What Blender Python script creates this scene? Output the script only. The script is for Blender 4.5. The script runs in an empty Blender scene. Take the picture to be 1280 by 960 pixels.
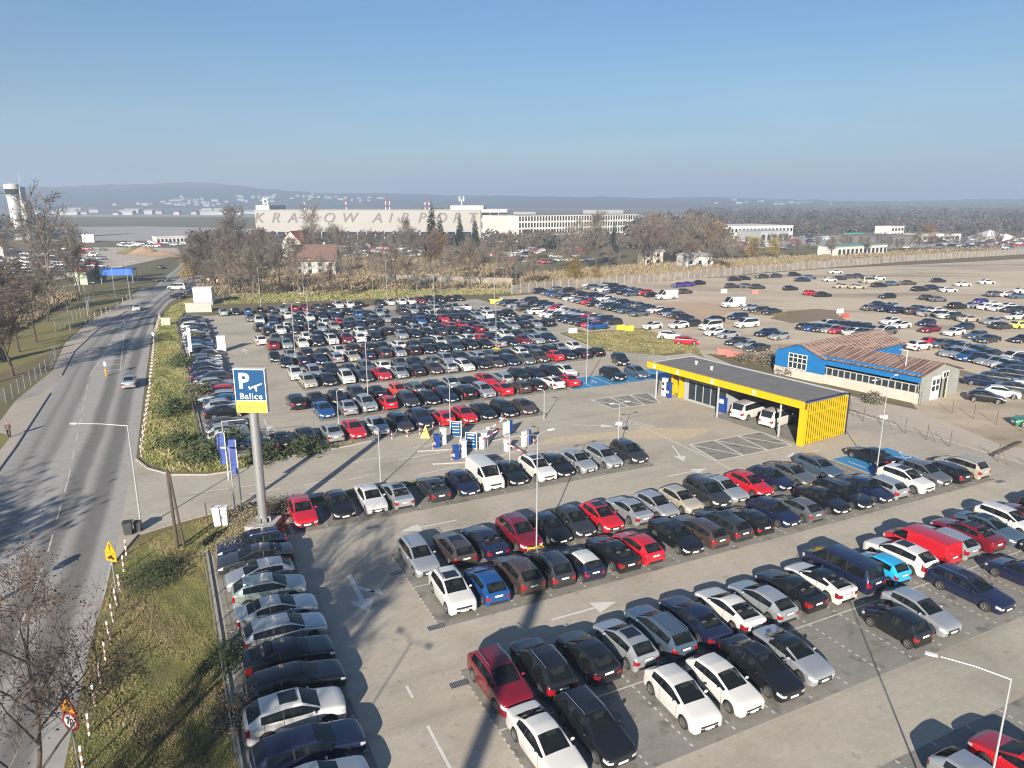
import bpy, bmesh, math, random
import numpy as np
from mathutils import Vector, Matrix

R = math.radians
rnd = random.Random(7)
S = bpy.context.scene
COL = S.collection

# ------------------------------------------------------------------ camera, sky, sun, exposure
CAM_H, FPX, YH = 24.0, 900.0, 252.0            # metres, focal length and horizon row for a 1280 px wide picture
TH = math.atan((480 - YH) / FPX)
cam_d = bpy.data.cameras.new('camera'); cam = bpy.data.objects.new('camera', cam_d); COL.objects.link(cam)
cam_d.sensor_fit = 'HORIZONTAL'; cam_d.sensor_width = 36.0; cam_d.lens = FPX / 1280 * 36.0
cam_d.clip_start = 0.5; cam_d.clip_end = 30000
cam.location = (0, 0, CAM_H); cam.rotation_euler = (math.pi / 2 - TH, 0, 0)
S.camera = cam

SUN_EL, SHADOW_AZ = R(20.0), R(13.5)           # shadows run away from the camera and a little to the right
W = bpy.data.worlds.new('World'); S.world = W; W.use_nodes = True
nt = W.node_tree
sky = nt.nodes.new('ShaderNodeTexSky'); sky.sky_type = 'NISHITA'; sky.sun_disc = False
sky.sun_elevation = SUN_EL; sky.sun_rotation = math.pi + SHADOW_AZ
sky.altitude = 200; sky.air_density = 1.0; sky.dust_density = 0.6; sky.ozone_density = 1.6
bg = nt.nodes['Background']; bg.inputs['Strength'].default_value = 0.05
tint = nt.nodes.new('ShaderNodeMix'); tint.data_type = 'RGBA'; tint.blend_type = 'MULTIPLY'; tint.inputs['Factor'].default_value = 1.0
tint.inputs['B'].default_value = (0.52, 0.70, 0.93, 1)          # cool, slightly hazy winter sky
wtc = nt.nodes.new('ShaderNodeTexCoord'); wsx = nt.nodes.new('ShaderNodeSeparateXYZ'); nt.links.new(wtc.outputs['Generated'], wsx.inputs[0])
wr = nt.nodes.new('ShaderNodeValToRGB'); we = wr.color_ramp.elements      # the dirty layer low over the land dims and greys the lowest sky
we[0].position, we[0].color = 0.0, (0.68, 0.68, 0.74, 1); we[1].position, we[1].color = 0.27, (0.86, 0.98, 0.98, 1)
w2_ = we.new(0.145); w2_.color = (0.97, 0.94, 0.84, 1); w3_ = we.new(0.06); w3_.color = (0.86, 0.83, 0.80, 1)
wm = nt.nodes.new('ShaderNodeMix'); wm.data_type = 'RGBA'; wm.blend_type = 'MULTIPLY'; wm.inputs['Factor'].default_value = 1.0
nt.links.new(wsx.outputs['Z'], wr.inputs['Fac']); nt.links.new(sky.outputs['Color'], wm.inputs['A']); nt.links.new(wr.outputs['Color'], wm.inputs['B'])
wmp = nt.nodes.new('ShaderNodeMapping'); wmp.inputs['Scale'].default_value = (1.2, 1.2, 11.0); wn_ = nt.nodes.new('ShaderNodeTexNoise'); wn_.inputs['Scale'].default_value = 2.2; wn_.inputs['Detail'].default_value = 5   # thin uneven veil
nt.links.new(wtc.outputs['Generated'], wmp.inputs['Vector']); nt.links.new(wmp.outputs['Vector'], wn_.inputs['Vector'])
wv = nt.nodes.new('ShaderNodeValToRGB'); wv.color_ramp.elements[0].position = 0.45; wv.color_ramp.elements[0].color = (0, 0, 0, 1); wv.color_ramp.elements[1].position = 0.80; wv.color_ramp.elements[1].color = (1, 1, 1, 1)
nt.links.new(wn_.outputs['Fac'], wv.inputs['Fac'])
wz = nt.nodes.new('ShaderNodeMix'); wz.data_type = 'RGBA'; wz.blend_type = 'MULTIPLY'; wz.inputs['B'].default_value = (1.22, 1.10, 1.03, 1)
nt.links.new(wv.outputs['Color'], wz.inputs[0]); nt.links.new(wm.outputs['Result'], wz.inputs['A']); nt.links.new(wz.outputs['Result'], tint.inputs['A']); nt.links.new(tint.outputs['Result'], bg.inputs['Color'])
sun_d = bpy.data.lights.new('sun', 'SUN'); sun = bpy.data.objects.new('sun', sun_d); COL.objects.link(sun)
sun_d.energy = 5.0; sun_d.angle = R(0.5); sun_d.color = (1.0, 0.90, 0.76)
ldir = Vector((math.sin(SHADOW_AZ) * math.cos(SUN_EL), math.cos(SHADOW_AZ) * math.cos(SUN_EL), -math.sin(SUN_EL)))
sun.rotation_euler = ldir.to_track_quat('-Z', 'Y').to_euler()
S.view_settings.view_transform = 'Standard'; S.view_settings.look = 'None'
S.view_settings.gamma = 1.0; S.view_settings.exposure = 1.35; S.view_settings.use_curve_mapping = False
S.render.engine = 'CYCLES'
C = S.cycles
C.use_denoising = True; C.max_bounces = 6; C.diffuse_bounces = 2; C.glossy_bounces = 3; C.transmission_bounces = 4
C.volume_bounces = 1; C.transparent_max_bounces = 8; C.sample_clamp_indirect = 6.0; C.caustics_reflective = False; C.caustics_refractive = False
C.use_adaptive_sampling = False; C.filter_width = 1.15

# ------------------------------------------------------------------ where things stand
LA = R(26.0); CA, SA = math.cos(LA), math.sin(LA)
def P(u, v, z=0.0):
    """Point of the place at height z seen at pixel (u, v) of the 1280x960 photograph."""
    x = (u - 640) / FPX; y = -(v - 480) / FPX
    dy = math.cos(TH) + y * math.sin(TH); dz = -math.sin(TH) + y * math.cos(TH)
    t = (z - CAM_H) / dz
    return Vector((x * t, dy * t, z))
def PXY(u, v): q = P(u, v); return (q.x, q.y)
def proj(p):
    cz = p[1] * math.cos(TH) - (p[2] - CAM_H) * math.sin(TH); cy = p[1] * math.sin(TH) + (p[2] - CAM_H) * math.cos(TH)
    return (640 + FPX * p[0] / cz, 480 - FPX * cy / cz, cz)
def L(a, b, z=0.0): return Vector((a * CA - b * SA, a * SA + b * CA, z))   # car-park grid: a along the rows, b away across them
def AB(p): return (p[0] * CA + p[1] * SA, -p[0] * SA + p[1] * CA)
def a_at(u, b):
    """grid a of the point on grid line b that shows at pixel column u"""
    lo, hi = -30.0, 140.0
    for _ in range(50):
        m = (lo + hi) / 2
        if proj(L(m, b))[0] < u: lo = m
        else: hi = m
    return lo

# ------------------------------------------------------------------ materials
MATS = {}
def new_mat(name):
    m = bpy.data.materials.new(name); m.use_nodes = True
    return m, m.node_tree, m.node_tree.nodes['Principled BSDF']
def mat(name, col, rough=0.6, metal=0.0, var=0.12, scale=3.0, bump=0.0, coat=0.0, spec=0.5):
    """plain surface whose colour wanders a little with a noise texture"""
    if name in MATS: return MATS[name]
    m, t, b = new_mat(name)
    b.inputs['Roughness'].default_value = rough; b.inputs['Metallic'].default_value = metal
    b.inputs['Coat Weight'].default_value = coat; b.inputs['Coat Roughness'].default_value = 0.04
    b.inputs['Specular IOR Level'].default_value = spec
    tc = t.nodes.new('ShaderNodeTexCoord'); n = t.nodes.new('ShaderNodeTexNoise')
    n.inputs['Scale'].default_value = scale; n.inputs['Detail'].default_value = 5; n.inputs['Roughness'].default_value = 0.65
    t.links.new(tc.outputs['Object'], n.inputs['Vector'])
    cr = t.nodes.new('ShaderNodeValToRGB'); e = cr.color_ramp.elements
    e[0].position, e[1].position = 0.25, 0.75
    e[0].color = tuple(max(0, c * (1 - var)) for c in col) + (1,); e[1].color = tuple(min(1, c * (1 + var)) for c in col) + (1,)
    t.links.new(n.outputs['Fac'], cr.inputs['Fac']); t.links.new(cr.outputs['Color'], b.inputs['Base Color'])
    if bump:
        bp = t.nodes.new('ShaderNodeBump'); bp.inputs['Strength'].default_value = bump; bp.inputs['Distance'].default_value = 0.05
        t.links.new(n.outputs['Fac'], bp.inputs['Height']); t.links.new(bp.outputs['Normal'], b.inputs['Normal'])
    MATS[name] = m; return m
def patchy(name, stops, scales=(0.03, 0.35, 6.0), rough=0.9, bump=0.3, mixw=(0.55, 0.3, 0.15), coord='Object', extra=None):
    """ground cover: three noise octaves at ground scale drive a colour ramp"""
    m, t, b = new_mat(name)
    b.inputs['Roughness'].default_value = rough; b.inputs['Specular IOR Level'].default_value = 0.25
    tc = t.nodes.new('ShaderNodeTexCoord'); acc = None
    for sc, w in zip(scales, mixw):
        n = t.nodes.new('ShaderNodeTexNoise'); n.inputs['Scale'].default_value = sc; n.inputs['Detail'].default_value = 6
        n.inputs['Roughness'].default_value = 0.62
        t.links.new(tc.outputs[coord], n.inputs['Vector'])
        mu = t.nodes.new('ShaderNodeMath'); mu.operation = 'MULTIPLY'; mu.inputs[1].default_value = w
        t.links.new(n.outputs['Fac'], mu.inputs[0])
        if acc is None: acc = mu
        else:
            ad = t.nodes.new('ShaderNodeMath'); ad.operation = 'ADD'
            t.links.new(acc.outputs[0], ad.inputs[0]); t.links.new(mu.outputs[0], ad.inputs[1]); acc = ad
    cr = t.nodes.new('ShaderNodeValToRGB'); el = cr.color_ramp.elements
    while len(el) < len(stops): el.new(0.5)
    for e, (p, c) in zip(el, stops): e.position = p; e.color = tuple(c) + (1,)
    t.links.new(acc.outputs[0], cr.inputs['Fac'])
    out = cr.outputs['Color']
    if extra: out = extra(t, tc, out)
    t.links.new(out, b.inputs['Base Color'])
    if bump:
        bp = t.nodes.new('ShaderNodeBump'); bp.inputs['Strength'].default_value = bump; bp.inputs['Distance'].default_value = 0.08
        t.links.new(acc.outputs[0], bp.inputs['Height']); t.links.new(bp.outputs['Normal'], b.inputs['Normal'])
    MATS[name] = m; return m
def glass(name, col=(0.012, 0.016, 0.02), rough=0.04):
    return mat(name, col, rough, 0.0, 0.25, 1.3, spec=0.5)

def add_stain(scale, lo, hi, dark, vec_scale=(1, 1, 1), rot=0.0):
    """worn darker patches multiplied over a base colour"""
    def f(t, tc, out):
        mp = t.nodes.new('ShaderNodeMapping'); mp.inputs['Scale'].default_value = vec_scale; mp.inputs['Rotation'].default_value = (0, 0, rot)
        t.links.new(tc.outputs['Object'], mp.inputs['Vector'])
        n = t.nodes.new('ShaderNodeTexNoise'); n.inputs['Scale'].default_value = scale; n.inputs['Detail'].default_value = 4
        t.links.new(mp.outputs['Vector'], n.inputs['Vector'])
        cr = t.nodes.new('ShaderNodeValToRGB'); e = cr.color_ramp.elements
        e[0].position, e[1].position = lo, hi; e[0].color = (1, 1, 1, 1); e[1].color = (dark, dark, dark * 0.98, 1)
        t.links.new(n.outputs['Fac'], cr.inputs['Fac'])
        mx = t.nodes.new('ShaderNodeMix'); mx.data_type = 'RGBA'; mx.blend_type = 'MULTIPLY'; mx.inputs['Factor'].default_value = 1
        t.links.new(out, mx.inputs['A']); t.links.new(cr.outputs['Color'], mx.inputs['B'])
        return mx.outputs['Result']
    return f
def chain(*fs):
    def f(t, tc, out):
        for g in fs: out = g(t, tc, out)
        return out
    return f
def tracks(scale, lo, hi, dark, stretch, rot):
    """faint tyre bands: noise stretched along the lanes"""
    def f(t, tc, out):
        mp = t.nodes.new('ShaderNodeMapping'); mp.vector_type = 'TEXTURE'; mp.inputs['Scale'].default_value = (stretch, 1, 1); mp.inputs['Rotation'].default_value = (0, 0, rot)
        t.links.new(tc.outputs['Object'], mp.inputs['Vector'])
        n = t.nodes.new('ShaderNodeTexNoise'); n.inputs['Scale'].default_value = scale; n.inputs['Detail'].default_value = 3
        t.links.new(mp.outputs['Vector'], n.inputs['Vector'])
        cr = t.nodes.new('ShaderNodeValToRGB'); e = cr.color_ramp.elements
        e[0].position, e[1].position = lo, hi; e[0].color = (1, 1, 1, 1); e[1].color = (dark, dark, dark, 1)
        t.links.new(n.outputs['Fac'], cr.inputs['Fac'])
        mx = t.nodes.new('ShaderNodeMix'); mx.data_type = 'RGBA'; mx.blend_type = 'MULTIPLY'; mx.inputs['Factor'].default_value = 1
        t.links.new(out, mx.inputs['A']); t.links.new(cr.outputs['Color'], mx.inputs['B']); return mx.outputs['Result']
    return f
def blocks(cell, mortar=0.85, after=None):
    """paving-block joints along the grid of the car park"""
    def f(t, tc, out):
        mp = t.nodes.new('ShaderNodeMapping'); mp.inputs['Rotation'].default_value = (0, 0, -LA)
        t.links.new(tc.outputs['Object'], mp.inputs['Vector'])
        br = t.nodes.new('ShaderNodeTexBrick'); br.inputs['Scale'].default_value = 1.0
        br.inputs['Brick Width'].default_value = cell * 2; br.inputs['Row Height'].default_value = cell; br.inputs['Mortar Size'].default_value = cell * 0.06
        br.inputs['Color1'].default_value = (1, 1, 1, 1); br.inputs['Color2'].default_value = (0.90, 0.90, 0.90, 1); br.inputs['Mortar'].default_value = (mortar,) * 3 + (1,)
        t.links.new(mp.outputs['Vector'], br.inputs['Vector'])
        mx = t.nodes.new('ShaderNodeMix'); mx.data_type = 'RGBA'; mx.blend_type = 'MULTIPLY'; mx.inputs['Factor'].default_value = 1
        t.links.new(out, mx.inputs['A']); t.links.new(br.outputs['Color'], mx.inputs['B'])
        o = mx.outputs['Result']
        return after(t, tc, o) if after else o
    return f

# ------------------------------------------------------------------ objects
def link(o, parent=None):
    COL.objects.link(o)
    if parent is not None: o.parent = parent
    return o
def tag(o, label=None, cat=None, group=None, kind=None):
    if label: o['label'] = label
    if cat: o['category'] = cat
    if group: o['group'] = group
    if kind: o['kind'] = kind
    return o
def thing(name, label, cat, loc=(0, 0, 0), rz=0.0, group=None):
    o = bpy.data.objects.new(name, None); o.empty_display_size = 0.3; link(o)
    o.location = loc; o.rotation_euler = (0, 0, rz)
    return tag(o, label, cat, group)
def inst(name, mesh, parent=None, loc=None, rz=None):
    o = bpy.data.objects.new(name, mesh); link(o, parent)
    if loc is not None: o.location = loc
    if rz is not None: o.rotation_euler = (0, 0, rz)
    return o
class MB:
    """collects faces; build() links them as ONE mesh object"""
    def __init__(s): s.v = []; s.f = []; s.m = []; s.mi = 0
    def face(s, pts, mi=None):
        k = len(s.v); s.v += [tuple(p) for p in pts]; s.f.append(tuple(range(k, k + len(pts)))); s.m.append(s.mi if mi is None else mi)
    def raw(s, vs, fs, mi=None):
        k = len(s.v); s.v += [tuple(p) for p in vs]; s.f += [tuple(i + k for i in f) for f in fs]; s.m += [s.mi if mi is None else mi] * len(fs)
    def box(s, c, d, rz=0.0, mi=None, rx=0.0, ry=0.0):
        M = Matrix.Translation(c) @ Matrix.Rotation(rz, 4, 'Z') @ Matrix.Rotation(ry, 4, 'Y') @ Matrix.Rotation(rx, 4, 'X')
        h = [x / 2 for x in d]
        vs = [M @ Vector((sx * h[0], sy * h[1], sz * h[2])) for sz in (-1, 1) for sx, sy in ((-1, -1), (1, -1), (1, 1), (-1, 1))]
        s.raw(vs, [(3, 2, 1, 0), (4, 5, 6, 7), (0, 1, 5, 4), (1, 2, 6, 5), (2, 3, 7, 6), (3, 0, 4, 7)], mi)
    def tube(s, p0, p1, r0, r1=None, n=8, caps=True, mi=None):
        r1 = r0 if r1 is None else r1; p0 = Vector(p0); p1 = Vector(p1); d = (p1 - p0)
        if d.length < 1e-6: return
        q = d.normalized().to_track_quat('Z', 'Y')
        vs = []
        for p, r in ((p0, r0), (p1, r1)):
            for i in range(n):
                a = 2 * math.pi * i / n; vs.append(p + q @ Vector((r * math.cos(a), r * math.sin(a), 0)))
        fs = [(i, (i + 1) % n, n + (i + 1) % n, n + i) for i in range(n)]
        if caps: fs += [tuple(reversed(range(n))), tuple(range(n, 2 * n))]
        s.raw(vs, fs, mi)
    def path(s, pts, rs, n=6, mi=None):
        for i in range(len(pts) - 1): s.tube(pts[i], pts[i + 1], rs[i], rs[i + 1], n, True, mi)
    def prism(s, poly, z0, z1, mi=None, bottom=False):
        n = len(poly); vs = [(p[0], p[1], z0) for p in poly] + [(p[0], p[1], z1) for p in poly]
        fs = [(i, (i + 1) % n, n + (i + 1) % n, n + i) for i in range(n)] + [tuple(range(n, 2 * n))]
        if bottom: fs.append(tuple(reversed(range(n))))
        s.raw(vs, fs, mi)
    def lathe(s, prof, n=16, mi=None, axis='Z'):
        vs = []
        for r, z in prof:
            for i in range(n):
                a = 2 * math.pi * i / n
                p = (r * math.cos(a), r * math.sin(a), z)
                vs.append(p if axis == 'Z' else (p[0], p[2], p[1]))
        fs = []
        for k in range(len(prof) - 1):
            for i in range(n):
                j = (i + 1) % n
                q = (k * n + i, k * n + j, (k + 1) * n + j, (k + 1) * n + i)
                fs.append(q if axis == 'Z' else q[::-1])
        s.raw(vs, fs, mi)
    def mesh(s, name, mats, smooth=False):
        me = bpy.data.meshes.new(name); me.from_pydata(s.v, [], s.f)
        mats = mats if isinstance(mats, (list, tuple)) else [mats]
        for m in mats: me.materials.append(m)
        if len(mats) > 1: me.polygons.foreach_set('material_index', s.m)
        if smooth: me.polygons.foreach_set('use_smooth', [True] * len(s.f))
        me.update(); return me
    def build(s, name, mats, parent=None, loc=None, rz=None, smooth=False):
        return inst(name, s.mesh(name, mats, smooth), parent, loc, rz)
def sheet(name, poly, z, m, kind='structure'):
    """flat polygon lying on the ground (any outline)"""
    bm = bmesh.new(); vs = [bm.verts.new((p[0], p[1], z)) for p in poly]
    f = bm.faces.new(vs); f.normal_update()
    if f.normal.z < 0: f.normal_flip()
    bmesh.ops.triangulate(bm, faces=bm.faces[:])
    me = bpy.data.meshes.new(name); bm.to_mesh(me); bm.free(); me.materials.append(m)
    return tag(inst(name, me), kind=kind)
def text_mb(txt, size, ext=0.0, shear=0.0, space=1.0, bold=0.0):
    cu = bpy.data.curves.new('lettering', 'FONT'); cu.body = txt; cu.size = size; cu.align_x = 'CENTER'; cu.align_y = 'CENTER'
    cu.extrude = ext; cu.shear = shear; cu.space_character = space; cu.offset = bold; cu.resolution_u = 3
    o = bpy.data.objects.new('lettering', cu); COL.objects.link(o)
    dg = bpy.context.evaluated_depsgraph_get(); dg.update()
    me = bpy.data.meshes.new_from_object(o.evaluated_get(dg))
    vs = [v.co.copy() for v in me.vertices]; fs = [tuple(p.vertices) for p in me.polygons]
    bpy.data.objects.remove(o); bpy.data.curves.remove(cu); bpy.data.meshes.remove(me)
    return vs, fs
def ordinal(n):
    w = ['', 'first', 'second', 'third', 'fourth', 'fifth', 'sixth', 'seventh', 'eighth', 'ninth', 'tenth', 'eleventh', 'twelfth', 'thirteenth', 'fourteenth', 'fifteenth',
         'sixteenth', 'seventeenth', 'eighteenth', 'nineteenth', 'twentieth']
    if n < len(w): return w[n]
    return '%d%s' % (n, {1: 'st', 2: 'nd', 3: 'rd'}.get(n % 10, 'th') if n % 100 not in (11, 12, 13) else 'th')
# ------------------------------------------------------------------ ground and paving
m_ground = patchy('field_grass', [(0.30, (0.105, 0.080, 0.050)), (0.45, (0.150, 0.122, 0.070)), (0.58, (0.125, 0.120, 0.055)), (0.72, (0.21, 0.17, 0.11))], (0.012, 0.12, 3.0))
m_verge = patchy('verge_grass', [(0.30, (0.10, 0.072, 0.044)), (0.46, (0.16, 0.125, 0.062)), (0.58, (0.13, 0.13, 0.045)), (0.72, (0.22, 0.175, 0.095))], (0.18, 0.9, 9.0), bump=0.6)
m_lawn = patchy('short_grass', [(0.30, (0.15, 0.118, 0.055)), (0.5, (0.185, 0.165, 0.062)), (0.72, (0.25, 0.20, 0.105))], (0.1, 0.8, 9.0), bump=0.5)
m_pave = patchy('block_paving', [(0.30, (0.34, 0.305, 0.255)), (0.5, (0.41, 0.368, 0.305)), (0.70, (0.455, 0.412, 0.345))], (0.05, 0.5, 5.0), rough=0.85, bump=0.1,
                extra=blocks(0.2, 0.86, chain(add_stain(0.13, 0.50, 0.70, 0.82), tracks(0.55, 0.52, 0.72, 0.84, 22, LA), add_stain(1.6, 0.64, 0.70, 0.80))))
m_bay = patchy('bay_blocks', [(0.30, (0.18, 0.172, 0.153)), (0.5, (0.235, 0.223, 0.198)), (0.70, (0.285, 0.27, 0.24))], (0.15, 0.8, 6.0), rough=0.85, bump=0.12,
               extra=blocks(0.2, 0.8, add_stain(0.9, 0.55, 0.68, 0.62)))
m_gravel = patchy('gravel', [(0.30, (0.25, 0.195, 0.135)), (0.42, (0.42, 0.345, 0.255)), (0.58, (0.50, 0.425, 0.325)), (0.74, (0.56, 0.49, 0.39))], (0.022, 0.25, 7.0), bump=0.4,
                  extra=add_stain(0.05, 0.5, 0.66, 0.62, (0.35, 1.6, 1), R(-12)))
m_sandy = patchy('sandy_track', [(0.30, (0.34, 0.295, 0.235)), (0.5, (0.41, 0.36, 0.295)), (0.72, (0.46, 0.41, 0.345))], (0.1, 0.8, 10.0), bump=0.35)
m_pave2 = patchy('pavement_slabs', [(0.30, (0.31, 0.27, 0.23)), (0.7, (0.41, 0.365, 0.315))], (0.1, 0.8, 6.0), bump=0.15)
m_apron = patchy('apron_concrete', [(0.30, (0.24, 0.235, 0.225)), (0.7, (0.36, 0.35, 0.33))], (0.006, 0.05, 0.6), bump=0)
m_white = mat('marking_white', (0.58, 0.56, 0.52), 0.7, var=0.22, scale=6)
m_faint = mat('marking_worn', (0.46, 0.44, 0.395), 0.8, var=0.2, scale=6)
m_blue = mat('marking_blue', (0.035, 0.20, 0.40), 0.6, var=0.14, scale=2)
m_yel_pave = mat('marking_yellow', (0.45, 0.375, 0.255), 0.8, var=0.2, scale=2)
m_grate = mat('cast_iron', (0.03, 0.03, 0.03), 0.6, 0.3)
m_kerb = mat('kerb_concrete', (0.30, 0.285, 0.26), 0.85, var=0.2, scale=2)

# one ground sheet out to the horizon
def disc(name, rads, n, z, m):
    vs = [(0, 0, z)]; fs = []
    for k, r in enumerate(rads):
        for i in range(n): vs.append((r * math.cos(2 * math.pi * i / n), r * math.sin(2 * math.pi * i / n), z))
    for i in range(n): fs.append((0, 1 + i, 1 + (i + 1) % n))
    for k in range(len(rads) - 1):
        a0 = 1 + k * n; a1 = a0 + n
        for i in range(n): fs.append((a0 + i, a1 + i, a1 + (i + 1) % n, a0 + (i + 1) % n))
    me = bpy.data.meshes.new(name); me.from_pydata(vs, [], fs); me.materials.append(m); me.update()
    return tag(inst(name, me), kind='structure')
disc('ground', (60, 200, 600, 2000, 7500), 64, 0.0, m_ground)

sheet('gravel_yard', [L(72, 96), L(84, 84), P(1120, 480), P(1150, 516), P(1215, 546), P(1290, 585), P(1420, 650), (230, 90), (330, 330), P(1290, 323), P(1180, 329), P(1030, 336), P(860, 349), P(760, 358), P(690, 366), P(622, 371), L(72, 140)], 0.004, m_gravel)
m_earth = patchy('brown_earth', [(0.3, (.13, .10, .065)), (0.5, (.20, .155, .10)), (0.7, (.27, .215, .15))], (0.06, 0.5, 5), bump=0.4)
m_redsand = patchy('red_sand', [(0.3, (.36, .25, .165)), (0.7, (.47, .35, .25))], (0.05, 0.5, 5), bump=0.3)
sheet('earth_patch', [P(*q) for q in [(962, 398), (985, 389), (1022, 386), (1042, 388), (1050, 396), (1060, 401), (1025, 401), (990, 404)]], 0.007, m_earth)
sheet('earth_patch', [P(*q) for q in [(815, 384), (850, 378), (885, 378), (912, 388), (905, 396), (870, 402), (835, 400), (812, 394)]], 0.0075, m_redsand)
sheet('earth_patch', [P(*q) for q in [(1165, 452), (1215, 466), (1280, 480), (1320, 500), (1280, 500), (1222, 478), (1190, 466)]], 0.0085, m_earth)
sheet('sandy_track', [L(70.5, 91), L(72.5, 60), L(71.5, 40), L(71.5, -20), L(90, -20), L(80.5, 30), P(1250, 556), P(1150, 513), P(1060, 494), P(1000, 484), P(940, 466), L(79, 91)], 0.008, m_sandy)
sheet('car_park', [L(1.0, -25), L(71.5, -25), L(71.5, 60), L(71.5, 92), L(64.5, 99), L(66.2, 116), L(73, 118), L(73, 150), L(72, 168), L(3.0, 168), L(2.4, 70.6), L(9, 70.6), L(18, 69.8), L(18, 57.2), L(6.8, 57.4), L(6.8, 51.4), L(1.0, 51.4)], 0.012, m_pave)
sheet('entry_road', [P(168, 573), P(185, 585), P(215, 593), P(260, 593), P(300, 587), P(350, 572), P(420, 560), L(18.05, 69.8), L(18.05, 57.2), L(6.8, 57.5), P(332, 625), P(292, 635), P(232, 651), P(172, 669), P(140, 706)], 0.009, m_pave)

# the main road is a ribbon so that its wheel tracks follow its bends
def road_mat():
    m, t, b = new_mat('worn_asphalt'); b.inputs['Roughness'].default_value = 0.75; b.inputs['Specular IOR Level'].default_value = 0.3
    tc = t.nodes.new('ShaderNodeTexCoord'); sx = t.nodes.new('ShaderNodeSeparateXYZ'); t.links.new(tc.outputs['UV'], sx.inputs[0])
    n0 = t.nodes.new('ShaderNodeTexNoise'); n0.inputs['Scale'].default_value = 0.08; t.links.new(tc.outputs['Object'], n0.inputs['Vector'])
    ad = t.nodes.new('ShaderNodeMath'); ad.operation = 'MULTIPLY_ADD'; ad.inputs[1].default_value = 0.05
    t.links.new(n0.outputs['Fac'], ad.inputs[0]); t.links.new(sx.outputs['X'], ad.inputs[2])
    cr = t.nodes.new('ShaderNodeValToRGB'); cr.color_ramp.interpolation = 'EASE'; e = cr.color_ramp.elements
    D, Lt, Md = 0.165, 0.345, 0.29
    pts = [(0.0, Lt), (0.10, Md), (0.16, D + .05), (0.22, Md), (0.33, D + .05), (0.40, Lt), (0.52, Lt), (0.60, D), (0.66, D + .02), (0.71, Lt - .02), (0.80, D), (0.86, D + .01), (0.92, Lt), (1.0, Lt)]
    while len(e) < len(pts): e.new(0.5)
    for q, (p, g) in zip(e, pts): q.position = min(1, p + 0.025 if 0 < p < 1 else p); q.color = (g, g * 0.955, g * 0.90, 1)
    t.links.new(ad.outputs[0], cr.inputs['Fac'])
    n = t.nodes.new('ShaderNodeTexNoise'); n.inputs['Scale'].default_value = 1.2; n.inputs['Detail'].default_value = 8; t.links.new(tc.outputs['Object'], n.inputs['Vector'])
    c2 = t.nodes.new('ShaderNodeValToRGB'); c2.color_ramp.elements[0].color = (0.74, 0.74, 0.74, 1); c2.color_ramp.elements[1].color = (1.12, 1.12, 1.12, 1)
    t.links.new(n.outputs['Fac'], c2.inputs['Fac'])
    mx = t.nodes.new('ShaderNodeMix'); mx.data_type = 'RGBA'; mx.blend_type = 'MULTIPLY'; mx.inputs['Factor'].default_value = 1
    t.links.new(cr.outputs['Color'], mx.inputs['A']); t.links.new(c2.outputs['Color'], mx.inputs['B']); t.links.new(mx.outputs['Result'], b.inputs['Base Color'])
    return m
m_road = road_mat()
def ribbon(name, left, right, z, m, sub=4, kind='structure'):
    l2, r2 = [], []
    for i in range(len(left) - 1):
        for k in range(sub):
            f = k / sub
            l2.append(Vector(left[i]).lerp(Vector(left[i + 1]), f)); r2.append(Vector(right[i]).lerp(Vector(right[i + 1]), f))
    l2.append(Vector(left[-1])); r2.append(Vector(right[-1]))
    me = bpy.data.meshes.new(name); nn = len(l2); vs = []; nc = 8
    for a, b in zip(l2, r2):
        for k in range(nc + 1):
            q = a.lerp(b, k / nc); vs.append((q[0], q[1], z))
    fs = []; uv = []; d = 0
    for i in range(nn - 1):
        d2 = d + ((l2[i + 1] - l2[i]).length + (r2[i + 1] - r2[i]).length) / 2
        for k in range(nc):
            fs.append((i * (nc + 1) + k, i * (nc + 1) + k + 1, (i + 1) * (nc + 1) + k + 1, (i + 1) * (nc + 1) + k))
            uv += [(k / nc, d), ((k + 1) / nc, d), ((k + 1) / nc, d2), (k / nc, d2)]
        d = d2
    me.from_pydata(vs, [], fs); ul = me.uv_layers.new(name='UVMap')
    ul.data.foreach_set('uv', [c for q in uv for c in q]); me.materials.append(m); me.update()
    return tag(inst(name, me), kind=kind)
RL = [(-30, 5), (-35, 30), PXY(-40, 640), PXY(18, 560), PXY(62, 492), PXY(92, 440), PXY(122, 412), PXY(158, 389), PXY(184, 368), PXY(207, 346), PXY(222, 334), PXY(231, 325)]
RR = [(-12, 5), PXY(80, 960), PXY(112, 810), PXY(140, 702), PXY(170, 575), PXY(181, 480), PXY(188, 430), PXY(193, 400), PXY(212, 378), PXY(246, 360), PXY(258, 345), PXY(246, 325)]
ribbon('main_road', [Vector((x, y, 0)) for x, y in RL], [Vector((x, y, 0)) for x, y in RR], 0.006, m_road)
ribbon('back_road', [P(230, 342), P(300, 347), P(420, 352), P(560, 358), P(640, 360)], [P(250, 357), P(300, 354), P(420, 357), P(560, 362), P(640, 363)], 0.010, m_pave2)
ribbon('pavement', [P(-60, 600), P(-10, 540), P(20, 500), P(66, 463), P(82, 428), P(112, 402), P(150, 380), P(178, 360)], [P(-60, 665), P(18, 560), P(62, 492), P(92, 440), P(122, 412), P(158, 389), P(184, 368), P(190, 362)], 0.010, m_pave2)
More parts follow.
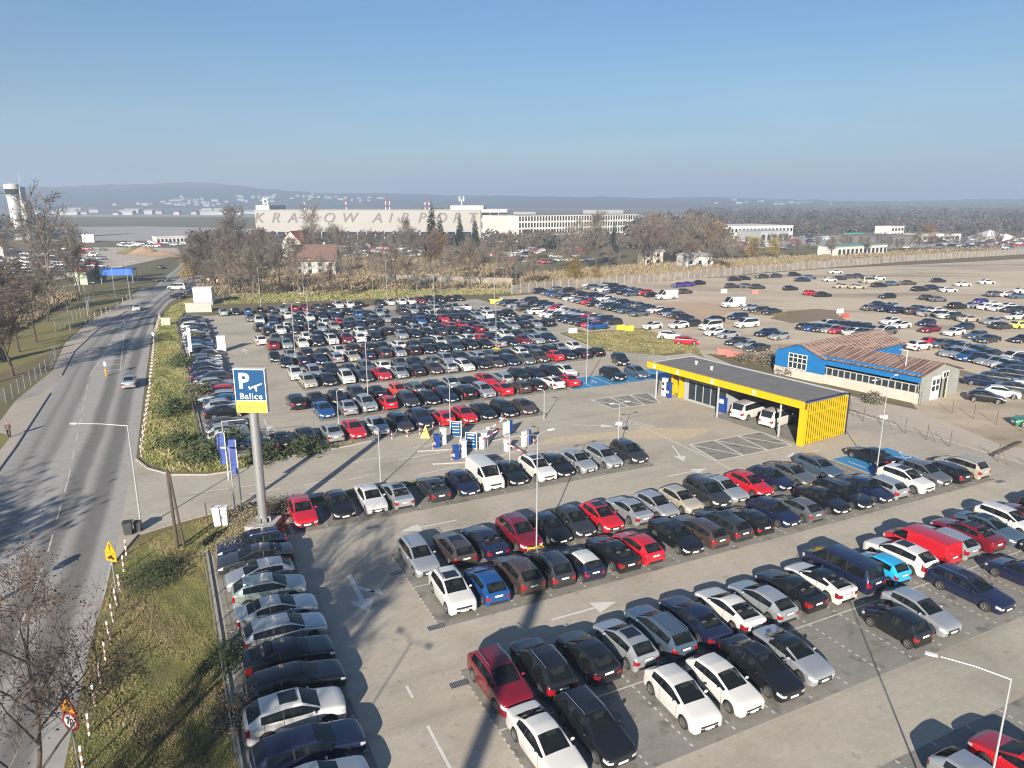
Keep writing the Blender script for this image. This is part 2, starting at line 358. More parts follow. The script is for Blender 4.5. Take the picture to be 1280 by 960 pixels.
# kerbs with a real step
def kerb(pts, w=0.15, h=0.12, name='kerb'):
    mb = MB()
    for p, q in zip(pts, pts[1:]):
        p, q = Vector((p[0], p[1], 0)), Vector((q[0], q[1], 0)); d = q - p
        mb.box(((p.x + q.x) / 2, (p.y + q.y) / 2, h / 2 + 0.001), (d.length + 0.02, w, h), math.atan2(d.y, d.x))
    return tag(mb.build(name, m_kerb), kind='structure')
kerb([P(140, 706), P(172, 669), P(232, 651), P(292, 635), P(332, 625), L(6.8, 57.55), L(19.5, 57.3)])
kerb([P(170, 574), P(185, 586), P(215, 594), P(260, 594), P(300, 588), P(350, 573), P(420, 561), L(17.9, 69.8)])
kerb([L(0.95, -20), L(0.95, 51.45)]); kerb([L(2.35, 70.6), L(2.35, 166)])
kerb([L(71.5, -20), L(71.5, 40), L(71.5, 60), L(71, 90)])
kerb([P(-60, 665), P(18, 560), P(62, 492)], 0.18); kerb([P(76, 470), P(92, 440), P(122, 412), P(158, 389)], 0.18)
kerb([L(64.5, 99.2), L(66.2, 116)])

# bays: darker blocks, dotted lines between the slots, a solid line down the middle of each double row
bays = MB(); dots = MB(); lines = MB()
ZB, ZM = 0.016, 0.020
def quad(mb, a0, b0, a1, b1, z): mb.face([L(a0, b0, z), L(a1, b0, z), L(a1, b1, z), L(a0, b1, z)])
def bay_row(a0, a1, b0, b1, dash=0.45):
    n = round((a1 - a0) / 2.5)
    quad(bays, a0, b0, a1, b1, ZB)
    for i in range(n + 1):
        a = a0 + i * 2.5; k = b0 + 0.25
        while k < b1 - 0.2:
            quad(dots, a - 0.055, k, a + 0.055, k + 0.2, ZM); k += dash
DBL = [(16.7, 26, 72, 6.7), (12.3, 64.8, 35.1, 45.1)]
bay_row(12.0, 69.5, 21.0, 26.0); bay_row(12.0, 69.5, 26.0, 31.0)
bay_row(14.5, 69.5, 6.7, 11.7); bay_row(14.5, 69.5, 11.7, 16.7)
bay_row(12.5, 65.0, 35.1, 40.1); bay_row(12.5, 56.0, 40.1, 45.1)
bay_row(7.0, 40.0, 51.3, 56.3)
bay_row(8.0, 39.0, 70.3, 75.0, 0.9)
FAR = [(14.6, 46.5, 79.0), (15.4, 61.0, 93.7), (15.4, 61.0, 107.5), (15.4, 63.0, 122.0), (17.0, 63.0, 136.0), (16.6, 62.5, 149.5)]
for a0, a1, b in FAR:
    n = round((a1 - a0) / 2.5); a1 = a0 + 2.5 * n
    bay_row(a0, a1, b, b + 5, 0.9); bay_row(a0, a1, b + 5, b + 10, 0.9)
for a0, a1, b in [(12.0, 69.5, 26.0), (14.5, 69.5, 11.7), (12.5, 65.0, 40.1)] + [(x, y, z + 5) for x, y, z in FAR]:
    quad(lines, a0, b - 0.05, a1, b + 0.05, ZM + 0.003)
# the two columns along the left edge
for b0, b1, a0 in ((-15.0, 51.2, 1.3), (71.5, 164.0, 2.4)):
    bays.face([L(a0, b0, ZB), L(a0 + 5, b0, ZB), L(a0 + 5, b1, ZB), L(a0, b1, ZB)])
    b = b0
    while b < b1:
        k = a0 + 0.2
        while k < a0 + 4.8: quad(dots, k, b - 0.055, k + 0.2, b + 0.055, ZM); k += 0.5
        b += 2.5
tag(bays.build('parking_bays', m_bay), kind='structure'); tag(dots.build('bay_dots', m_faint), kind='structure'); tag(lines.build('bay_lines', m_faint), kind='structure')
# blue bays for the disabled
blue = MB(); bl = MB()
for i in range(6): quad(blue, 47.6 + i * 3.0, 78.9, 50.45 + i * 3.0, 84.2, ZM); quad(bl, 50.48 + i * 3.0, 78.9, 50.57 + i * 3.0, 84.2, ZM + 0.002)
for i in range(3): quad(blue, 56.3 + i * 2.6, 40.3, 58.75 + i * 2.6, 45.2, ZM); quad(bl, 58.78 + i * 2.6, 40.3, 58.87 + i * 2.6, 45.2, ZM + 0.002)
tag(blue.build('blue_bays', m_blue), kind='structure')
for a, b in ((52.0, 81.0), (61, 81), (63.4, 42.6)):      # wheelchair marks
    c = L(a, b, ZM + 0.004); vs, fs = [], []
    for i in range(14):
        t0, t1 = [2.6 + 4.0 * k / 14 for k in (i, i + 1)]
        bl.face([(c.x + r * math.cos(t), c.y + r * math.sin(t), c.z) for r, t in ((0.32, t0), (0.45, t0), (0.45, t1), (0.32, t1))])
    bl.box((c.x - 0.05, c.y + 0.55, c.z), (0.16, 0.7, 0.003), LA); bl.box((c.x + 0.2, c.y + 0.3, c.z + .0005), (0.5, 0.13, 0.003), LA); bl.box((c.x - 0.05, c.y + 1.05, c.z + 0.001), (0.25, 0.25, 0.003), LA)
# arrows and lines on the aisles
def arrow(a, b, ang, length=4.6, w=0.16, hw=0.62, z=ZM, kinked=0):
    c = L(a, b); d = Vector((math.cos(LA + ang), math.sin(LA + ang))); n = Vector((-d.y, d.x))
    def q(x, y): return (c.x + d.x * x + n.x * y, c.y + d.y * x + n.y * y, z)
    h = length / 2
    bl.face([q(-h, -w / 2), q(h - 1.6, -w / 2), q(h - 1.6, w / 2), q(-h, w / 2)])
    bl.face([q(h - 1.6, -hw), q(h, 0), q(h - 1.6, hw)])
    if kinked:
        bl.face([q(-0.9, w / 2), q(-0.5, w / 2), q(0.5, kinked * 0.8), q(0.2, kinked * 1.0)]); bl.face([q(0.1, kinked * 0.55), q(0.9, kinked * 1.35), q(0.05, kinked * 1.35)])
arrow(21.0, 33.0, 0); arrow(57.3, 32.4, 0); arrow(16.5, 48.3, math.pi); arrow(9.2, 41.0, -math.pi / 2, 5.0, 0.3, 0.75, kinked=1)
arrow(41.5, 48.5, 0); arrow(55, 47.6, math.pi); arrow(44.0, 53.0, -2.0); arrow(41.5, 64.3, -0.6); arrow(9.6, 104, math.pi / 2); arrow(10, 92, math.pi / 2); arrow(9, 80.5, -math.pi / 2); arrow(11.5, 124, math.pi / 2)
for b0, b1 in ((22.0, 27.8), (30, 31)): quad(bl, 9.05, b0, 9.2, b1, ZM)
def pxline(p, q, w=0.12):
    p, q = P(*p), P(*q); d = (q - p).normalized() * 1.0; n = Vector((-d.y, d.x, 0)) * w / 2; z = Vector((0, 0, ZM + 0.001))
    bl.face([p - n + z, q - n + z, q + n + z, p + n + z])
for p, q in [((350, 610), (312, 618)), ((380, 607), (420, 599)), ((437, 600), (462, 594)), ((498, 575), (550, 566)), ((516, 560), (558, 552)), ((522, 594), (572, 583)), ((437, 579), (480, 571)), ((540, 580), (688, 553)),
             ((235, 617), (285, 611)), ((300, 609), (350, 601)), ((541, 580), (568, 572)), ((775, 520), (905, 582)), ((905, 582), (940, 600)), ((770, 536), (820, 534)), ((770, 536), (790, 527)), ((790, 527), (820, 534)),
             ((790, 531), (815, 533)), ((1085, 563), (1160, 580)), ((1160, 580), (1190, 588)), ((1060, 577), (1082, 585))]: pxline(p, q)
# hatched no-parking fields before the yellow shelter
def hatch(c4, n):
    p = [P(*c) for c in c4]
    for i in range(4): pxl(p[i], p[(i + 1) % 4])
    for k in range(n + 1):
        f = k / n; g = min(1, f + 1.0 / n)
        pxl(p[0].lerp(p[3], f), p[1].lerp(p[2], f)); pxl(p[0].lerp(p[3], f), p[1].lerp(p[2], g))
def pxl(p, q, w=0.17):
    d = (q - p).normalized(); n = Vector((-d.y, d.x, 0)) * w / 2; z = Vector((0, 0, ZM + 0.002 + rnd.random() * 0.004))
    bl.face([p - n + z, q - n + z, q + n + z, p + n + z])
hatch([(862, 556), (897, 576), (990, 557), (950, 540)], 3); hatch([(738, 500), (766, 511), (826, 504), (810, 491)], 3)
tag(bl.build('road_markings', m_white), kind='structure')
sheet('parking_bays', [P(862, 556), P(897, 576), P(990, 557), P(950, 540)], 0.0165, m_bay); sheet('parking_bays', [P(738, 500), P(766, 511), P(826, 504), P(810, 491)], 0.0165, m_bay)
yl = MB()
for p4 in ([(668, 556), (690, 547), (790, 537), (760, 549)], [(760, 549), (800, 535), (892, 536), (860, 549)]): yl.face([P(*c) + Vector((0, 0, 0.0165)) for c in p4])
tag(yl.build('yellow_strip', m_yel_pave), kind='structure')
# road lines: edge line, centre island hatching, dashes
rl = MB()
def line_px(pts, w=0.14, dash=None):
    z = Vector((0, 0, 0.011))
    for p, q in zip(pts, pts[1:]):
        p, q = P(*p), P(*q); d = q - p; n = Vector((-d.y, d.x, 0)).normalized() * w / 2
        if not dash: rl.face([p - n + z, q - n + z, q + n + z, p + n + z]); continue
        k = 0.0
        while k < d.length:
            a = p + d.normalized() * k; b = p + d.normalized() * min(d.length, k + dash); rl.face([a - n + z, b - n + z, b + n + z, a + n + z]); k += 2 * dash
line_px([(112, 470), (132, 440), (156, 398), (168, 392)]); line_px([(112, 470), (150, 465), (154, 430), (156, 398)])
for k in range(7):
    f = k / 7
    line_px([(116 + 26 * f, 465 - 50 * f), (150 + 3 * f, 462 - 50 * f)], 0.3)
line_px([(20, 800), (60, 690), (85, 600), (110, 480)], 0.12, 3.0); line_px([(98, 900), (120, 790), (142, 690)], 0.1); line_px([(160, 480), (160, 440), (163, 410)], 0.1, 2)
tag(rl.build('lane_lines', m_faint), kind='structure')
# green pieces
VN = [P(112, 812), P(141, 706), P(172, 670), P(232, 652), P(292, 636), P(332, 626), L(6.7, 57.4), L(6.7, 51.5), L(0.9, 51.3), L(0.9, -20), (-9, 0), (-12.2, 5), P(80, 960)]
VU = [P(172, 576), P(186, 586), P(215, 594), P(260, 594), P(300, 588), P(350, 573), P(420, 561), L(17.8, 69.9), L(8, 70.5), L(2.3, 70.6), L(2.3, 166), P(250, 366), P(214, 380), P(196, 400), P(190, 430), P(184, 480)]
sheet('grass_verge', VN, 0.013, m_verge); sheet('grass_verge', VU, 0.013, m_verge)
sheet('grass_strip', [L(6.8, 56.4), L(20.5, 56.4), L(20.0, 57.3), L(6.8, 57.5)], 0.03, m_lawn)
sheet('grass_island', [P(703, 417), L(64.8, 99.2), L(71, 92), L(77, 91.5), P(880, 447), P(868, 430), P(800, 410)], 0.016, m_lawn)
sheet('lawn', [P(-80, 520), P(-10, 470), P(30, 455), P(66, 440), P(88, 420), P(108, 400), P(148, 379), P(175, 358), P(140, 362), P(60, 400), P(-80, 440)], 0.006, m_lawn)
sheet('lawn', [P(-70, 590), P(-12, 538), P(14, 545), P(-10, 575)], 0.016, m_lawn)
# airfield beyond
sheet('apron', [P(60, 292), P(110, 301), P(330, 301), P(330, 286), P(180, 283), P(60, 284)], 0.05, m_apron)
sheet('runway', [P(-100, 268), P(-100, 271), P(900, 271), P(900, 268.4)], 0.10, m_apron)
sheet('bare_lot', [P(-60, 370), P(60, 352), P(170, 330), P(226, 318), P(222, 310), P(120, 309), P(-60, 320)], 0.012, m_sandy)
sheet('car_lot', [P(420, 312), P(640, 322), P(640, 312), P(420, 306)], 0.05, m_apron)
sheet('car_lot', [P(880, 305), P(1300, 312), P(1300, 296), P(900, 296)], 0.05, m_apron)

# hills on the horizon
HP = ([-400, 0, 100, 200, 270, 340, 420, 480, 560, 640, 760, 860, 940, 1040, 1300, 1700], [70, 82, 98, 116, 120, 94, 72, 76, 56, 48, 38, 48, 32, 28, 30, 50])
def hills():
    vs, fs = [], []; na, rr = 420, [2650, 3000, 3200, 3400, 3600, 3900, 4200, 4450, 4600, 4800, 5200, 5800, 6500]
    for r in rr:
        for i in range(na + 1):
            th = R(-47 + 94 * i / na); u = math.tan(th)
            w = u + 0.00002 * (r - 4600)
            ridge = float(np.interp(640 + 900 * w * .97, HP[0], HP[1])) + 4 * math.sin(17 * w + r * .002) + 3 * math.sin(41 * w + 1.3 + r * .004) + 2.0 * math.sin(97 * w + r * .01) + 1.6 * math.sin(173 * w + r * .02)
            k = max(0.0, 1 - ((r - 4600) / 1950.0) ** 2)
            near = 26 * math.exp(-((u - .05) / .25) ** 2) + 18 * math.exp(-((u + .75) / .3) ** 2) + 5 * math.sin(9 * u)
            z = -5 + (ridge + 5) * k + near * math.exp(-((r - 3400) / 500.0) ** 2) * .6
            vs.append((r * math.sin(th), r * math.cos(th), z))
    n = na + 1
    for k in range(len(rr) - 1):
        for i in range(na): fs.append((k * n + i, k * n + i + 1, (k + 1) * n + i + 1, (k + 1) * n + i))
    me = bpy.data.meshes.new('hills'); me.from_pydata(vs, [], fs)
    me.polygons.foreach_set('use_smooth', [True] * len(fs))
    me.materials.append(patchy('hill_cover', [(0.38, (0.012, 0.015, 0.011)), (0.54, (0.022, 0.024, 0.016)), (0.6, (0.05, 0.048, 0.028)), (0.7, (0.10, 0.085, 0.05))], (0.004, 0.016, 0.06), bump=0))
    me.update(); return tag(inst('hills', me), kind='structure')
hills()

# the air: hills and the airfield fade in it
hz = MB(); hz.box((0, 0, 81), (16400, 16400, 170))
m, t, b = new_mat('thin_air'); t.nodes.remove(b); pv = t.nodes.new('ShaderNodeVolumePrincipled')
pv.inputs['Color'].default_value = (0.55, 0.68, 0.88, 1); pv.inputs['Density'].default_value = 0.00042; pv.inputs['Anisotropy'].default_value = 0.2
t.links.new(pv.outputs['Volume'], t.nodes['Material Output'].inputs['Volume'])
haze = hz.build('haze', m); haze['kind'] = 'stuff'; haze['label'] = 'pale blue autumn haze over the airfield and hills'
# ------------------------------------------------------------------ cars
def paint(name, col, metal=0.25, rough=0.28):
    return mat('paint_' + name, col, rough, metal, 0.05, 1.0, coat=1.0, spec=0.25)
PAINT = {'W': ('white', (0.53, 0.525, 0.505), 0.0), 'K': ('black', (0.008, 0.009, 0.011), 0.0), 'N': ('navy blue', (0.011, 0.016, 0.045), 0.15), 'S': ('silver', (0.40, 0.42, 0.44), 0.55),
         'G': ('grey', (0.12, 0.13, 0.14), 0.4), 'D': ('dark grey', (0.035, 0.038, 0.043), 0.3), 'R': ('red', (0.42, 0.012, 0.022), 0.05), 'M': ('dark red', (0.16, 0.008, 0.018), 0.15),
         'B': ('blue', (0.010, 0.065, 0.22), 0.15), 'b': ('brown', (0.075, 0.055, 0.048), 0.35), 'C': ('bright cyan', (0.02, 0.33, 0.60), 0.05), 'O': ('orange red', (0.62, 0.06, 0.03), 0.0),
         'E': ('green', (0.02, 0.20, 0.09), 0.1), 'T': ('pale green grey', (0.30, 0.36, 0.34), 0.4), 'Y': ('beige', (0.42, 0.38, 0.30), 0.3), 'L': ('grey blue', (0.07, 0.11, 0.16), 0.35), 'V': ('light yellow', (0.6, 0.55, 0.12), 0.0), 'P': ('purple', (0.05, 0.03, 0.2), 0.1)}
def paint_of(k): return paint(PAINT[k][0].replace(' ', '_'), PAINT[k][1], PAINT[k][2])
m_trim = mat('black_trim', (0.018, 0.018, 0.019), 0.6, var=0.2)
m_glass = glass('car_glass')
m_seat = mat('seat_fabric', (0.085, 0.082, 0.08), 0.9, 0, .4, 1.0)
def tinted():
    m, t, b = new_mat('tinted_glass'); b.inputs['Base Color'].default_value = (0.012, 0.016, 0.019, 1); b.inputs['Roughness'].default_value = 0.03; b.inputs['Specular IOR Level'].default_value = 0.6
    tr = t.nodes.new('ShaderNodeBsdfTransparent'); tr.inputs['Color'].default_value = (0.62, 0.68, 0.68, 1); mx = t.nodes.new('ShaderNodeMixShader'); mx.inputs['Fac'].default_value = 0.5
    t.links.new(b.outputs[0], mx.inputs[1]); t.links.new(tr.outputs[0], mx.inputs[2]); t.links.new(mx.outputs[0], t.nodes['Material Output'].inputs['Surface']); return m
m_glass_near = tinted()
m_head = mat('headlight', (0.62, 0.64, 0.66), 0.12, 0.3, 0.15, 9, coat=1.0)
m_tail = mat('tail_light', (0.22, 0.008, 0.012), 0.2, 0.0, 0.2, 8, coat=1.0)
m_plate = mat('number_plate', (0.75, 0.75, 0.72), 0.5, var=0.08, scale=12)
m_tyre = mat('tyre', (0.016, 0.016, 0.016), 0.85)
m_rim = mat('alloy', (0.42, 0.42, 0.43), 0.3, 0.8)
m_chrome = mat('bright_trim', (0.55, 0.55, 0.56), 0.25, 0.9)

# L, W, H, front overhang, wheelbase, hood-front z, cowl x/z, roof front x, roof rear x, rear glass base x/z, tail z, belt front/rear, side glass end, roof half width, wheel radius, clearance, roof-rear drop
TY = {
 'hatch':  dict(L=4.15, W=1.78, H=1.46, fo=.84, wb=2.56, zh=.78, xc=1.12, zc=.98, xf=1.98, xr=3.45, xb=4.00, zb=1.00, zt=.94, bf=.93, br=1.00, ge=3.42, rw=.60, r=.315, cl=.20, dr=.08),
 'city':   dict(L=3.55, W=1.65, H=1.50, fo=.72, wb=2.36, zh=.82, xc=.86, zc=1.00, xf=1.55, xr=3.10, xb=3.44, zb=1.02, zt=.95, bf=.95, br=1.00, ge=3.02, rw=.57, r=.29, cl=.19, dr=.05),
 'saloon': dict(L=4.68, W=1.82, H=1.44, fo=.90, wb=2.75, zh=.76, xc=1.30, zc=.97, xf=2.12, xr=3.25, xb=3.98, zb=1.05, zt=.99, bf=.92, br=.98, ge=3.55, rw=.59, r=.325, cl=.19, dr=.06),
 'coupe':  dict(L=4.55, W=1.85, H=1.40, fo=.90, wb=2.72, zh=.75, xc=1.28, zc=.95, xf=2.12, xr=3.05, xb=4.20, zb=1.05, zt=1.00, bf=.93, br=1.02, ge=3.60, rw=.58, r=.335, cl=.18, dr=.06),
 'estate': dict(L=4.70, W=1.82, H=1.48, fo=.90, wb=2.74, zh=.77, xc=1.28, zc=.98, xf=2.10, xr=4.12, xb=4.56, zb=1.02, zt=.94, bf=.93, br=.99, ge=4.16, rw=.60, r=.325, cl=.19, dr=.07),
 'suv':    dict(L=4.50, W=1.86, H=1.66, fo=.88, wb=2.67, zh=.94, xc=1.18, zc=1.12, xf=1.98, xr=3.78, xb=4.34, zb=1.16, zt=1.06, bf=1.06, br=1.13, ge=3.80, rw=.63, r=.36, cl=.25, dr=.08),
 'mpv':    dict(L=4.40, W=1.82, H=1.64, fo=.86, wb=2.70, zh=.86, xc=.98, zc=1.06, xf=1.95, xr=3.86, xb=4.27, zb=1.08, zt=.98, bf=1.00, br=1.05, ge=3.92, rw=.64, r=.325, cl=.20, dr=.06),
 'van':    dict(L=5.00, W=1.94, H=1.97, fo=.86, wb=3.10, zh=1.02, xc=.78, zc=1.22, xf=1.55, xr=4.86, xb=4.95, zb=1.20, zt=1.02, bf=1.12, br=1.18, ge=1.98, rw=.80, r=.33, cl=.24, dr=.03),
 'minibus':dict(L=5.10, W=1.93, H=1.95, fo=.88, wb=3.15, zh=1.02, xc=.82, zc=1.20, xf=1.62, xr=4.72, xb=4.98, zb=1.16, zt=1.00, bf=1.12, br=1.16, ge=4.66, rw=.76, r=.33, cl=.23, dr=.05),
 'tallvan':dict(L=5.70, W=2.02, H=2.45, fo=.92, wb=3.45, zh=1.10, xc=.80, zc=1.32, xf=1.75, xr=5.60, xb=5.66, zb=1.30, zt=1.05, bf=1.20, br=1.26, ge=2.05, rw=.86, r=.35, cl=.25, dr=.03),
}
TNAME = {'hatch': 'hatchback', 'city': 'small hatchback', 'saloon': 'saloon', 'coupe': 'fastback', 'estate': 'estate car', 'suv': 'SUV', 'mpv': 'people carrier', 'van': 'panel van', 'minibus': 'minibus', 'tallvan': 'high-roof van', 'cabrio': 'convertible'}
TY['cabrio'] = dict(TY['saloon'], L=4.50, H=1.36, xr=3.05, xb=3.55, zb=1.02, ge=3.2)
TY['saloon']['H'] = 1.45
PARTN = ['body', 'trim', 'windscreen', 'rear_window', 'side_window', 'side_window', 'headlight', 'headlight', 'tail_light', 'tail_light', 'roof', 'grille']
def cage(ty, seams):
    p = TY[ty]; Lc = p['L']; w = p['W'] / 2
    lerp = lambda a, b, f: a + (b - a) * f
    belt = lambda x: lerp(p['bf'], p['br'], min(1, max(0, (x - p['xc']) / (p['ge'] - p['xc']))))
    big = ty in ('van', 'minibus', 'tallvan')
    zmid = lerp(p['cl'], p['zc'], 0.52)
    def hood(z, k, z3=None): return [(w * k, min(z3 or zmid, z - .12)), (w * k * .975, z - .085), (w * k * .93, z - .03), (w * k * .82, z - .004), (w * k * .70, z + .006), (w * k * .38, z + .02), (0, z + .024)]
    def cab(z, x, k=1.0):
        b = belt(x); rw = p['rw']
        return [(w * k, zmid), (w * k * .975, b - .075), (w * k * .94, b), (rw + (.075 if not big else .06), z - .115), (rw - .01, z - .03), (rw * .52, z + .004), (0, z + .014)]
    H = p['H'] - .014
    keys = [(0.0, hood(p['zh'] - .13, .80, p['zh'] - .33)), (0.09, hood(p['zh'] - .03, .91)), (0.34, hood(lerp(p['zh'], p['zc'], .25), .975)),
            (p['xc'], hood(p['zc'], 1.0)), (p['xf'], cab(H - .045, p['xf'])), (lerp(p['xf'], p['xr'], .4), cab(H, lerp(p['xf'], p['xr'], .4))), (p['xr'], cab(H - p['dr'], p['xr'], .985)),
            (p['xb'], hood(p['zb'], .955))]
    if Lc - p['xb'] > .3: keys += [(lerp(p['xb'], Lc, .8), hood(p['zt'] + .02, .93))]
    keys += [(Lc - .05 if Lc - p['xb'] <= .06 else max(p['xb'] + .02, Lc - .06), hood(p['zt'], .91)), (Lc, hood(p['zt'] - .13, .84, zmid))]
    keys.sort(key=lambda q: q[0])
    fw = p['fo']; rwx = p['fo'] + p['wb']; Ra = p['r'] + .07
    xs = {round(k[0], 3) for k in keys}
    for xw in (fw, rwx):
        for d in (-1.03, -.86, -.45, 0, .45, .86, 1.03): xs.add(round(xw + d * Ra, 3))
    bp = lerp(p['xf'], p['ge'], .47) if not big else 2.02
    extra = [bp - .035, bp + .035, p['ge']]
    if big and ty == 'minibus': extra += [3.4, 3.47]
    sm = []
    if seams:
        sm = [p['xc'] + .22, bp, ] + ([p['ge'] - .12] if ty not in ('city',) and not big else []) + ([3.3] if big else [])
        for s_ in sm: extra += [s_ - .011, s_ + .011]
    xs |= {round(e, 3) for e in extra}
    xs = sorted(x for x in xs if 0 <= x <= Lc)
    # drop wheel stations that crowd a key one
    kx = [round(k[0], 3) for k in keys] + [round(e, 3) for e in extra]
    out = []
    for x in xs:
        if x not in kx and any(abs(x - q) < .022 for q in kx): continue
        out.append(x)
    xs = out
    def rows(x):
        for (x0, r0), (x1, r1) in zip(keys, keys[1:]):
            if x0 - 1e-6 <= x <= x1 + 1e-6:
                f = (x - x0) / max(1e-6, x1 - x0); up = [(lerp(a[0], b[0], f), lerp(a[1], b[1], f)) for a, b in zip(r0, r1)]; break
        z = p['cl'] + (.08 if x < .05 or x > Lc - .05 else 0); s = z
        inner = .80
        for xw in (fw, rwx):
            d = abs(x - xw)
            if d < Ra * 1.01: z = max(z, p['r'] + math.sqrt(max(0, Ra * Ra - d * d)) * 1.0)
        k = up[0][0]
        if z > s + .01: up[0] = (up[0][0], max(up[0][1], z + .045)); up[1] = (up[1][0], max(up[1][1], up[0][1] + .03))
        return [(0, z), (k * inner, z), (k * .975, z)] + up
    bm = bmesh.new(); cr = bm.edges.layers.float.new('crease_edge')
    G_ = []
    for x in xs:
        rr = rows(x); X = Lc / 2 - x
        Rt = [bm.verts.new((X, -y, z)) if j not in (0, 9) else bm.verts.new((X, 0, z)) for j, (y, z) in enumerate(rr)]
        Lf = [Rt[j] if j in (0, 9) else bm.verts.new((X, y, z)) for j, (y, z) in enumerate(rr)]
        G_.append((Rt, Lf))
    panel = ty in ('van', 'tallvan')
    def pm(j, x0, x1, side):
        xm = (x0 + x1) / 2
        if j <= 1: return 1
        if j in (2, 3, 4):
            if any(abs(xm - s_) < .012 for s_ in sm): return 1
            if j == 3 and xm < .34: return 6 + side
            if j in ((3, 4) if big or ty in ('mpv', 'suv', 'estate') else (3,)) and xm > Lc - (.30 if Lc - p['xb'] > .3 else .16): return 8 + side
            return 0
        cabin = p['xc'] < xm < p['xb']
        if j == 5 and cabin:
            if p['xc'] + .1 < xm < p['ge']:
                if abs(xm - bp) < .04 or (ty == 'minibus' and abs(xm - 3.435) < .05): return 1
                return 4 + side
            return 0
        if p['xf'] < xm < p['xr'] and j >= 6: return 10
        if j >= 7 and p['xc'] < xm < p['xf']: return 2
        if j >= 7 and p['xr'] < xm < p['xb'] and not panel: return 3
        return 0
    for i in range(len(xs) - 1):
        for side in (0, 1):
            A, B = G_[i][side], G_[i + 1][side]
            for j in range(9):
                q = [A[j], B[j], B[j + 1], A[j + 1]]
                if side: q.reverse()
                f = bm.faces.new(q); f.material_index = pm(j, xs[i], xs[i + 1], side); f.smooth = True
    for end, rev in ((0, False), (-1, True)):
        Rt, Lf = G_[end]
        for j in range(9):
            if j == 0: q = [Rt[0], Rt[1], Lf[1]]
            elif j == 8: q = [Rt[8], Rt[9], Lf[8]]
            else: q = [Rt[j], Rt[j + 1], Lf[j + 1], Lf[j]]
            if rev: q.reverse()
            f = bm.faces.new(q); f.smooth = True
            f.material_index = 1 if j <= 1 else ((11 if j == 3 else 0) if end == 0 else 0)
    def setc(a, b, v):
        e = bm.edges.get((a, b))
        if e: e[cr] = v
    for i, x in enumerate(xs):
        for side in (0, 1):
            V = G_[i][side]
            if i + 1 < len(xs):
                Wn = G_[i + 1][side]
                setc(V[2], Wn[2], .6); setc(V[1], Wn[1], .6)
                if p['xc'] - .01 <= x < p['xb'] - .01:
                    for j in (5, 6): setc(V[j], Wn[j], .7)
                    setc(V[7], Wn[7], .4)
            if any(abs(x - q) < .002 for q in (p['xc'], p['xf'], p['xr'], p['xb'])):
                for j in range(5, 9): setc(V[j], V[j + 1], .55)
            if x in (round(bp - .035, 3), round(bp + .035, 3), round(p['ge'], 3)): setc(V[5], V[6], .8)
            if any(abs(abs(x - s_) - .011) < .002 for s_ in sm):
                for j in (2, 3, 4): setc(V[j], V[j + 1], 1)
    bmesh.ops.recalc_face_normals(bm, faces=bm.faces[:])
    me = bpy.data.meshes.new('cage'); bm.to_mesh(me); bm.free()
    return me
def smooth_parts(ty, level, seams):
    """subdivide the cage and cut it into one mesh per part"""
    me = cage(ty, seams)
    for k in range(12): me.materials.append(m_trim)
    if level:
        o = bpy.data.objects.new('cage', me); COL.objects.link(o)
        md = o.modifiers.new('s', 'SUBSURF'); md.levels = md.render_levels = level
        dg = bpy.context.evaluated_depsgraph_get(); dg.update()
        m2 = bpy.data.meshes.new_from_object(o.evaluated_get(dg)); bpy.data.objects.remove(o)
    else: m2 = me
    co = [tuple(v.co) for v in m2.vertices]; parts = {}
    for f in m2.polygons: parts.setdefault(f.material_index, []).append(tuple(f.vertices))
    return {k: (co, fs) for k, fs in parts.items()}
def cut(co, fs):
    ids = sorted({i for f in fs for i in f}); mp = {i: k for k, i in enumerate(ids)}
    return [co[i] for i in ids], [tuple(mp[i] for i in f) for f in fs]
def simple_mesh(name, chunks, mats, smooth=True):
    v, f, m = [], [], []
    for vs, fs, mi in chunks:
        k = len(v); v += vs; f += [tuple(i + k for i in q) for q in fs]; m += [mi] * len(fs)
    me = bpy.data.meshes.new(name); me.from_pydata(v, [], f)
    for q in mats: me.materials.append(q)
    me.polygons.foreach_set('material_index', m); me.polygons.foreach_set('use_smooth', [smooth] * len(f)); me.update()
    return me
def wheel_meshes(r, style):
    t = MB(); w = .105
    t.lathe([(r * .66, -w), (r * .93, -w), (r, -w * .75), (r, w * .75), (r * .93, w), (r * .66, w), (r * .62, w * .5)], 20, axis='Y')
    rim = MB(); rr = r * .66
    rim.lathe([(rr, w * .98), (rr * .90, w * 1.0), (rr * .86, w * .35), (.001, w * .3)], 20, 1, axis='Y')
    rim.lathe([(rr * 1.02, w * .9), (rr * 1.0, w * 1.02), (rr * .88, w * 1.02), (rr * .86, w * .6)], 20, 0, axis='Y')
    n = (5, 10, 7)[style]
    for i in range(n):
        a = 2 * math.pi * i / n
        rim.box((rr * .48 * math.cos(a), w * .8, rr * .48 * math.sin(a)), (rr * .86, .02, rr * (.26 if n == 5 else .16)), 0, 0, ry=-a)
    rim.lathe([(rr * .2, w * .95), (.001, w * .98)], 10, 0, axis='Y')
    return t.mesh('wheel', [m_tyre], True), rim.mesh('rim', [m_rim, m_tyre])
MESH = {}
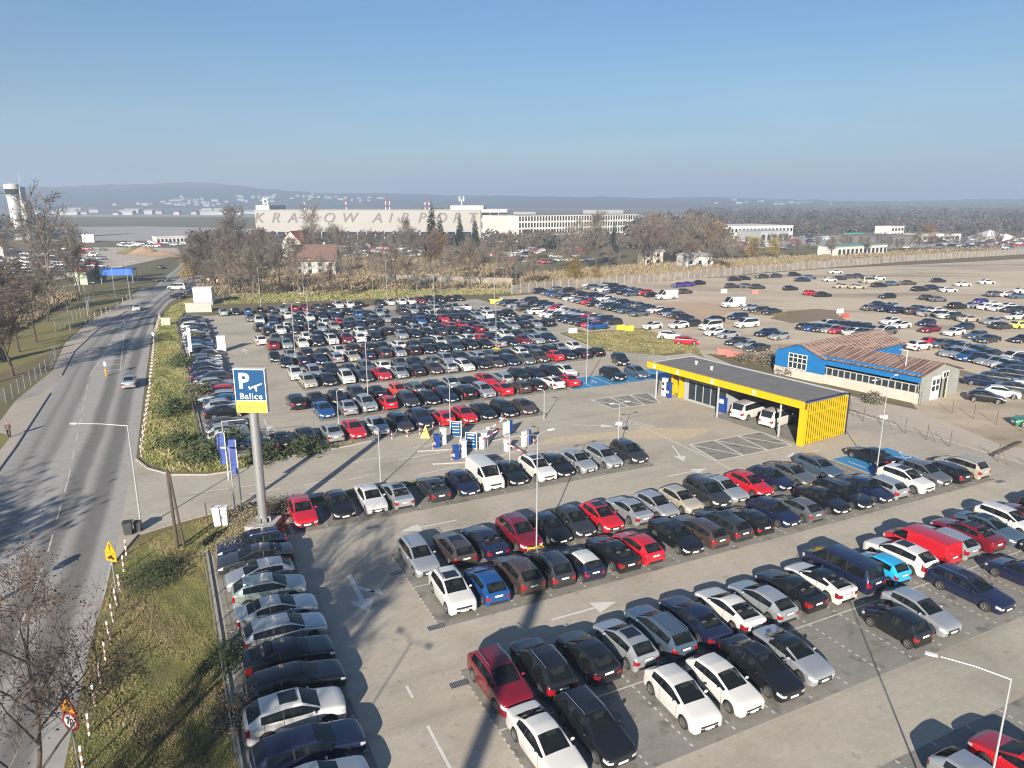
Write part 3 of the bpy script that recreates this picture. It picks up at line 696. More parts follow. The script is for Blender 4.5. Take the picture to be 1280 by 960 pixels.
def car_meshes(ty, lod):
    if (ty, lod) in MESH: return MESH[(ty, lod)]
    p = TY[ty]; d = {}
    parts = smooth_parts(ty, (2, 1, 0)[lod], lod == 0)
    g = {k: cut(*v) for k, v in parts.items()}
    def one(k, name, m): return simple_mesh(name, [(g[k][0], g[k][1], 0)], [m]) if k in g else None
    h = p['L'] / 2; w = p['W'] / 2
    extra_body = MB()
    plate = MB(); plate.box((0, 0, 0), (.025, .52, .115)); extra = {}
    zf, zr = .42 + (p['cl'] - .19), (.80 if ty not in ('saloon', 'coupe', 'cabrio') else .72) + (p['H'] - 1.45) * .25
    hs = MB(); hs.box((h - p['xc'] - .95, 0, 0), (.12, .02, .02))
    if lod == 0:
        d['body'] = simple_mesh('body', [(g[0][0], g[0][1], 0), (g[1][0], g[1][1], 1)], [paint_of('S'), m_trim])
        d['roof'] = one(10, 'roof', paint_of('S')); d['windscreen'] = one(2, 'windscreen', m_glass_near); d['rear_window'] = one(3, 'rear_window', m_glass_near)
        d['sideR'] = one(4, 'side_window', m_glass_near); d['sideL'] = one(5, 'side_window', m_glass_near)
        d['headR'] = one(6, 'headlight', m_head); d['headL'] = one(7, 'headlight', m_head); d['tailR'] = one(8, 'tail_light', m_tail); d['tailL'] = one(9, 'tail_light', m_tail)
        d['grille'] = one(11, 'grille', m_trim)
        pf = MB(); pf.box((h + .008, 0, zf), (.03, .52, .115)); pf.box((h + .006, 0, zf), (.028, .56, .15), mi=1); d['plateF'] = pf.mesh('number_plate', [m_plate, m_trim])
        pr = MB(); pr.box((-h - .008, 0, zr), (.03, .52, .115)); pr.box((-h - .004, 0, zr), (.028, .56, .15), mi=1); d['plateR'] = pr.mesh('number_plate', [m_plate, m_trim])
        for s, nm in ((1, 'mirL'), (-1, 'mirR')):
            b = MB(); xm = h - p['xc'] - .34; zm = p['bf'] + .07; ym = s * (w * .94 + .10)
            for k in range(5):
                pass
            prof = [(.001, -.11), (.055, -.08), (.075, 0), (.055, .08), (.001, .11)]
            vs = []; n = 8
            for r_, yy in prof:
                for i in range(n):
                    a = 2 * math.pi * i / n; vs.append((xm + r_ * math.cos(a) * .9, ym + yy, zm + r_ * math.sin(a)))
            fs = [(k * n + i, k * n + (i + 1) % n, (k + 1) * n + (i + 1) % n, (k + 1) * n + i) for k in range(4) for i in range(n)]
            b.raw(vs, [f if s > 0 else f[::-1] for f in fs]); b.box((xm + .01, s * (w * .94 + .01), zm - .05), (.05, .14, .05))
            d[nm] = b.mesh('mirror', [paint_of('S')], True)
        if ty in ('estate', 'suv', 'mpv'):
            rl_ = MB()
            for s in (1, -1):
                y = s * (p['rw'] - .03); x0 = h - p['xf'] - .15; x1 = h - p['xr'] + .05
                rl_.path([(x0, y, p['H'] - .03), (x0 - .12, y, p['H'] + .035), (x1 + .12, y, p['H'] + .02), (x1, y, p['H'] - .05)], [.018] * 4, 6)
            d['rail'] = rl_.mesh('roof_rail', [m_chrome])
        # lower intake and rear skirt sit a few mm proud of the bumpers
        bv = g[0][0] + g[1][0] + (g[11][0] if 11 in g else [])
        def face_x(z, s, yw=.42): return min(max(s * v[0] for v in bv if abs(v[1] - y0) < .14 and abs(v[2] - z) < .12) for y0 in (-yw, 0, yw))
        zl = p['cl'] + .16; xi = face_x(zl, 1); b = MB(); b.box((xi - .05, 0, zl), (.12, 1.0, .13)); d['intake'] = b.mesh('lower_grille', [m_trim])
        xr_ = face_x(zl, -1); b = MB(); b.box((-xr_ + .05, 0, zl - .01), (.12, 1.15, .16)); d['skirt'] = b.mesh('bumper_strip', [m_trim])
        def side_y(x, z): return max([v[1] for v in g[0][0] if abs(v[0] - x) < .12 and abs(v[2] - z) < .08] or [w])
        if ty in ('hatch', 'suv', 'saloon', 'estate', 'coupe'):
            xa, xb_ = h - p['xf'] - .18, h - p['xf'] - .95; zt_ = p['H']; zs = max(v[2] for v in g[10][0]) if 10 in g else zt_
            def roof_z(x): return max([v[2] for v in g[10][0] if abs(v[0] - x) < .16 and abs(v[1]) < .36] or [zs])
            b = MB(); za = zb_ = zs + .005; b.raw([(xa, -.42, za), (xa, .42, za), (xb_, .42, zb_), (xb_, -.42, zb_), (xa + .02, -.44, za - .05), (xa + .02, .44, za - .05), (xb_ - .02, .44, zb_ - .05), (xb_ - .02, -.44, zb_ - .05)], [(0, 1, 2, 3), (4, 5, 1, 0), (5, 6, 2, 1), (6, 7, 3, 2), (7, 4, 0, 3)]); d['sunroof'] = b.mesh('sunroof', [m_glass])
        bi = MB(); x0, x1 = h - p['xc'] - .12, h - p['xr'] + .02; zs_ = p['bf'] - .16; bi.box(((x0 + x1) / 2, 0, zs_), (x0 - x1, p['W'] * .84, .05)); bi.box((x0 - .12, 0, zs_ + .07), (.5, p['W'] * .8, .12))
        for k_, xs_ in enumerate((h - p['xf'] - .42, h - p['xf'] - 1.42)):
            for s in (-.38, .38): bi.box((xs_, s, zs_ + .18), (.16, .46, .36), mi=1); bi.box((xs_ - .03, s, zs_ + .42), (.1, .26, .16), mi=1)
            if k_: bi.box((xs_, 0, zs_ + .15), (.16, .3, .3), mi=1)
        bi.tube((h - p['xf'] + .18, .38, zs_ + .16), (h - p['xf'] + .24, .38, zs_ + .14), .17, n=12); d['interior'] = bi.mesh('interior', [m_trim, m_seat])
    else:
        bc = [(g[0][0], g[0][1], 0), (g[1][0], g[1][1], 1)]
        if 10 in g: bc.append((g[10][0], g[10][1], 0))
        for k, mi in ((6, 2), (7, 2), (8, 3), (9, 3), (11, 1)):
            if k in g: bc.append((g[k][0], g[k][1], mi))
        pb = MB(); pb.box((h + .005, 0, zf), (.03, .52, .12)); pb.box((-h - .005, 0, zr), (.03, .52, .12)); bc.append((pb.v, pb.f, 4))
        mats = [paint_of('S'), m_trim, m_head, m_tail, m_plate]
        if lod == 1:
            d['body'] = simple_mesh('body', bc, mats)
            d['windscreen'] = one(2, 'windscreen', m_glass); d['rear_window'] = one(3, 'rear_window', m_glass)
            d['sideR'] = one(4, 'side_window', m_glass); d['sideL'] = one(5, 'side_window', m_glass)
        else:
            d['chunks'] = bc + [(g[k][0], g[k][1], 5) for k in (2, 3, 4, 5) if k in g]
    MESH[(ty, lod)] = d; return d
lerp_ = lambda a, b, f: a + (b - a) * f
WHL = {}
def wheel_of(r, style):
    k = (round(r, 3), style)
    if k not in WHL:
        tm, rm = wheel_meshes(r, style); ch = []
        for me, base in ((tm, 0), (rm, 1)):
            vs = [tuple(v.co) for v in me.vertices]
            ch += [(vs, [tuple(f.vertices)], (0 if base == 0 or f.material_index == 1 else 1)) for f in ()]
            f0 = [tuple(f.vertices) for f in me.polygons if base == 0 or f.material_index == 1]; f1 = [tuple(f.vertices) for f in me.polygons if base == 1 and f.material_index == 0]
            if f0: ch.append(cut(vs, f0) + (0,))
            if f1: ch.append(cut(vs, f1) + (1,))
        WHL[k] = (tm, rm, simple_mesh('wheel', ch, [m_tyre, m_rim]))
    return WHL[k]
def slot_paint(o, key, i=0):
    o.material_slots[i].link = 'OBJECT'; o.material_slots[i].material = paint_of(key)
def build_car(name, label, cat, group, ty, colour, x, y, z, rz, lod, roof=None, style=0, sunroof=False, norail=False):
    d = car_meshes(ty, lod); p = TY[ty]
    t = thing(name, label, cat, (x, y, z), rz, group); t.scale = (rnd.uniform(.955, 1.04), rnd.uniform(.985, 1.01), rnd.uniform(.965, 1.04))
    b = inst('body', d['body'], t); slot_paint(b, colour)
    for k, nm in (('windscreen', 'windscreen'), ('rear_window', 'rear_window'), ('sideL', 'side_window'), ('sideR', 'side_window')):
        if d.get(k): inst(nm, d[k], t)
    if lod == 0:
        if d.get('roof'):
            ro = inst('roof', d['roof'], t); slot_paint(ro, roof or colour)
            if roof: ro['label'] = '%s roof' % ('black' if roof == 'K' else PAINT[roof][0])
        for k, nm in (('headL', 'headlight'), ('headR', 'headlight'), ('tailL', 'tail_light'), ('tailR', 'tail_light'), ('grille', 'grille'), ('plateF', 'number_plate'), ('plateR', 'number_plate'), ('rail', 'roof_rail'), ('intake', 'lower_grille'), ('skirt', 'bumper_strip'), ('interior', 'interior')):
            if d.get(k) and not (k == 'rail' and norail): inst(nm, d[k], t)
        if sunroof and d.get('sunroof'): inst('sunroof', d['sunroof'], t)
        for k in ('mirL', 'mirR'): slot_paint(inst('mirror', d[k], t), colour)
    tm, rm, wm = wheel_of(p['r'], style)
    xf = p['L'] / 2 - p['fo']; xr = xf - p['wb']; yy = p['W'] / 2 - .13
    for xw in (xf, xr):
        for s in (1, -1):
            w_ = inst('wheel', tm if lod == 0 else wm, t, (xw, s * yy, p['r']), 0 if s > 0 else math.pi)
            if lod == 0: inst('rim', rm, w_)
    return t

# the cars of the place: rows on the grid, then the loose ones of the gravel yard
CARS = []      # (x, y, heading, type, colour, roof, row phrase, order in row, kind of place)
UP, DN = math.pi / 2, -math.pi / 2           # away from / towards the photographer along the grid
def put(a, b, ang, ty, col, row, roof=None, z=0.017):
    q = L(a, b); CARS.append(dict(x=q.x, y=q.y, h=LA + ang, ty=ty, c=col, roof=roof, row=row, z=z))
def put_u(u, bline, side, face, ty, col, row, roof=None, push=0.0):
    """car whose bumper stands near grid line bline at pixel column u; side = +1 when the bay runs away from the line"""
    Lc = TY[ty]['L']; a = a_at(u, bline + .25)
    put(a + rnd.uniform(-.06, .06), bline + side * (0.32 + Lc / 2 + push + rnd.uniform(-.1, .15)), (DN if face == 'n' else UP) + rnd.gauss(0, .018), ty, col, row, roof)
# single row along the entry lane
R_ENTRY = 'single row along the entry lane'
for u, f, ty, c in [(386, 'n', 'saloon', 'R'), (433, 'n', 'hatch', 'K'), (474, 'n', 'saloon', 'W'), (508, 'a', 'saloon', 'S'), (553, 'a', 'coupe', 'D'), (590, 'n', 'hatch', 'N'), (621, 'n', 'van', 'W'), (652, 'n', 'saloon', 'K'),
                    (686, 'n', 'suv', 'W'), (711, 'n', 'hatch', 'K'), (740, 'n', 'saloon', 'S'), (772, 'n', 'estate', 'S'), (802, 'n', 'mpv', 'D')]: put_u(u, 51.4, 1, f, ty, c, R_ENTRY)
R_DF = 'front rank of the yellow-footed lamp row'
for u, f, ty, c, rf in [(583, 'n', 'suv', 'W', None), (626, 'a', 'hatch', 'B', None), (671, 'a', 'suv', 'b', None), (708, 'a', 'mpv', 'D', None), (746, 'a', 'city', 'N', 'W'), (790, 'a', 'coupe', 'K', None), (822, 'a', 'hatch', 'R', None),
                    (871, 'n', 'saloon', 'K', None), (902, 'a', 'estate', 'b', None), (932, 'a', 'estate', 'D', None), (961, 'a', 'hatch', 'K', None), (995, 'n', 'hatch', 'N', None), (1023, 'a', 'hatch', 'G', None), (1058, 'n', 'saloon', 'K', None),
                    (1086, 'n', 'estate', 'K', None), (1113, 'n', 'saloon', 'N', None), (1131, 'a', 'estate', 'S', None), (1160, 'n', 'suv', 'W', None), (1186, 'n', 'suv', 'G', None), (1208, 'a', 'estate', 'K', None), (1231, 'a', 'mpv', 'Y', None)]: put_u(u, 35.1, 1, f, ty, c, R_DF, rf)
R_DB = 'back rank of the yellow-footed lamp row'
for u, f, ty, c in [(540, 'n', 'estate', 'S'), (587, 'a', 'estate', 'b'), (626, 'a', 'saloon', 'N'), (668, 'n', 'suv', 'M'), (708, 'n', 'hatch', 'K'), (738, 'n', 'hatch', 'D'), (773, 'n', 'hatch', 'R'), (811, 'a', 'saloon', 'S'), (842, 'n', 'hatch', 'S'),
                    (874, 'n', 'hatch', 'Y'), (908, 'n', 'mpv', 'D'), (932, 'n', 'saloon', 'S'), (962, 'n', 'hatch', 'R'), (991, 'n', 'hatch', 'N'), (1018, 'n', 'saloon', 'G'), (1054, 'n', 'estate', 'L'), (1120, 'a', 'saloon', 'K')]: put_u(u, 40.2, 1, f, ty, c, R_DB, push=.25)
R_TB = 'back rank of the nearest double row'
for a, f, ty, c, rf in [(13.25, 'n', 'suv', 'M', None), (15.75, 'a', 'suv', 'K', None), (18.25, 'a', 'hatch', 'K', None), (20.75, 'a', 'hatch', 'S', None), (23.25, 'a', 'estate', 'L', None), (25.75, 'a', 'saloon', 'N', None), (28.25, 'a', 'coupe', 'W', None),
                        (30.75, 'a', 'hatch', 'S', None), (33.25, 'a', 'coupe', 'K', None), (35.75, 'a', 'coupe', 'W', 'K'), (38.3, 'a', 'minibus', 'N', None), (40.85, 'a', 'city', 'C', None), (43.3, 'a', 'suv', 'W', None), (45.9, 'a', 'van', 'R', None),
                        (48.3, 'a', 'estate', 'S', None), (50.8, 'a', 'saloon', 'M', None), (53.3, 'n', 'saloon', 'L', None), (55.8, 'n', 'estate', 'W', None), (58.3, 'a', 'hatch', 'M', None), (60.8, 'n', 'hatch', 'K', None), (63.3, 'a', 'saloon', 'S', None)]:
    put(a + rnd.uniform(-.07, .07), 26.3 + TY[ty]['L'] / 2 + rnd.uniform(0, .2), (DN if f == 'n' else UP) + rnd.gauss(0, .018), ty, c, R_TB, rf)
R_TF = 'front rank of the nearest double row'
for a, f, ty, c in [(13.3, 'n', 'saloon', 'W'), (15.8, 'n', 'estate', 'K'), (20.7, 'n', 'hatch', 'W'), (23.3, 'n', 'hatch', 'W'), (25.9, 'n', 'saloon', 'K'), (28.3, 'n', 'cabrio', 'S'), (35.8, 'a', 'city', 'K'), (38.3, 'n', 'hatch', 'S'), (43.4, 'n', 'estate', 'N'), (48.3, 'a', 'hatch', 'N'), (53.3, 'a', 'saloon', 'K')]:
    put(a + rnd.uniform(-.07, .07), 21.35 + TY[ty]['L'] / 2 + rnd.uniform(0, .2), (DN if f == 'n' else UP) + rnd.gauss(0, .018), ty, c, R_TF, 'K' if ty == 'cabrio' else None)
R_BC = 'row cut by the picture bottom'
for a, f, ty, c in [(28.2, 'n', 'hatch', 'S'), (31.0, 'a', 'hatch', 'R')]: put(a, 13.5, (DN if f == 'n' else UP) + rnd.gauss(0, .02), ty, c, R_BC)
R_LC = 'column beside the rough verge'
for k, (f, ty, c) in enumerate([('w', 'estate', 'N'), ('w', 'saloon', 'D'), ('w', 'hatch', 'S'), ('e', 'suv', 'T'), ('e', 'saloon', 'S'), ('e', 'estate', 'S'), ('e', 'coupe', 'K'), ('e', 'estate', 'K'), ('e', 'suv', 'W'), ('e', 'estate', 'N'), ('e', 'saloon', 'S')]):
    put((3.85 if f == 'w' else 4.05 if k < 7 else 3.75) + rnd.uniform(-.25, .25), 49.9 - k * 2.42, (0 if f == 'e' else math.pi) + rnd.gauss(0, .03), ty, c, R_LC)
# far part of the car park
TYW = ['hatch'] * 7 + ['saloon'] * 5 + ['estate'] * 5 + ['suv'] * 4 + ['coupe'] * 2 + ['mpv'] * 2 + ['city'] * 1
def string_row(s, a0, b, row, side=1):
    for k, ch in enumerate(s):
        if ch == '.': continue
        ty = rnd.choice(TYW); put(a0 + 1.25 + 2.5 * k + rnd.uniform(-.12, .12), b + .35 + TY[ty]['L'] / 2 + rnd.uniform(-.1, .25), (DN if rnd.random() < .62 else UP) + rnd.gauss(0, .02), ty, ch, row)
def rs(n, gap=.04): return ''.join('.' if rnd.random() < gap else rnd.choice('KKKKKKDDDNNNNGGGSSSSSWWWWRMbBLT') for _ in range(n))
string_row('KKSRSDNRRKKb', 8.2, 70.3, 'single row facing the gates')
string_row('BSSRDKNKSRbKWR', 14.4, 79.0, 'front rank of the first double row past gates')
string_row('KKKDKOGKSKRSKKKW', 12.0, 84.0, 'back rank of the first double row past gates')
string_row('YKWDRSKbSWKbNGbRKKK', 15.4, 93.7, 'front rank of the second double row past gates')
string_row('WSKDGWGKGSKSbKWLKSW', 14.5, 98.7, 'back rank of the second double row past gates')
string_row('KNNSYNDSKKKDKKSKMSN', 14.6, 107.5, 'front rank of the third double row past gates')
string_row('KSKDWKKKWKKWGWRKWKLT', 13.6, 112.5, 'back rank of the third double row past gates')
string_row('MTWKWMWK.SKKDKNMSKSKSK', 14.6, 122.0, 'front rank of the fourth double row past gates')
string_row('WGKWKKWWDKKSWKRRKSKWKK', 13.4, 127.0, 'back rank of the fourth double row past gates')
string_row('KWKKSYKNK.KKBKRKKSWKK', 15.6, 136.0, 'front rank of the fifth double row past gates'); string_row(rs(20), 15.0, 141.0, 'back rank of the fifth double row past gates')
string_row(rs(19, .12), 16.0, 149.5, 'front rank of the sixth double row past gates'); string_row(rs(18, .2), 15.0, 154.5, 'back rank of the sixth double row past gates')
string_row('TKBKKSMMDKWWK.KWWWMKKKK', 10.5, 165.0, 'last row before the tree belt')
put(55.4, 81.6, DN, 'suv', 'K', 'blue disabled bays'); put(59.3, 81.4, DN, 'hatch', 'L', 'blue disabled bays'); put(61.7, 89.0, DN - .3, 'suv', 'K', 'blue disabled bays'); put(52.0, 102.6, DN, 'saloon', 'D', 'second double row past gates')
R_FC = 'long column beside the hedge'
for k in range(36):
    if k in (4, ): continue
    c = 'NWSbDKSBSRGSDNKNSLGDKSNBKGSWKDNWSKGN'[k]
    put(5.0 + rnd.uniform(-.3, .3), 73.2 + k * 2.5, rnd.gauss(0, .03) + (0 if rnd.random() < .75 else math.pi), rnd.choice(TYW), c, R_FC)
# gravel yard
R_Y = {'a': 'first rank of the gravel yard', 'b': 'second rank of the gravel yard', 'c': 'middle of the gravel yard', 'd': 'ranks beyond the blue shed', 'e': 'corner right of the blue shed'}
YH_ = R(206)
def yard_row(p, q, n, row, h=YH_, gap=.06):
    for k in range(n):
        if rnd.random() < gap: continue
        g_ = P(p[0] + (q[0] - p[0]) * k / max(1, n - 1), p[1] + (q[1] - p[1]) * k / max(1, n - 1))
        ty = rnd.choice(TYW); CARS.append(dict(x=g_.x + rnd.uniform(-.4, .4), y=g_.y + rnd.uniform(-.4, .4), h=h + rnd.gauss(0, .06) + (math.pi if rnd.random() < .25 else 0), ty=ty, c=rnd.choice('KKKKKDDNNNNGGSSSSSWWWWRMBbL'), roof=None, row=row, z=.006))
yard_row((630, 381), (744, 411), 17, R_Y['a']); yard_row((655, 377), (765, 406), 16, R_Y['a'])
yard_row((676, 367), (800, 395), 17, R_Y['b']); yard_row((700, 364), (822, 391), 16, R_Y['b'])
yard_row((716, 358), (790, 370), 8, R_Y['b']); yard_row((735, 355), (815, 371), 9, R_Y['b'])
yard_row((832, 393), (855, 400), 4, R_Y['b'])
yard_row((1010, 412), (1096, 422), 10, R_Y['c']); yard_row((1030, 408), (1110, 418), 10, R_Y['c'])
yard_row((1150, 437), (1290, 468), 13, R_Y['d']); yard_row((1165, 431), (1290, 457), 11, R_Y['d'])
yard_row((1090, 388), (1190, 398), 7, R_Y['c']); yard_row((1098, 384), (1170, 392), 6, R_Y['c'])
yard_row((1215, 385), (1280, 392), 5, R_Y['c'])
def one(u, v, ty, c, row, deg=206):
    g_ = P(u, v); CARS.append(dict(x=g_.x, y=g_.y, h=R(deg) + rnd.gauss(0, .05), ty=ty, c=c, roof=None, row=row, z=.006))
c_ = R_Y['c']
for u, v, ty, c, dg in [(833, 374, 'tallvan', 'W', 200), (916, 384, 'tallvan', 'W', 200), (938, 388, 'hatch', 'S', 206), (950, 391, 'estate', 'D', 206), (964, 393, 'saloon', 'D', 206), (893, 403, 'saloon', 'K', 206), (922, 399, 'estate', 'N', 206), (888, 412, 'minibus', 'W', 206),
        (933, 409, 'minibus', 'W', 206), (893, 419, 'hatch', 'W', 206), (910, 422, 'saloon', 'S', 206), (848, 410, 'hatch', 'W', 206), (862, 408, 'estate', 'D', 206), (815, 411, 'hatch', 'W', 206), (837, 424, 'suv', 'W', -14), (858, 430, 'hatch', 'R', -10), (922, 431, 'saloon', 'D', 206), (933, 435, 'hatch', 'S', 206),
        (946, 439, 'saloon', 'D', 206), (958, 420, 'estate', 'N', 206), (974, 424, 'hatch', 'S', 206), (848, 359, 'hatch', 'P', 200), (858, 358, 'saloon', 'P', 200), (872, 356, 'saloon', 'K', 200), (856, 367, 'hatch', 'b', 20), (915, 360, 'hatch', 'D', 10), (933, 360, 'saloon', 'G', 10), (947, 361, 'hatch', 'D', 10),
        (930, 350, 'hatch', 'K', 10), (918, 351, 'hatch', 'K', 10), (952, 348, 'hatch', 'D', 190), (968, 347, 'saloon', 'D', 190), (988, 363, 'hatch', 'K', 10), (1014, 369, 'hatch', 'R', 10), (1028, 371, 'saloon', 'K', 10), (993, 345, 'hatch', 'K', 0), (1003, 352, 'saloon', 'N', 0), (1012, 349, 'hatch', 'L', 0), (1044, 342, 'saloon', 'W', 0),
        (1037, 352, 'hatch', 'W', 10), (1050, 350, 'hatch', 'D', 10), (1062, 348, 'saloon', 'b', 10), (1072, 347, 'saloon', 'D', 10), (1086, 354, 'minibus', 'Y', 10), (1098, 350, 'hatch', 'W', 10), (1052, 360, 'saloon', 'Y', 10), (1071, 361, 'saloon', 'Y', 10), (1099, 359, 'estate', 'K', 10), (1115, 357, 'hatch', 'L', 10), (1135, 356, 'saloon', 'b', 10),
        (1109, 373, 'hatch', 'K', 190), (1150, 364, 'estate', 'K', 10), (1165, 362, 'estate', 'N', 10), (1173, 353, 'hatch', 'K', 10), (1185, 365, 'estate', 'W', 10), (1203, 358, 'saloon', 'W', 10), (1233, 355, 'saloon', 'W', 10), (1160, 375, 'hatch', 'D', 10), (1172, 377, 'hatch', 'G', 10), (1196, 386, 'suv', 'K', 20), (1243, 371, 'suv', 'G', 10),
        (1257, 371, 'hatch', 'W', 10), (1272, 373, 'saloon', 'L', 10), (1277, 366, 'saloon', 'W', 10), (1228, 381, 'suv', 'P', 10), (1240, 383, 'hatch', 'W', 10), (1262, 386, 'saloon', 'W', 10), (1277, 390, 'hatch', 'K', 10), (1112, 405, 'hatch', 'W', 206), (1125, 410, 'saloon', 'W', 206), (1158, 407, 'hatch', 'N', 206), (1162, 415, 'saloon', 'M', 206),
        (1192, 419, 'saloon', 'W', 206), (1220, 423, 'estate', 'L', 206), (1235, 428, 'saloon', 'D', 206), (1210, 402, 'saloon', 'Y', 10), (1240, 405, 'saloon', 'S', 206), (1252, 411, 'hatch', 'D', 20), (1274, 410, 'hatch', 'V', 20), (1183, 398, 'suv', 'W', 200), (1268, 399, 'saloon', 'W', 200), (1277, 428, 'saloon', 'K', 206), (1205, 412, 'hatch', 'N', 206)]: one(u, v, ty, c, c_, dg)
e_ = R_Y['e']
for u, v, ty, c in [(1232, 502, 'hatch', 'K'), (1252, 496, 'hatch', 'W'), (1270, 491, 'saloon', 'D'), (1228, 482, 'saloon', 'N'), (1246, 478, 'hatch', 'D'), (1262, 473, 'saloon', 'K'), (1280, 470, 'estate', 'N'), (1290, 485, 'saloon', 'S')]: one(u, v, ty, c, e_, -30)
one(1292, 533, 'hatch', 'E', e_, 160)
# shelter, roads
for s, t, lab in ((9.6, 3.9, 'white minibus parked tail-out under the yellow shelter beside the glass office'), (5.9, 4.1, 'white minibus parked under the yellow shelter behind its steel column')):
    q = Vector((56.6, 49.5)) + Vector((-.1134, .9936)) * s + Vector((.9936, .1134)) * t; w_ = L(q.x, q.y)
    CARS.append(dict(x=w_.x, y=w_.y, h=LA + math.atan2(.1134, .9936) + .1, ty='minibus', c='W', roof=None, row=None, z=.017, lab=lab))
for u, v, ty, c, deg, lab in [(163, 482, 'saloon', 'S', 113, 'silver saloon driving away on the main road past the traffic island'), (172, 388, 'hatch', 'W', -70, 'white hatchback driving towards the camera on the main road'), (222, 373, 'hatch', 'K', 165, 'black hatchback leaving the roundabout by the white kiosk'),
                              (241, 368, 'saloon', 'N', 160, 'navy blue saloon half hidden behind the white kiosk'), (222, 362, 'minibus', 'W', 180, 'white minibus crossing the roundabout'), (202, 336, 'hatch', 'D', 100, 'dark grey hatchback on the far road beside the green fence'), (203, 352, 'saloon', 'K', 180, 'black saloon on the far side of the roundabout')]:
    g_ = P(u, v); CARS.append(dict(x=g_.x, y=g_.y, h=R(deg), ty=ty, c=c, roof=None, row=None, z=.012, lab=lab))
# far parking round the airport: masses of cars
def scatter_px(u0, u1, v0, v1, n, row='far'):
    for _ in range(n):
        g_ = P(rnd.uniform(u0, u1), rnd.uniform(v0, v1)); CARS.append(dict(x=g_.x, y=g_.y, h=rnd.choice((0, math.pi)) + rnd.gauss(.2, .1), ty=rnd.choice(TYW), c=rnd.choice('WWWWSSSKKDNRG'), roof=None, row='far', z=.055))
scatter_px(-20, 130, 312, 345, 110); scatter_px(430, 640, 306, 322, 120); scatter_px(640, 740, 305, 330, 60); scatter_px(900, 1290, 296, 311, 200); scatter_px(150, 260, 303, 309, 40)

# which ones are things, which are the mass far away
KEEP = 296
cars_ = [c for c in CARS if c['ty'] not in ('van', 'minibus', 'tallvan')]; vans_ = [c for c in CARS if c['ty'] in ('van', 'minibus', 'tallvan')]
for c in CARS:
    u, v, cz = proj((c['x'], c['y'], .7)); c['u'], c['v'] = u, v
    c['vis'] = -60 < u < 1340 and v < 1010; c['d'] = cz
def size_rank(c): return (0 if c.get('lab') else 1, c['d'])
seen = sorted([c for c in cars_ if c['vis']], key=size_rank)
things = seen[:KEEP]; mass = [c for c in seen[KEEP:]]
things += [c for c in vans_ if c['vis']]
# labels: colour and kind, then the row, then the neighbours, then the count along the row
def desc(c):
    n = PAINT[c['c']][0] + ' ' + TNAME[c['ty']]
    if c['ty'] == 'cabrio': n = 'silver convertible with black soft top'
    elif c['roof']: n += ' with %s roof' % PAINT[c['roof']][0]
    return n
rows = {}
for c in things:
    if c['row']: rows.setdefault(c['row'], []).append(c)
for rname, cs in rows.items():
    cs.sort(key=lambda c: (-c['v'] if 'column' in rname else c['u']))
    first = 'nearest end' if 'column' in rname else 'left end'
    from collections import Counter
    base = Counter(desc(c) for c in cs)
    def nb(c, i):
        out = []
        if i > 0: out.append(cs[i - 1])
        if i + 1 < len(cs): out.append(cs[i + 1])
        return out
    trial = []
    for i, c in enumerate(cs):
        if base[desc(c)] == 1: trial.append('%s in the %s' % (desc(c), rname)); continue
        n_ = nb(c, i); sd = lambda q: PAINT[q['c']][0] + ' ' + TNAME[q['ty']].split()[-1]
        trial.append('%s beside the %s, %s' % (desc(c), sd(n_[-1]), rname))
    cnt = Counter(trial); seen_ = Counter()
    for i, c in enumerate(cs):
        l = trial[i]
        if cnt[l] > 1 or len(l.split()) > 16:
            k = 1 + sum(1 for q in cs[:i] if desc(q) == desc(c))
            l = '%s %s from the %s, %s' % (ordinal(k), desc(c), first, rname) if k > 1 else 'first %s from the %s, %s' % (desc(c), first, rname)
        if len(l.split()) > 16: l = l.replace(' from the left end', '').replace(' from the nearest end', '')
        c['lab'] = l
for c in things:
    near = c['d'] < 74; big = c['ty'] in ('van', 'minibus', 'tallvan')
    nm = {'van': 'panel_van', 'tallvan': 'panel_van', 'minibus': 'minibus'}.get(c['ty'], 'parked_car' if c['row'] else 'car')
    cat = {'van': 'van', 'tallvan': 'van', 'minibus': 'minibus'}.get(c['ty'], 'car')
    grp = {'van': 'vans about the car park', 'tallvan': 'vans about the car park', 'minibus': 'minibuses about the car park'}.get(c['ty'], 'cars parked in rows' if c['row'] else 'cars driving on the road')
    build_car(nm, c['lab'], cat, grp, c['ty'], c['c'], c['x'], c['y'], c['z'], c['h'], 0 if near else 1, c['roof'], rnd.randrange(3), sunroof=(not c['roof'] and rnd.random() < .22 or (c['ty'] == 'suv' and c['c'] == 'W')) and c['d'] < 66, norail=rnd.random() < .4)
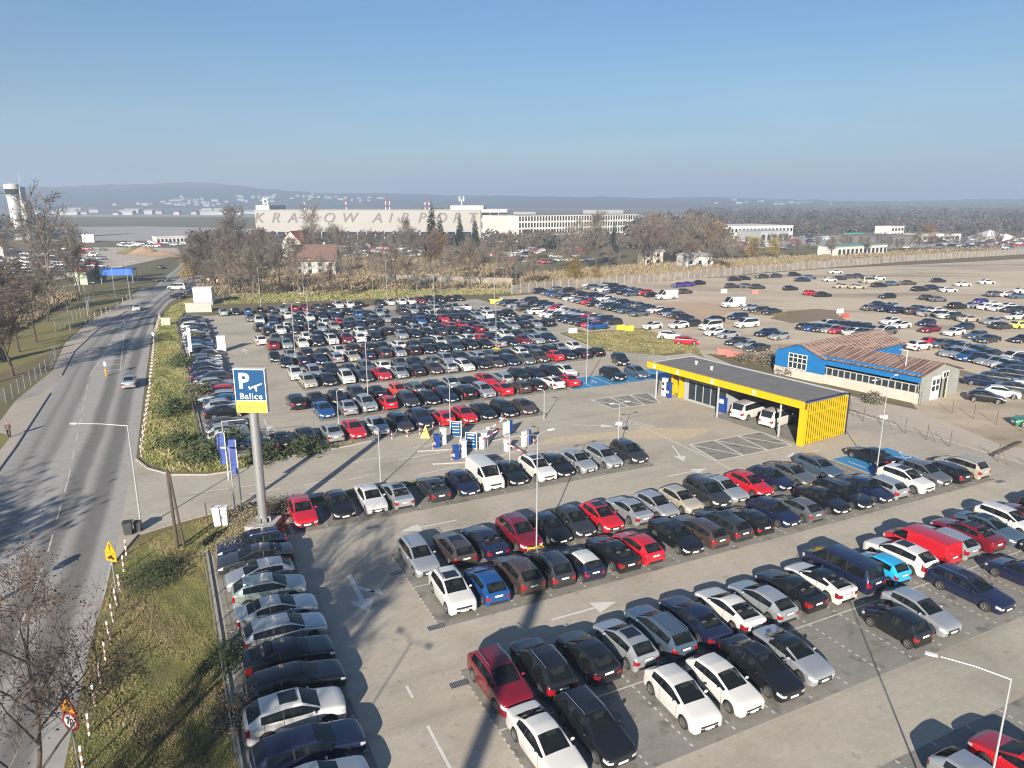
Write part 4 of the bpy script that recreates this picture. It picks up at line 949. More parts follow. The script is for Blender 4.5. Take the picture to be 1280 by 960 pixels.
def car_mass():
    keys = sorted({c['c'] for c in mass}); mats = [m_trim, m_head, m_tail, m_plate, m_glass, m_tyre] + [paint_of(k) for k in keys]
    V, F, M = [], [], []; k0 = 0
    for c in mass:
        d = car_meshes(c['ty'], 2); p = TY[c['ty']]; cs, sn = math.cos(c['h']), math.sin(c['h']); pi = 6 + keys.index(c['c'])
        ch = list(d['chunks']); wb = MB(); xf = p['L'] / 2 - p['fo']
        for xw in (xf, xf - p['wb']):
            for s in (1, -1): wb.tube((xw, s * (p['W'] / 2 - .22), p['r']), (xw, s * (p['W'] / 2 - .01), p['r']), p['r'], n=8)
        ch.append((wb.v, wb.f, 6))
        for vs, fs, mi in ch:
            k = len(V); V += [(c['x'] + x * cs - y * sn, c['y'] + x * sn + y * cs, z + c['z']) for x, y, z in vs]; F += [tuple(i + k for i in f) for f in fs]
            M += [(pi if mi == 0 else mi - 1)] * len(fs)
    me = bpy.data.meshes.new('distant_cars'); me.from_pydata(V, [], F)
    for q in mats: me.materials.append(q)
    me.polygons.foreach_set('material_index', M); me.polygons.foreach_set('use_smooth', [True] * len(F)); me.update()
    o = inst('distant_cars', me); tag(o, 'mass of parked cars far off in the gravel yard and around the airport', 'cars', None, 'stuff')
car_mass()
# ------------------------------------------------------------------ buildings and street furniture
def ztop(xy, v):
    """height over ground point xy that shows at pixel row v"""
    lo, hi = -5.0, 120.0
    for _ in range(60):
        m_ = (lo + hi) / 2
        if proj((xy[0], xy[1], m_))[1] > v: lo = m_
        else: hi = m_
    return lo
m_steel = mat('galvanised_steel', (0.36, 0.37, 0.38), 0.4, 0.6, 0.1, 4)
m_lampw = mat('lamp_paint', (0.36, 0.37, 0.38), 0.45, 0.2)
m_yellow = mat('signal_yellow', (0.56, 0.36, 0.002), 0.42, 0.0, 0.06, 2)
m_roofmem = mat('roof_membrane', (0.145, 0.142, 0.138), 0.8, 0, 0.15, 0.8)
m_navy = mat('navy_cladding', (0.012, 0.016, 0.07), 0.5)
m_signblue = mat('sign_blue', (0.0015, 0.052, 0.155), 0.35, 0, 0.04)
m_signyel = mat('sign_yellow', (0.62, 0.47, 0.06), 0.4, 0, 0.04)
m_signwhite = mat('sign_white', (0.62, 0.62, 0.61), 0.4, 0, 0.04)
m_black = mat('sign_black', (0.012, 0.012, 0.012), 0.5)
m_red = mat('sign_red', (0.32, 0.018, 0.025), 0.4, 0, 0.06)
m_orange = mat('work_sign_orange', (0.60, 0.29, 0.006), 0.4, 0, 0.06)
m_conc = mat('concrete', (0.36, 0.34, 0.31), 0.9, 0, 0.18, 1.2, bump=0.2)
m_wood = mat('weathered_wood', (0.07, 0.055, 0.045), 0.9, 0, 0.3, 5)
m_postbrown = mat('rusty_post', (0.085, 0.06, 0.048), 0.85, 0, 0.3, 6)
m_wall = mat('white_wall', (0.49, 0.475, 0.45), 0.85, 0, 0.10, 0.4)
m_beige = mat('terminal_cladding', (0.27, 0.258, 0.248), 0.7, 0, 0.05, 0.05)
m_dkglass = glass('dark_glazing', (0.02, 0.03, 0.04), 0.08)
m_letter = mat('grey_letters', (0.12, 0.112, 0.108), 0.6)
m_browntile = mat('brown_roof', (0.12, 0.075, 0.06), 0.85, 0, 0.2, 1.0)
m_redtile = mat('red_roof', (0.28, 0.07, 0.045), 0.85, 0, 0.2, 1.0)
m_greenroof = mat('green_roof', (0.14, 0.22, 0.19), 0.7, 0, 0.12, 0.5)
m_grey = mat('grey_cladding', (0.30, 0.31, 0.32), 0.7, 0, 0.1, 0.5)
m_bin = mat('bin_plastic', (0.035, 0.038, 0.04), 0.6)
m_bluepl = mat('machine_blue', (0.010, 0.045, 0.22), 0.4)
m_flag = mat('flag_blue', (0.035, 0.065, 0.24), 0.7, 0, 0.25, 2)

# --- P sign tower
def parking_tower():
    p = P(330, 659); H = 12.35
    t = thing('parking_sign', 'tall blue and yellow parking sign with white P on a round steel column', 'sign', (p.x, p.y, 0), R(-3))
    f = MB(); f.prism([(x * 1.05, y * 1.05) for x, y in ((-1, -1), (1, -1), (1, 1), (-1, 1))], 0, 0.5); f.build('footing', m_conc, t)
    c = MB(); c.lathe([(.62, .5), (.62, .56), (.34, .56), (.34, .62), (.33, 9.13)], 24)
    for i in range(8):
        a = i * math.pi / 4; c.box((.45 * math.cos(a), .45 * math.sin(a), .72), (.26, .03, .34), a)
    c.build('column', m_steel, t, smooth=False)
    w = 2.3; h0, hy, h1 = 9.15, 10.02, H
    b = MB(); b.box((0, 0, (h0 + h1) / 2), (w, .4, h1 - h0)); b.box((0, 0, h1 + .02), (w + .06, .46, .06)); b.build('sign_box', m_signwhite, t)
    y = -.205
    q = MB(); q.box((0, y, (hy + h1) / 2 + .01), (w - .1, .02, h1 - hy - .08)); q.build('blue_face', m_signblue, t)
    q = MB(); q.box((0, y, (h0 + hy) / 2 - .01), (w - .02, .02, hy - h0)); q.build('yellow_face', m_signyel, t)
    def letters(nm, txt, size, x, z, m, bold=0.0, sp=1.0):
        vs, fs = text_mb(txt, size, 0.006, 0, sp, bold); mb = MB(); mb.raw([(v.x + x, y - .02 - v.z, v.y + z) for v in vs], fs); return mb.build(nm, m, t)
    letters('lettering', 'P', 1.6, -.42, 11.45, m_signwhite, 0.045)
    letters('lettering', 'Balice', .64, .03, 10.36, m_signwhite, 0.006, 1.12)
    letters('lettering', 'airparking', .32, .2, 9.58, mat('sign_grey', (0.13, 0.12, 0.09), 0.6), 0, 1.12)
    r = MB(); vs = []
    for i in range(16):
        a0, a1 = 2 * math.pi * i / 16, 2 * math.pi * (i + 1) / 16
        r.face([(-.78 + rr * math.cos(a), y - .02, 9.58 + rr * math.sin(a)) for rr, a in ((.11, a0), (.16, a0), (.16, a1), (.11, a1))])
    r.build('ring_mark', mat('sign_grey', (0.42, 0.38, 0.20), 0.6), t)
    a = MB(); z0 = 11.1
    def poly(pts): a.face([(x * .88 + .03, y - .022, z0 + z * .9) for x, z in pts])
    poly([(-.12, -.24), (-.02, -.25), (.10, -.16), (.95, .17), (1.02, .25), (.93, .28), (.02, -.05), (-.10, -.13)])   # plane taking off: fuselage
    poly([(.30, -.02), (.46, -.42), (.54, -.40), (.55, .05)]); poly([(-.15, .0), (-.12, -.18), (-.02, -.14), (-.08, .03)])
    a.build('aeroplane_mark', m_signwhite, t)
parking_tower()

# --- lamps
def lamp(p, h, label, arms=(0, math.pi), arm=1.5, foot=False, cam_box=False, group='lamp posts in the car park', r=.058, hs=.72):
    t = thing('street_lamp', label, 'lamp post', (p[0], p[1], p[2] if len(p) > 2 else 0.01), 0, group)
    m_ = MB(); m_.tube((0, 0, 0), (0, 0, h), r, r * .55, 10); m_.tube((0, 0, 0), (0, 0, .5), r * 1.35, r * 1.3, 10); m_.build('pole', m_lampw, t)
    for a in arms:
        d = Vector((math.cos(a), math.sin(a), 0)); k = MB(); k.path([Vector((0, 0, h - .05)), Vector((0, 0, h)) + d * arm * .5 + Vector((0, 0, .10)), Vector((0, 0, h + .14)) + d * arm], [r * .5, r * .42, r * .36], 6); k.build('arm', m_lampw, t)
        hd = MB(); c = Vector((0, 0, h + .15)) + d * (arm + .28); hd.box(c, (.68 * hs, .26 * hs, .09 * hs), a); hd.box(c - Vector((0, 0, .05 * hs)), (.5 * hs, .2 * hs, .03), a); hd.build('luminaire', m_signwhite, t)
    if foot:
        f = MB()
        for i in range(6):
            a = i * math.pi / 3; d = Vector((math.cos(a), math.sin(a), 0)); f.path([d * .62, d * .62 + Vector((0, 0, .62)), d * .1 + Vector((0, 0, .62))], [.05] * 3, 6)
            d2 = Vector((math.cos(a + math.pi / 3), math.sin(a + math.pi / 3), 0)); f.tube(d * .62 + Vector((0, 0, .6)), d2 * .62 + Vector((0, 0, .6)), .05, n=6)
        f.build('crash_guard', m_yellow, t)
    if cam_box:
        for i in range(4):
            c = MB(); a = i * math.pi / 2 + .5; c.box((.22 * math.cos(a), .22 * math.sin(a), h * .62), (.3, .12, .14), a); c.build('camera', m_signwhite, t)
        c = MB(); c.box((.1, 0, h * .62), (.3, .3, .35)); c.build('junction_box', m_signwhite, t)
    return t
lamp(L(21.6, 40.4), 8.9, 'tall lamp post on a yellow hoop guard in the nearest full double row', (LA + .2, LA + .2 + math.pi), .9, True)
lamp(L(56.4, 40.5), 8.9, 'tall twin-arm lamp post with camera cluster before the yellow slatted wall', (LA + .3, LA + .3 + math.pi * .9), 1.5, cam_box=True)
lamp((16.2, 20.3, 0.01), 9.0, 'tall lamp post rising at the lower right corner of the car park', (LA + 2.2,), 2.0, r=.05, hs=.55)
lamp(P(476, 606), 5.2, 'slim lamp post behind the silver saloon of the entry-lane row', (R(150),), .6)
lamp(P(424, 541), 4.6, 'slim lamp post before the silver saloon facing the entry gates', (R(30),), .2)
lamp(P(563, 541), 5.3, 'slim lamp post beside the yellow marker at the entry gates', (R(30),), .2)
lamp(P(637, 592), 5.0, 'slim lamp post with hooked arm behind the white panel van', (R(150),), .5)
lamp(P(680, 524), 3.3, 'short lamp post at the right end of the row facing the gates', (R(150),), .3)
lamp(P(772, 569), 5.2, 'lamp post with camera cluster beside the hatched field and triangle marking', (LA, LA + math.pi), .6, cam_box=True)
lamp(P(733, 479), 9.4, 'tall lamp post at the blue disabled bays', (LA, LA + math.pi), .6)
lamp(L(21.4, 84.0), 9.0, 'tall lamp post in the first double row past the gates', (LA, LA + math.pi), .7, True)
lamp(L(48.6, 105.6), 8.6, 'tall lamp post at the right end of the second double row', (LA, LA + math.pi), .7, True)
lamp(L(17.6, 112.4), 9.0, 'tall lamp post on a yellow guard near the left end of the third double row', (LA, LA + math.pi), .7, True)
lamp(L(22.5, 126.9), 8.6, 'tall lamp post in the fourth double row past the gates', (LA, LA + math.pi), .7, True)
lamp(L(50.8, 141.0), 9.4, 'tall lamp post on a yellow guard towards the back right of the car park', (LA, LA + math.pi), .7, True)
lamp(P(177, 661), 8.2, 'grey lamp post with long arm over the junction beside two bins', (R(180),), 3.6, group='street lamps along the main road', r=.07)
for (u, v), h, lb in [((88, 413), 8.5, 'street lamp on the left verge before the mesh fence'), ((146, 386), 9.5, 'street lamp on the left verge before the blue awning'), ((163, 375), 9.5, 'street lamp on the left verge near the roundabout'), ((326, 383), 9.0, 'lamp post at the back of the car park before the bare trees, left one'),
                      ((380, 372), 9.5, 'pale pole in the tree belt behind the last row, left of the white house'), ((484, 376), 10.0, 'pale pole in the tree belt behind the middle of the last row'), ((618, 380), 8.5, 'lamp post over the yellow barrier at the back right corner'), ((236, 336), 9.5, 'lamp post at the far side of the roundabout by yellow bushes'), ((110, 395), 7, 'thin mast on the left verge behind the lawn')]:
    lamp(P(u, v), h, lb, (R(20),), 1.6, group='street lamps along the main road')
mst = thing('mast', 'tall round mast standing behind the camera', 'mast', (-13.4, -22.0, 0)); k = MB(); k.tube((0, 0, 0), (0, 0, 27), .45, .4, 12); k.build('pole', m_steel, mst)
lm = lamp((16.0, -12.0, 0.0), 15.5, 'lamp mast standing near the photographer', (0.4, 0.4 + math.pi), .6, cam_box=True)
lamp((-11.4, 11.6, 0.013), 9.0, 'twin-arm lamp standing left of the photographer', (R(-40), R(140)), .9)
lamp((-6.5, 6.8, 0.013), 9.0, 'single-arm lamp standing just left of the photographer', (R(60),), .6)

# --- yellow shelter
def shelter():
    o = L(56.6, 49.5); ang = LA + math.atan2(.1134, .9936)          # local x = depth into the shelter, local y = along its front
    t = thing('shelter_building', 'long yellow car-park shelter with dark flat roof and slatted end wall', 'shelter', (o.x, o.y, 0.0), ang)
    Ln, D, H = 22.0, 7.2, 4.55
    b = MB(); b.box((D / 2, Ln / 2, H - .22), (D - .1, Ln - .1, .3)); b.build('roof', m_roofmem, t)
    b = MB(); b.box((D - .02, Ln / 2, H - .2), (.24, Ln + .2, .5)); b.box((D / 2, Ln + .05, H - .2), (D - .3, .2, .5)); b.build('roof_edge', m_grey, t)
    b = MB(); b.box((0, Ln / 2 + .2, H - .32), (.3, Ln + .6, .74)); b.box((0, -.02, (H - .7) / 2), (.3, .62, H - .70)); b.build('fascia', m_yellow, t)
    for y in (1.2, 6.0, 11.8, 17.2, 21.2):
        if y == 1.2: continue
        e = MB(); e.box((-.165, y, H - .32), (.02, .42, .46)); e.box((-.175, y, H - .32), (.01, .2, .22), 0, 1); e.build('emblem', [m_signwhite, m_yellow], t)
    s = MB(); n = 19
    for i in range(n): s.box((.42 + i * (D - .6) / (n - 1), -.24, H / 2 - .05), (.15, .07, H - .25))
    s.box((D / 2, -.10, H * .72), (D - .5, .06, .14)); s.box((D / 2, -.10, .5), (D - .5, .06, .1)); s.build('slat_wall', m_yellow, t)
    s = MB(); s.box((D / 2 + .1, .02, H / 2 - .1), (D - .5, .03, H - .4)); s.build('slat_gap_shade', mat('slat_gap_shade', (.10, .075, .02), .8), t)  # dark panel added behind the slats; its colour stands for the shaded gaps
    e = MB(); e.box((D + .02, -.12, H / 2), (.22, .4, H)); e.box((D / 2, -.02, H - .02), (D, .26, .08)); e.build('end_post', m_navy, t)
    sm_ = MB(); [sm_.box((-.153, 1.5 + i * 2.2, H - .32), (.006, .025, .72)) for i in range(10)]; [sm_.box((D / 2, .9 + i * 3.4, H - .066), (D - .4, .05, .012)) for i in range(7)]; sm_.build('panel_seams', m_roofmem, t)
    gt = MB(); gt.box((D + .14, Ln / 2, H - .12), (.14, Ln, .12)); [gt.tube((D + .14, y, .1), (D + .14, y, H - .1), .05, n=6) for y in (1.0, Ln - 1)]; gt.build('gutter', m_grey, t)
    bw = MB(); bw.box((D - .15, Ln / 2, (H - .4) / 2), (.12, Ln - .6, H - .45)); bw.build('back_wall', m_roofmem, t)
    for y in (3.0, 11.4, 21.4):
        c = MB(); c.tube((.55, y, 0), (.55, y, H - .35), .11, n=10); c.build('column', m_grey, t)
    of = MB(); of.box((5.0, 15.7, 1.75), (4.0, 6.6, 3.5)); of.box((4.9, 15.7, 3.55), (4.5, 7.0, .18)); ofo = of.build('office', m_grey, t)
    for i in range(5):
        y = 12.75 + i * 1.2
        g = MB(); g.box((2.985, y + .1, 1.45), (.03, 1.06, 2.3)); w = g.build('window', m_dkglass, ofo)
    fr = MB()
    for i in range(6): fr.box((2.96, 12.25 + i * 1.2, 1.45), (.07, .08, 2.5))
    fr.box((2.955, 15.3, 2.66), (.07, 6.2, .1)); fr.box((2.955, 15.3, .24), (.07, 6.2, .1)); fr.build('window_frame', m_grey, ofo)
    cb = MB(); cb.box((2.7, 12.5, .9), (.5, .9, 1.8)); cb.box((2.44, 12.5, 1.35), (.03, .6, .5), mi=1); cb.build('pay_point', [m_bluepl, m_signwhite], t)
    pl = MB(); pl.box((3.2, 19.6, 1.5), (.9, .25, 2.9)); pl.box((3.2, 20.9, 1.6), (.9, .25, 2.9)); pl.box((2.74, 20.2, 1.2), (.02, .7, 1.2)); pl.build('yellow_panel', m_yellow, t)
    vt = MB()
    for x, y in ((3.4, 15.2), (4.2, 18.4)): vt.tube((x, y, H - .1), (x, y, H + .28), .14, n=8); vt.tube((x, y, H + .28), (x, y, H + .34), .22, n=8)
    vt.build('roof_vent', m_signwhite, t)
    gd = MB(); gd.face([(.4, .4, .019), (6.9, .4, .019), (6.9, 12.0, .019), (.4, 12.0, .019)]); tag(gd.build('parking_bays', m_bay, None, (o.x, o.y, 0), ang), kind='structure')
    M = Matrix.Translation((o.x, o.y, 0)) @ Matrix.Rotation(ang, 4, 'Z')
    return M
SHM = shelter()
def machine(p, rz, label, tone, h=1.75, group='machines at the gates and shelter'):
    t = thing('pay_machine', label, 'ticket machine', (p[0], p[1], 0.012), rz, group)
    b = MB(); b.box((0, 0, h / 2), (.46, .62, h)); b.box((.03, 0, h + .03), (.56, .7, .08)); b.build('cabinet', tone, t)
    s = MB(); s.box((-.24, 0, h * .72), (.03, .42, .34)); s.build('screen', m_dkglass, t)
    s = MB(); s.box((-.245, 0, h * .4), (.04, .44, .3)); s.build('front_panel', m_signwhite if tone is not m_signwhite else m_bluepl, t); return t
for (x, y), lb, tn, h in [((2.2, 21.6), 'white pay machine at the far end of the yellow shelter', m_signwhite, 2.2), ((2.0, 20.6), 'blue pay machine between white machine and yellow panel at the shelter', m_bluepl, 1.9)]:
    q = SHM @ Vector((x, y, 0)); machine(q, LA, lb, tn, h)

# --- entry gates
for (u, v), lb, tn, h in [((546, 560), 'blue ticket column at the tip of the far gate island', m_bluepl, 1.35), ((554, 556), 'white ticket column behind the blue one on the far gate island', m_signwhite, 1.7), ((570, 575), 'blue ticket column at the tip of the near gate island', m_bluepl, 1.35), ((579, 572), 'white ticket column behind the blue one on the near gate island', m_signwhite, 1.7)]:
    machine(P(u, v), LA, lb, tn, h)
def board(p, rz, label, w=1.05, h=1.5):
    t = thing('info_board', label, 'sign', (p[0], p[1], 0.012), rz, 'blue boards at the gates'); b = MB(); b.box((0, 0, .35 + h / 2), (.12, w, h)); b.build('panel', m_signblue, t)
    f = MB(); f.box((.08, 0, .35 + h / 2), (.06, w + .14, h + .14)); f.box((.05, -w / 2, .2), (.08, .08, .4)); f.box((.05, w / 2, .2), (.08, .08, .4)); f.build('frame', m_signwhite, t)
    k = MB()
    for i in range(4): k.box((-.065, 0, .75 + i * .32), (.01, w * .7, .08))
    k.build('white_text_lines', m_signwhite, t)
board(P(570, 549), LA + .9, 'blue board with white frame behind the ticket column on the far island'); board(P(589, 564), LA + .9, 'blue board with white frame behind the ticket column on the near island')
def barrier(p, rz, label, up=0.0, arm=3.0):
    t = thing('barrier_gate', label, 'barrier', (p[0], p[1], 0.012), rz, 'barriers at the gates'); b = MB(); b.box((0, 0, .62), (.5, .42, 1.24)); b.box((0, 0, 1.27), (.56, .48, .06)); b.build('cabinet', m_signwhite, t)
    a = MB()
    for i in range(6):
        x0, x1 = -.3 + arm * i / 6, -.3 + arm * (i + 1) / 6; c = (x0 + x1) / 2
        a.box((.02 + .0 * c, -.3 - 0 * c, 1.0) if False else (c * math.cos(up), -.28, 1.05 + c * math.sin(up)), (arm / 6 * .995, .06, .1), 0, i % 2, ry=-up)
    a.build('arm', [m_signwhite, m_red], t)
barrier(P(603, 562), LA - .9, 'white barrier cabinet with raised arm behind the near blue board', .6); barrier(P(634, 565), LA - 1.1, 'white barrier cabinet on the right of the near island', -.25, 2.8)
barrier(P(612, 549), LA - .9, 'white barrier cabinet on the far island behind the white hood', .7)
hd = thing('white_hood', 'low white rounded shelter box between the two gate islands', 'box', P(600, 556), LA - .6); k = MB(); k.prism([(-.9, -.7), (.9, -.7), (.9, .7), (-.9, .7)], 0, 1.1); k.box((.1, 0, 1.2), (1.5, 1.2, .22)); k.box((.5, 0, 1.38), (.7, 1.2, .2)); k.build('shell', m_wall, hd)
for (u, v), lb in [((633, 546), 'white post with blue disc at the exit lane, farther one'), ((656, 559), 'white post with blue disc at the exit lane, nearer one')]:
    t = thing('lane_marker', lb, 'marker', P(u, v), LA - 1.2, 'markers at the exit lane'); k = MB(); k.box((0, 0, .85), (.3, .75, 1.7)); k.build('cabinet', m_signwhite, t)
    k = MB(); k.box((0, .62, .9), (.26, .42, 1.5)); k.build('blue_cabinet', m_bluepl, t); k = MB(); k.tube((-.16, .62, 1.25), (-.22, .62, 1.25), .17, n=12); k.build('disc', m_signwhite, t)
def bollard(p, label, group='striped bollards at the gates', h=.9):
    t = thing('bollard', label, 'bollard', (p[0], p[1], 0.012), 0, group); k = MB()
    for i in range(4): k.tube((0, 0, h * i / 4), (0, 0, h * (i + 1) / 4), .055, n=8, caps=(i == 3), mi=i % 2)
    k.build('post', [m_signwhite, m_red], t)
bn = ['by the red car facing the gates', 'by the silver car facing the gates', 'by the dark car facing the gates', 'left of the yellow marker', 'right of the yellow marker', 'before the blue ticket column on the far island', 'before the blue ticket column on the near island', 'beside the near exit marker', 'beside the far exit marker']
for (u, v), n_ in zip([(470, 553), (490, 549), (509, 546), (525, 543), (541, 539), (541, 562), (565, 576), (667, 557), (641, 543)], bn): bollard(P(u, v), 'red and white bollard ' + n_)
t = thing('marker_cone', 'yellow pyramid marker before the navy car at the gates', 'marker', P(532, 546)); k = MB(); b4 = [(-.5, -.45, 0), (.5, -.45, 0), (.5, .45, 0), (-.5, .45, 0)]; k.raw(b4 + [(-.03, -.03, 1.15), (.03, -.03, 1.15), (.03, .03, 1.15), (-.03, .03, 1.15)], [(0, 1, 5, 4), (1, 2, 6, 5), (2, 3, 7, 6), (3, 0, 4, 7), (4, 5, 6, 7)]); k.build('pyramid', mat('marker_yellow', (0.75, 0.62, 0.02), .5), t)
t = thing('marker_cone', 'orange and yellow pyramid marker above the far blue board', 'marker', P(571, 544)); k = MB(); k.raw(b4 + [(-.03, -.03, 1.3), (.03, -.03, 1.3), (.03, .03, 1.3), (-.03, .03, 1.3)], [(0, 1, 5, 4), (1, 2, 6, 5), (2, 3, 7, 6), (3, 0, 4, 7), (4, 5, 6, 7)]); k.build('pyramid', m_orange, t)
isl = MB()
for q in ([(541, 581), (600, 578), (640, 566), (668, 557), (655, 553), (590, 563)], [(520, 565), (560, 563), (600, 555), (650, 545), (640, 542), (565, 552)]): isl.prism([PXY(*c) for c in (q if True else q)][::-1], 0.013, 0.13)
tag(isl.build('traffic_island', m_kerb), kind='structure')

# --- flags, cabinet, bins, poles by the entrance
for (u, v), h, lb in [((302, 631), 5.6, 'blue banner flag on a white pole nearest the sign column'), ((286, 600), 4.4, 'blue banner flag on a white pole at the hedge')]:
    p = P(u, v); t = thing('banner_flag', lb, 'flag', p, R(10), 'blue banner flags'); k = MB(); k.tube((0, 0, 0), (0, 0, h), .06, .035, 8); k.build('pole', m_signwhite, t)
    k = MB(); n = 8
    for i in range(n):
        z0, z1 = h - 2.9 + 2.9 * i / n, h - 2.9 + 2.9 * (i + 1) / n; w0, w1 = [.56 - .08 * math.sin(j * .9) for j in (i, i + 1)]; s0, s1 = .10 * math.sin(i * 1.1), .10 * math.sin((i + 1) * 1.1)
        k.face([(-.05, -.02, z0), (-.05, -.02, z1), (-.05 - w1, s1, z1), (-.05 - w0, s0, z0)]); k.face([(-.05 - w0, s0 + .012, z0), (-.05 - w1, s1 + .012, z1), (-.05, .0, z1), (-.05, .0, z0)])
    k.build('flag', m_flag, t)
t = thing('height_gauge', 'thin grey gallows frame beside the blue flags', 'frame', P(282, 575), R(10)); k = MB(); k.tube((0, 0, 0), (0, 0, 3.9), .05, n=6); k.tube((0, 0, 3.85), (2.0, 0, 3.95), .04, n=6); k.build('frame', m_lampw, t)
lamp(P(294, 639), 5.2, 'short white lamp with box head beside the blue flags', (R(170),), .15, cam_box=False, group='lamp posts in the car park')
t = thing('utility_cabinet', 'white utility cabinet on the grass beside the entry road', 'cabinet', P(277, 657), R(8)); k = MB(); k.box((0, 0, .75), (1.05, .5, 1.5)); k.build('housing', m_signwhite, t); k = MB(); k.box((0, 0, 1.53), (1.15, .6, .07)); k.build('lid', m_signwhite, t); k = MB(); k.box((0, -.255, .8), (.03, .02, 1.3)); k.box((.15, -.262, .85), (.05, .02, .2)); k.build('door_seam', m_grey, t)
for (u, v), s, lb in [((161, 668), .92, 'black wheeled bin beside the lamp post'), ((173, 664), .72, 'smaller dark bin leaning by the lamp foot')]:
    t = thing('wheelie_bin', lb, 'bin', P(u, v), R(20), 'bins at the junction'); k = MB(); vs = [(-.27, -.3, .08), (.27, -.3, .08), (.27, .3, .08), (-.27, .3, .08), (-.33, -.36, 1.0), (.33, -.36, 1.0), (.33, .36, 1.0), (-.33, .36, 1.0)]
    k.raw([(x * s, y * s, z * s) for x, y, z in vs], [(3, 2, 1, 0), (4, 5, 6, 7), (0, 1, 5, 4), (1, 2, 6, 5), (2, 3, 7, 6), (3, 0, 4, 7)]); k.build('body', m_bin, t)
    k = MB(); k.box((0, 0, 1.06 * s), (.72 * s, .8 * s, .1 * s)); k.build('lid', m_bin, t); k = MB(); [k.tube((x * s, .3 * s, .1 * s), (x * s + .06, .3 * s, .1 * s), .1 * s, n=10) for x in (-.3, .25)]; k.build('wheels', m_tyre, t)
for (u, v), h, lb in [((222, 686), 6.0, 'dark weathered wooden pole on the verge by the entry road'), ((262, 670), 2.6, 'thin dark stake on the verge near the white cabinet')]:
    t = thing('wooden_pole', lb, 'pole', P(u, v), 0); k = MB(); k.tube((0, 0, 0), (-.12, .1, h), .13 if h > 4 else .05, .1 if h > 4 else .04, 8); k.build('shaft', m_wood, t)
    if h > 4: k = MB(); k.tube((.45, .1, 0), (.0, .1, h * .97), .09, .08, 8); k.build('strut', m_wood, t)
# wire fence between verge and the near column of cars
def wire_fence(pts, label, h=1.5, step=3.0, m=None, mesh=True, name='wire_fence', r=.035, brace=False, wires=4):
    m = m or m_postbrown; t = thing(name, label, 'fence', (pts[0][0], pts[0][1], 0)); o = Vector((pts[0][0], pts[0][1], 0)); last = None; wr = MB(); i = 0
    for p, q in zip(pts, pts[1:]):
        p, q = Vector((p[0], p[1], 0)), Vector((q[0], q[1], 0)); n = max(1, round((q - p).length / step))
        for k_ in range(n + (1 if q == Vector((pts[-1][0], pts[-1][1], 0)) else 0)):
            c = p.lerp(q, k_ / n) - o; k = MB(); k.tube(c, c + Vector((0, 0, h)), r, n=6)
            if brace and i % 2: k.tube(c + Vector((0, 0, h * .8)), c + (q - p).normalized() * 1.0, r * .6, n=5)
            i += 1; k.build('post', m, t)
            if last is not None:
                for z in [h * (.15 + .8 * w / (wires - 1)) for w in range(wires)]: wr.tube(last + Vector((0, 0, z)), c + Vector((0, 0, z)), .008, n=4, caps=False)
            last = c
    wr.build('wires', m_steel, t); return t
wire_fence([L(.7, -4), L(.8, 22), L(.7, 50.5)], 'low rusty wire fence between the rough verge and the column of cars', 1.3, 3.2)
wire_fence([L(1.9, 72), L(2.0, 160)], 'rusty wire fence between the hedge and the long column of cars', 1.6, 3.0)
wire_fence([PXY(1045, 508), PXY(1079, 527), PXY(1131, 542), PXY(1187, 559), PXY(1247, 577), PXY(1300, 594), PXY(1400, 626)], 'rusty post and wire fence along the right edge of the car park', 1.75, 3.2, brace=True, wires=5)
wire_fence([PXY(1150, 507), PXY(1190, 517), PXY(1245, 531), PXY(1310, 548)], 'second rusty wire fence between sandy track and gravel yard', 1.75, 3.0, wires=5)
t = thing('timber_beam', 'dark timber beam lying across the sandy track by the fence', 'beam', P(1258, 562), R(36)); k = MB(); k.box((0, 0, .12), (7.0, .22, .22)); k.build('beam', m_wood, t)
wire_fence([PXY(-30, 505), PXY(8, 505), PXY(64, 462), PXY(70, 446)], 'grey mesh fence beside the left pavement', 2.0, 2.6, m_steel, name='mesh_fence', wires=14)
wire_fence([PXY(70, 415), PXY(110, 392), PXY(112, 378)], 'pale mesh fence round the lot behind the left lawn', 2.2, 3, m_steel, name='mesh_fence', wires=10)
wire_fence([PXY(150, 352), PXY(185, 338), PXY(215, 324), PXY(232, 316)], 'green mesh fence along the far road', 3.0, 5, mat('fence_green', (.06, .10, .07), .6), name='mesh_fence', wires=16)

# --- road signs
def sign_post(p, h, label, name='road_sign', rz=0.0, group='road signs along the verge'):
    t = thing(name, label, 'road sign', (p[0], p[1], 0), rz, group); k = MB(); k.tube((0, 0, 0), (0, 0, h), .035, n=8); k.build('post', m_steel, t); return t
def xz(mb, pts, y, mi=0): mb.face([(x, y, z) for x, z in pts], mi)
def disc_xz(mb, x, z, r0, r1, y, mi, n=24):
    for i in range(n):
        a0, a1 = 2 * math.pi * i / n, 2 * math.pi * (i + 1) / n
        if r0 <= 0: mb.face([(x, y, z), (x + r1 * math.cos(a0), y, z + r1 * math.sin(a0)), (x + r1 * math.cos(a1), y, z + r1 * math.sin(a1))], mi)
        else: mb.face([(x + r * math.cos(a), y, z + r * math.sin(a)) for r, a in ((r0, a0), (r1, a0), (r1, a1), (r0, a1))], mi)
t = sign_post(P(148, 757), 3.0, 'yellow warning sign with exclamation triangle over a vehicle plate', rz=R(-20)); z = 3.0
k = MB(); k.prism([(-.42, -.02), (.42, -.02), (.42, .02), (-.42, .02)], z, z + .55)
k.raw([(x, y, zz) for y in (-.02, .02) for x, zz in ((-.45, z + .55), (.45, z + .55), (0, z + 1.35))], [(0, 1, 2), (5, 4, 3), (0, 2, 5, 3), (1, 4, 5, 2), (0, 3, 4, 1)]); k.build('plate', m_orange, t)
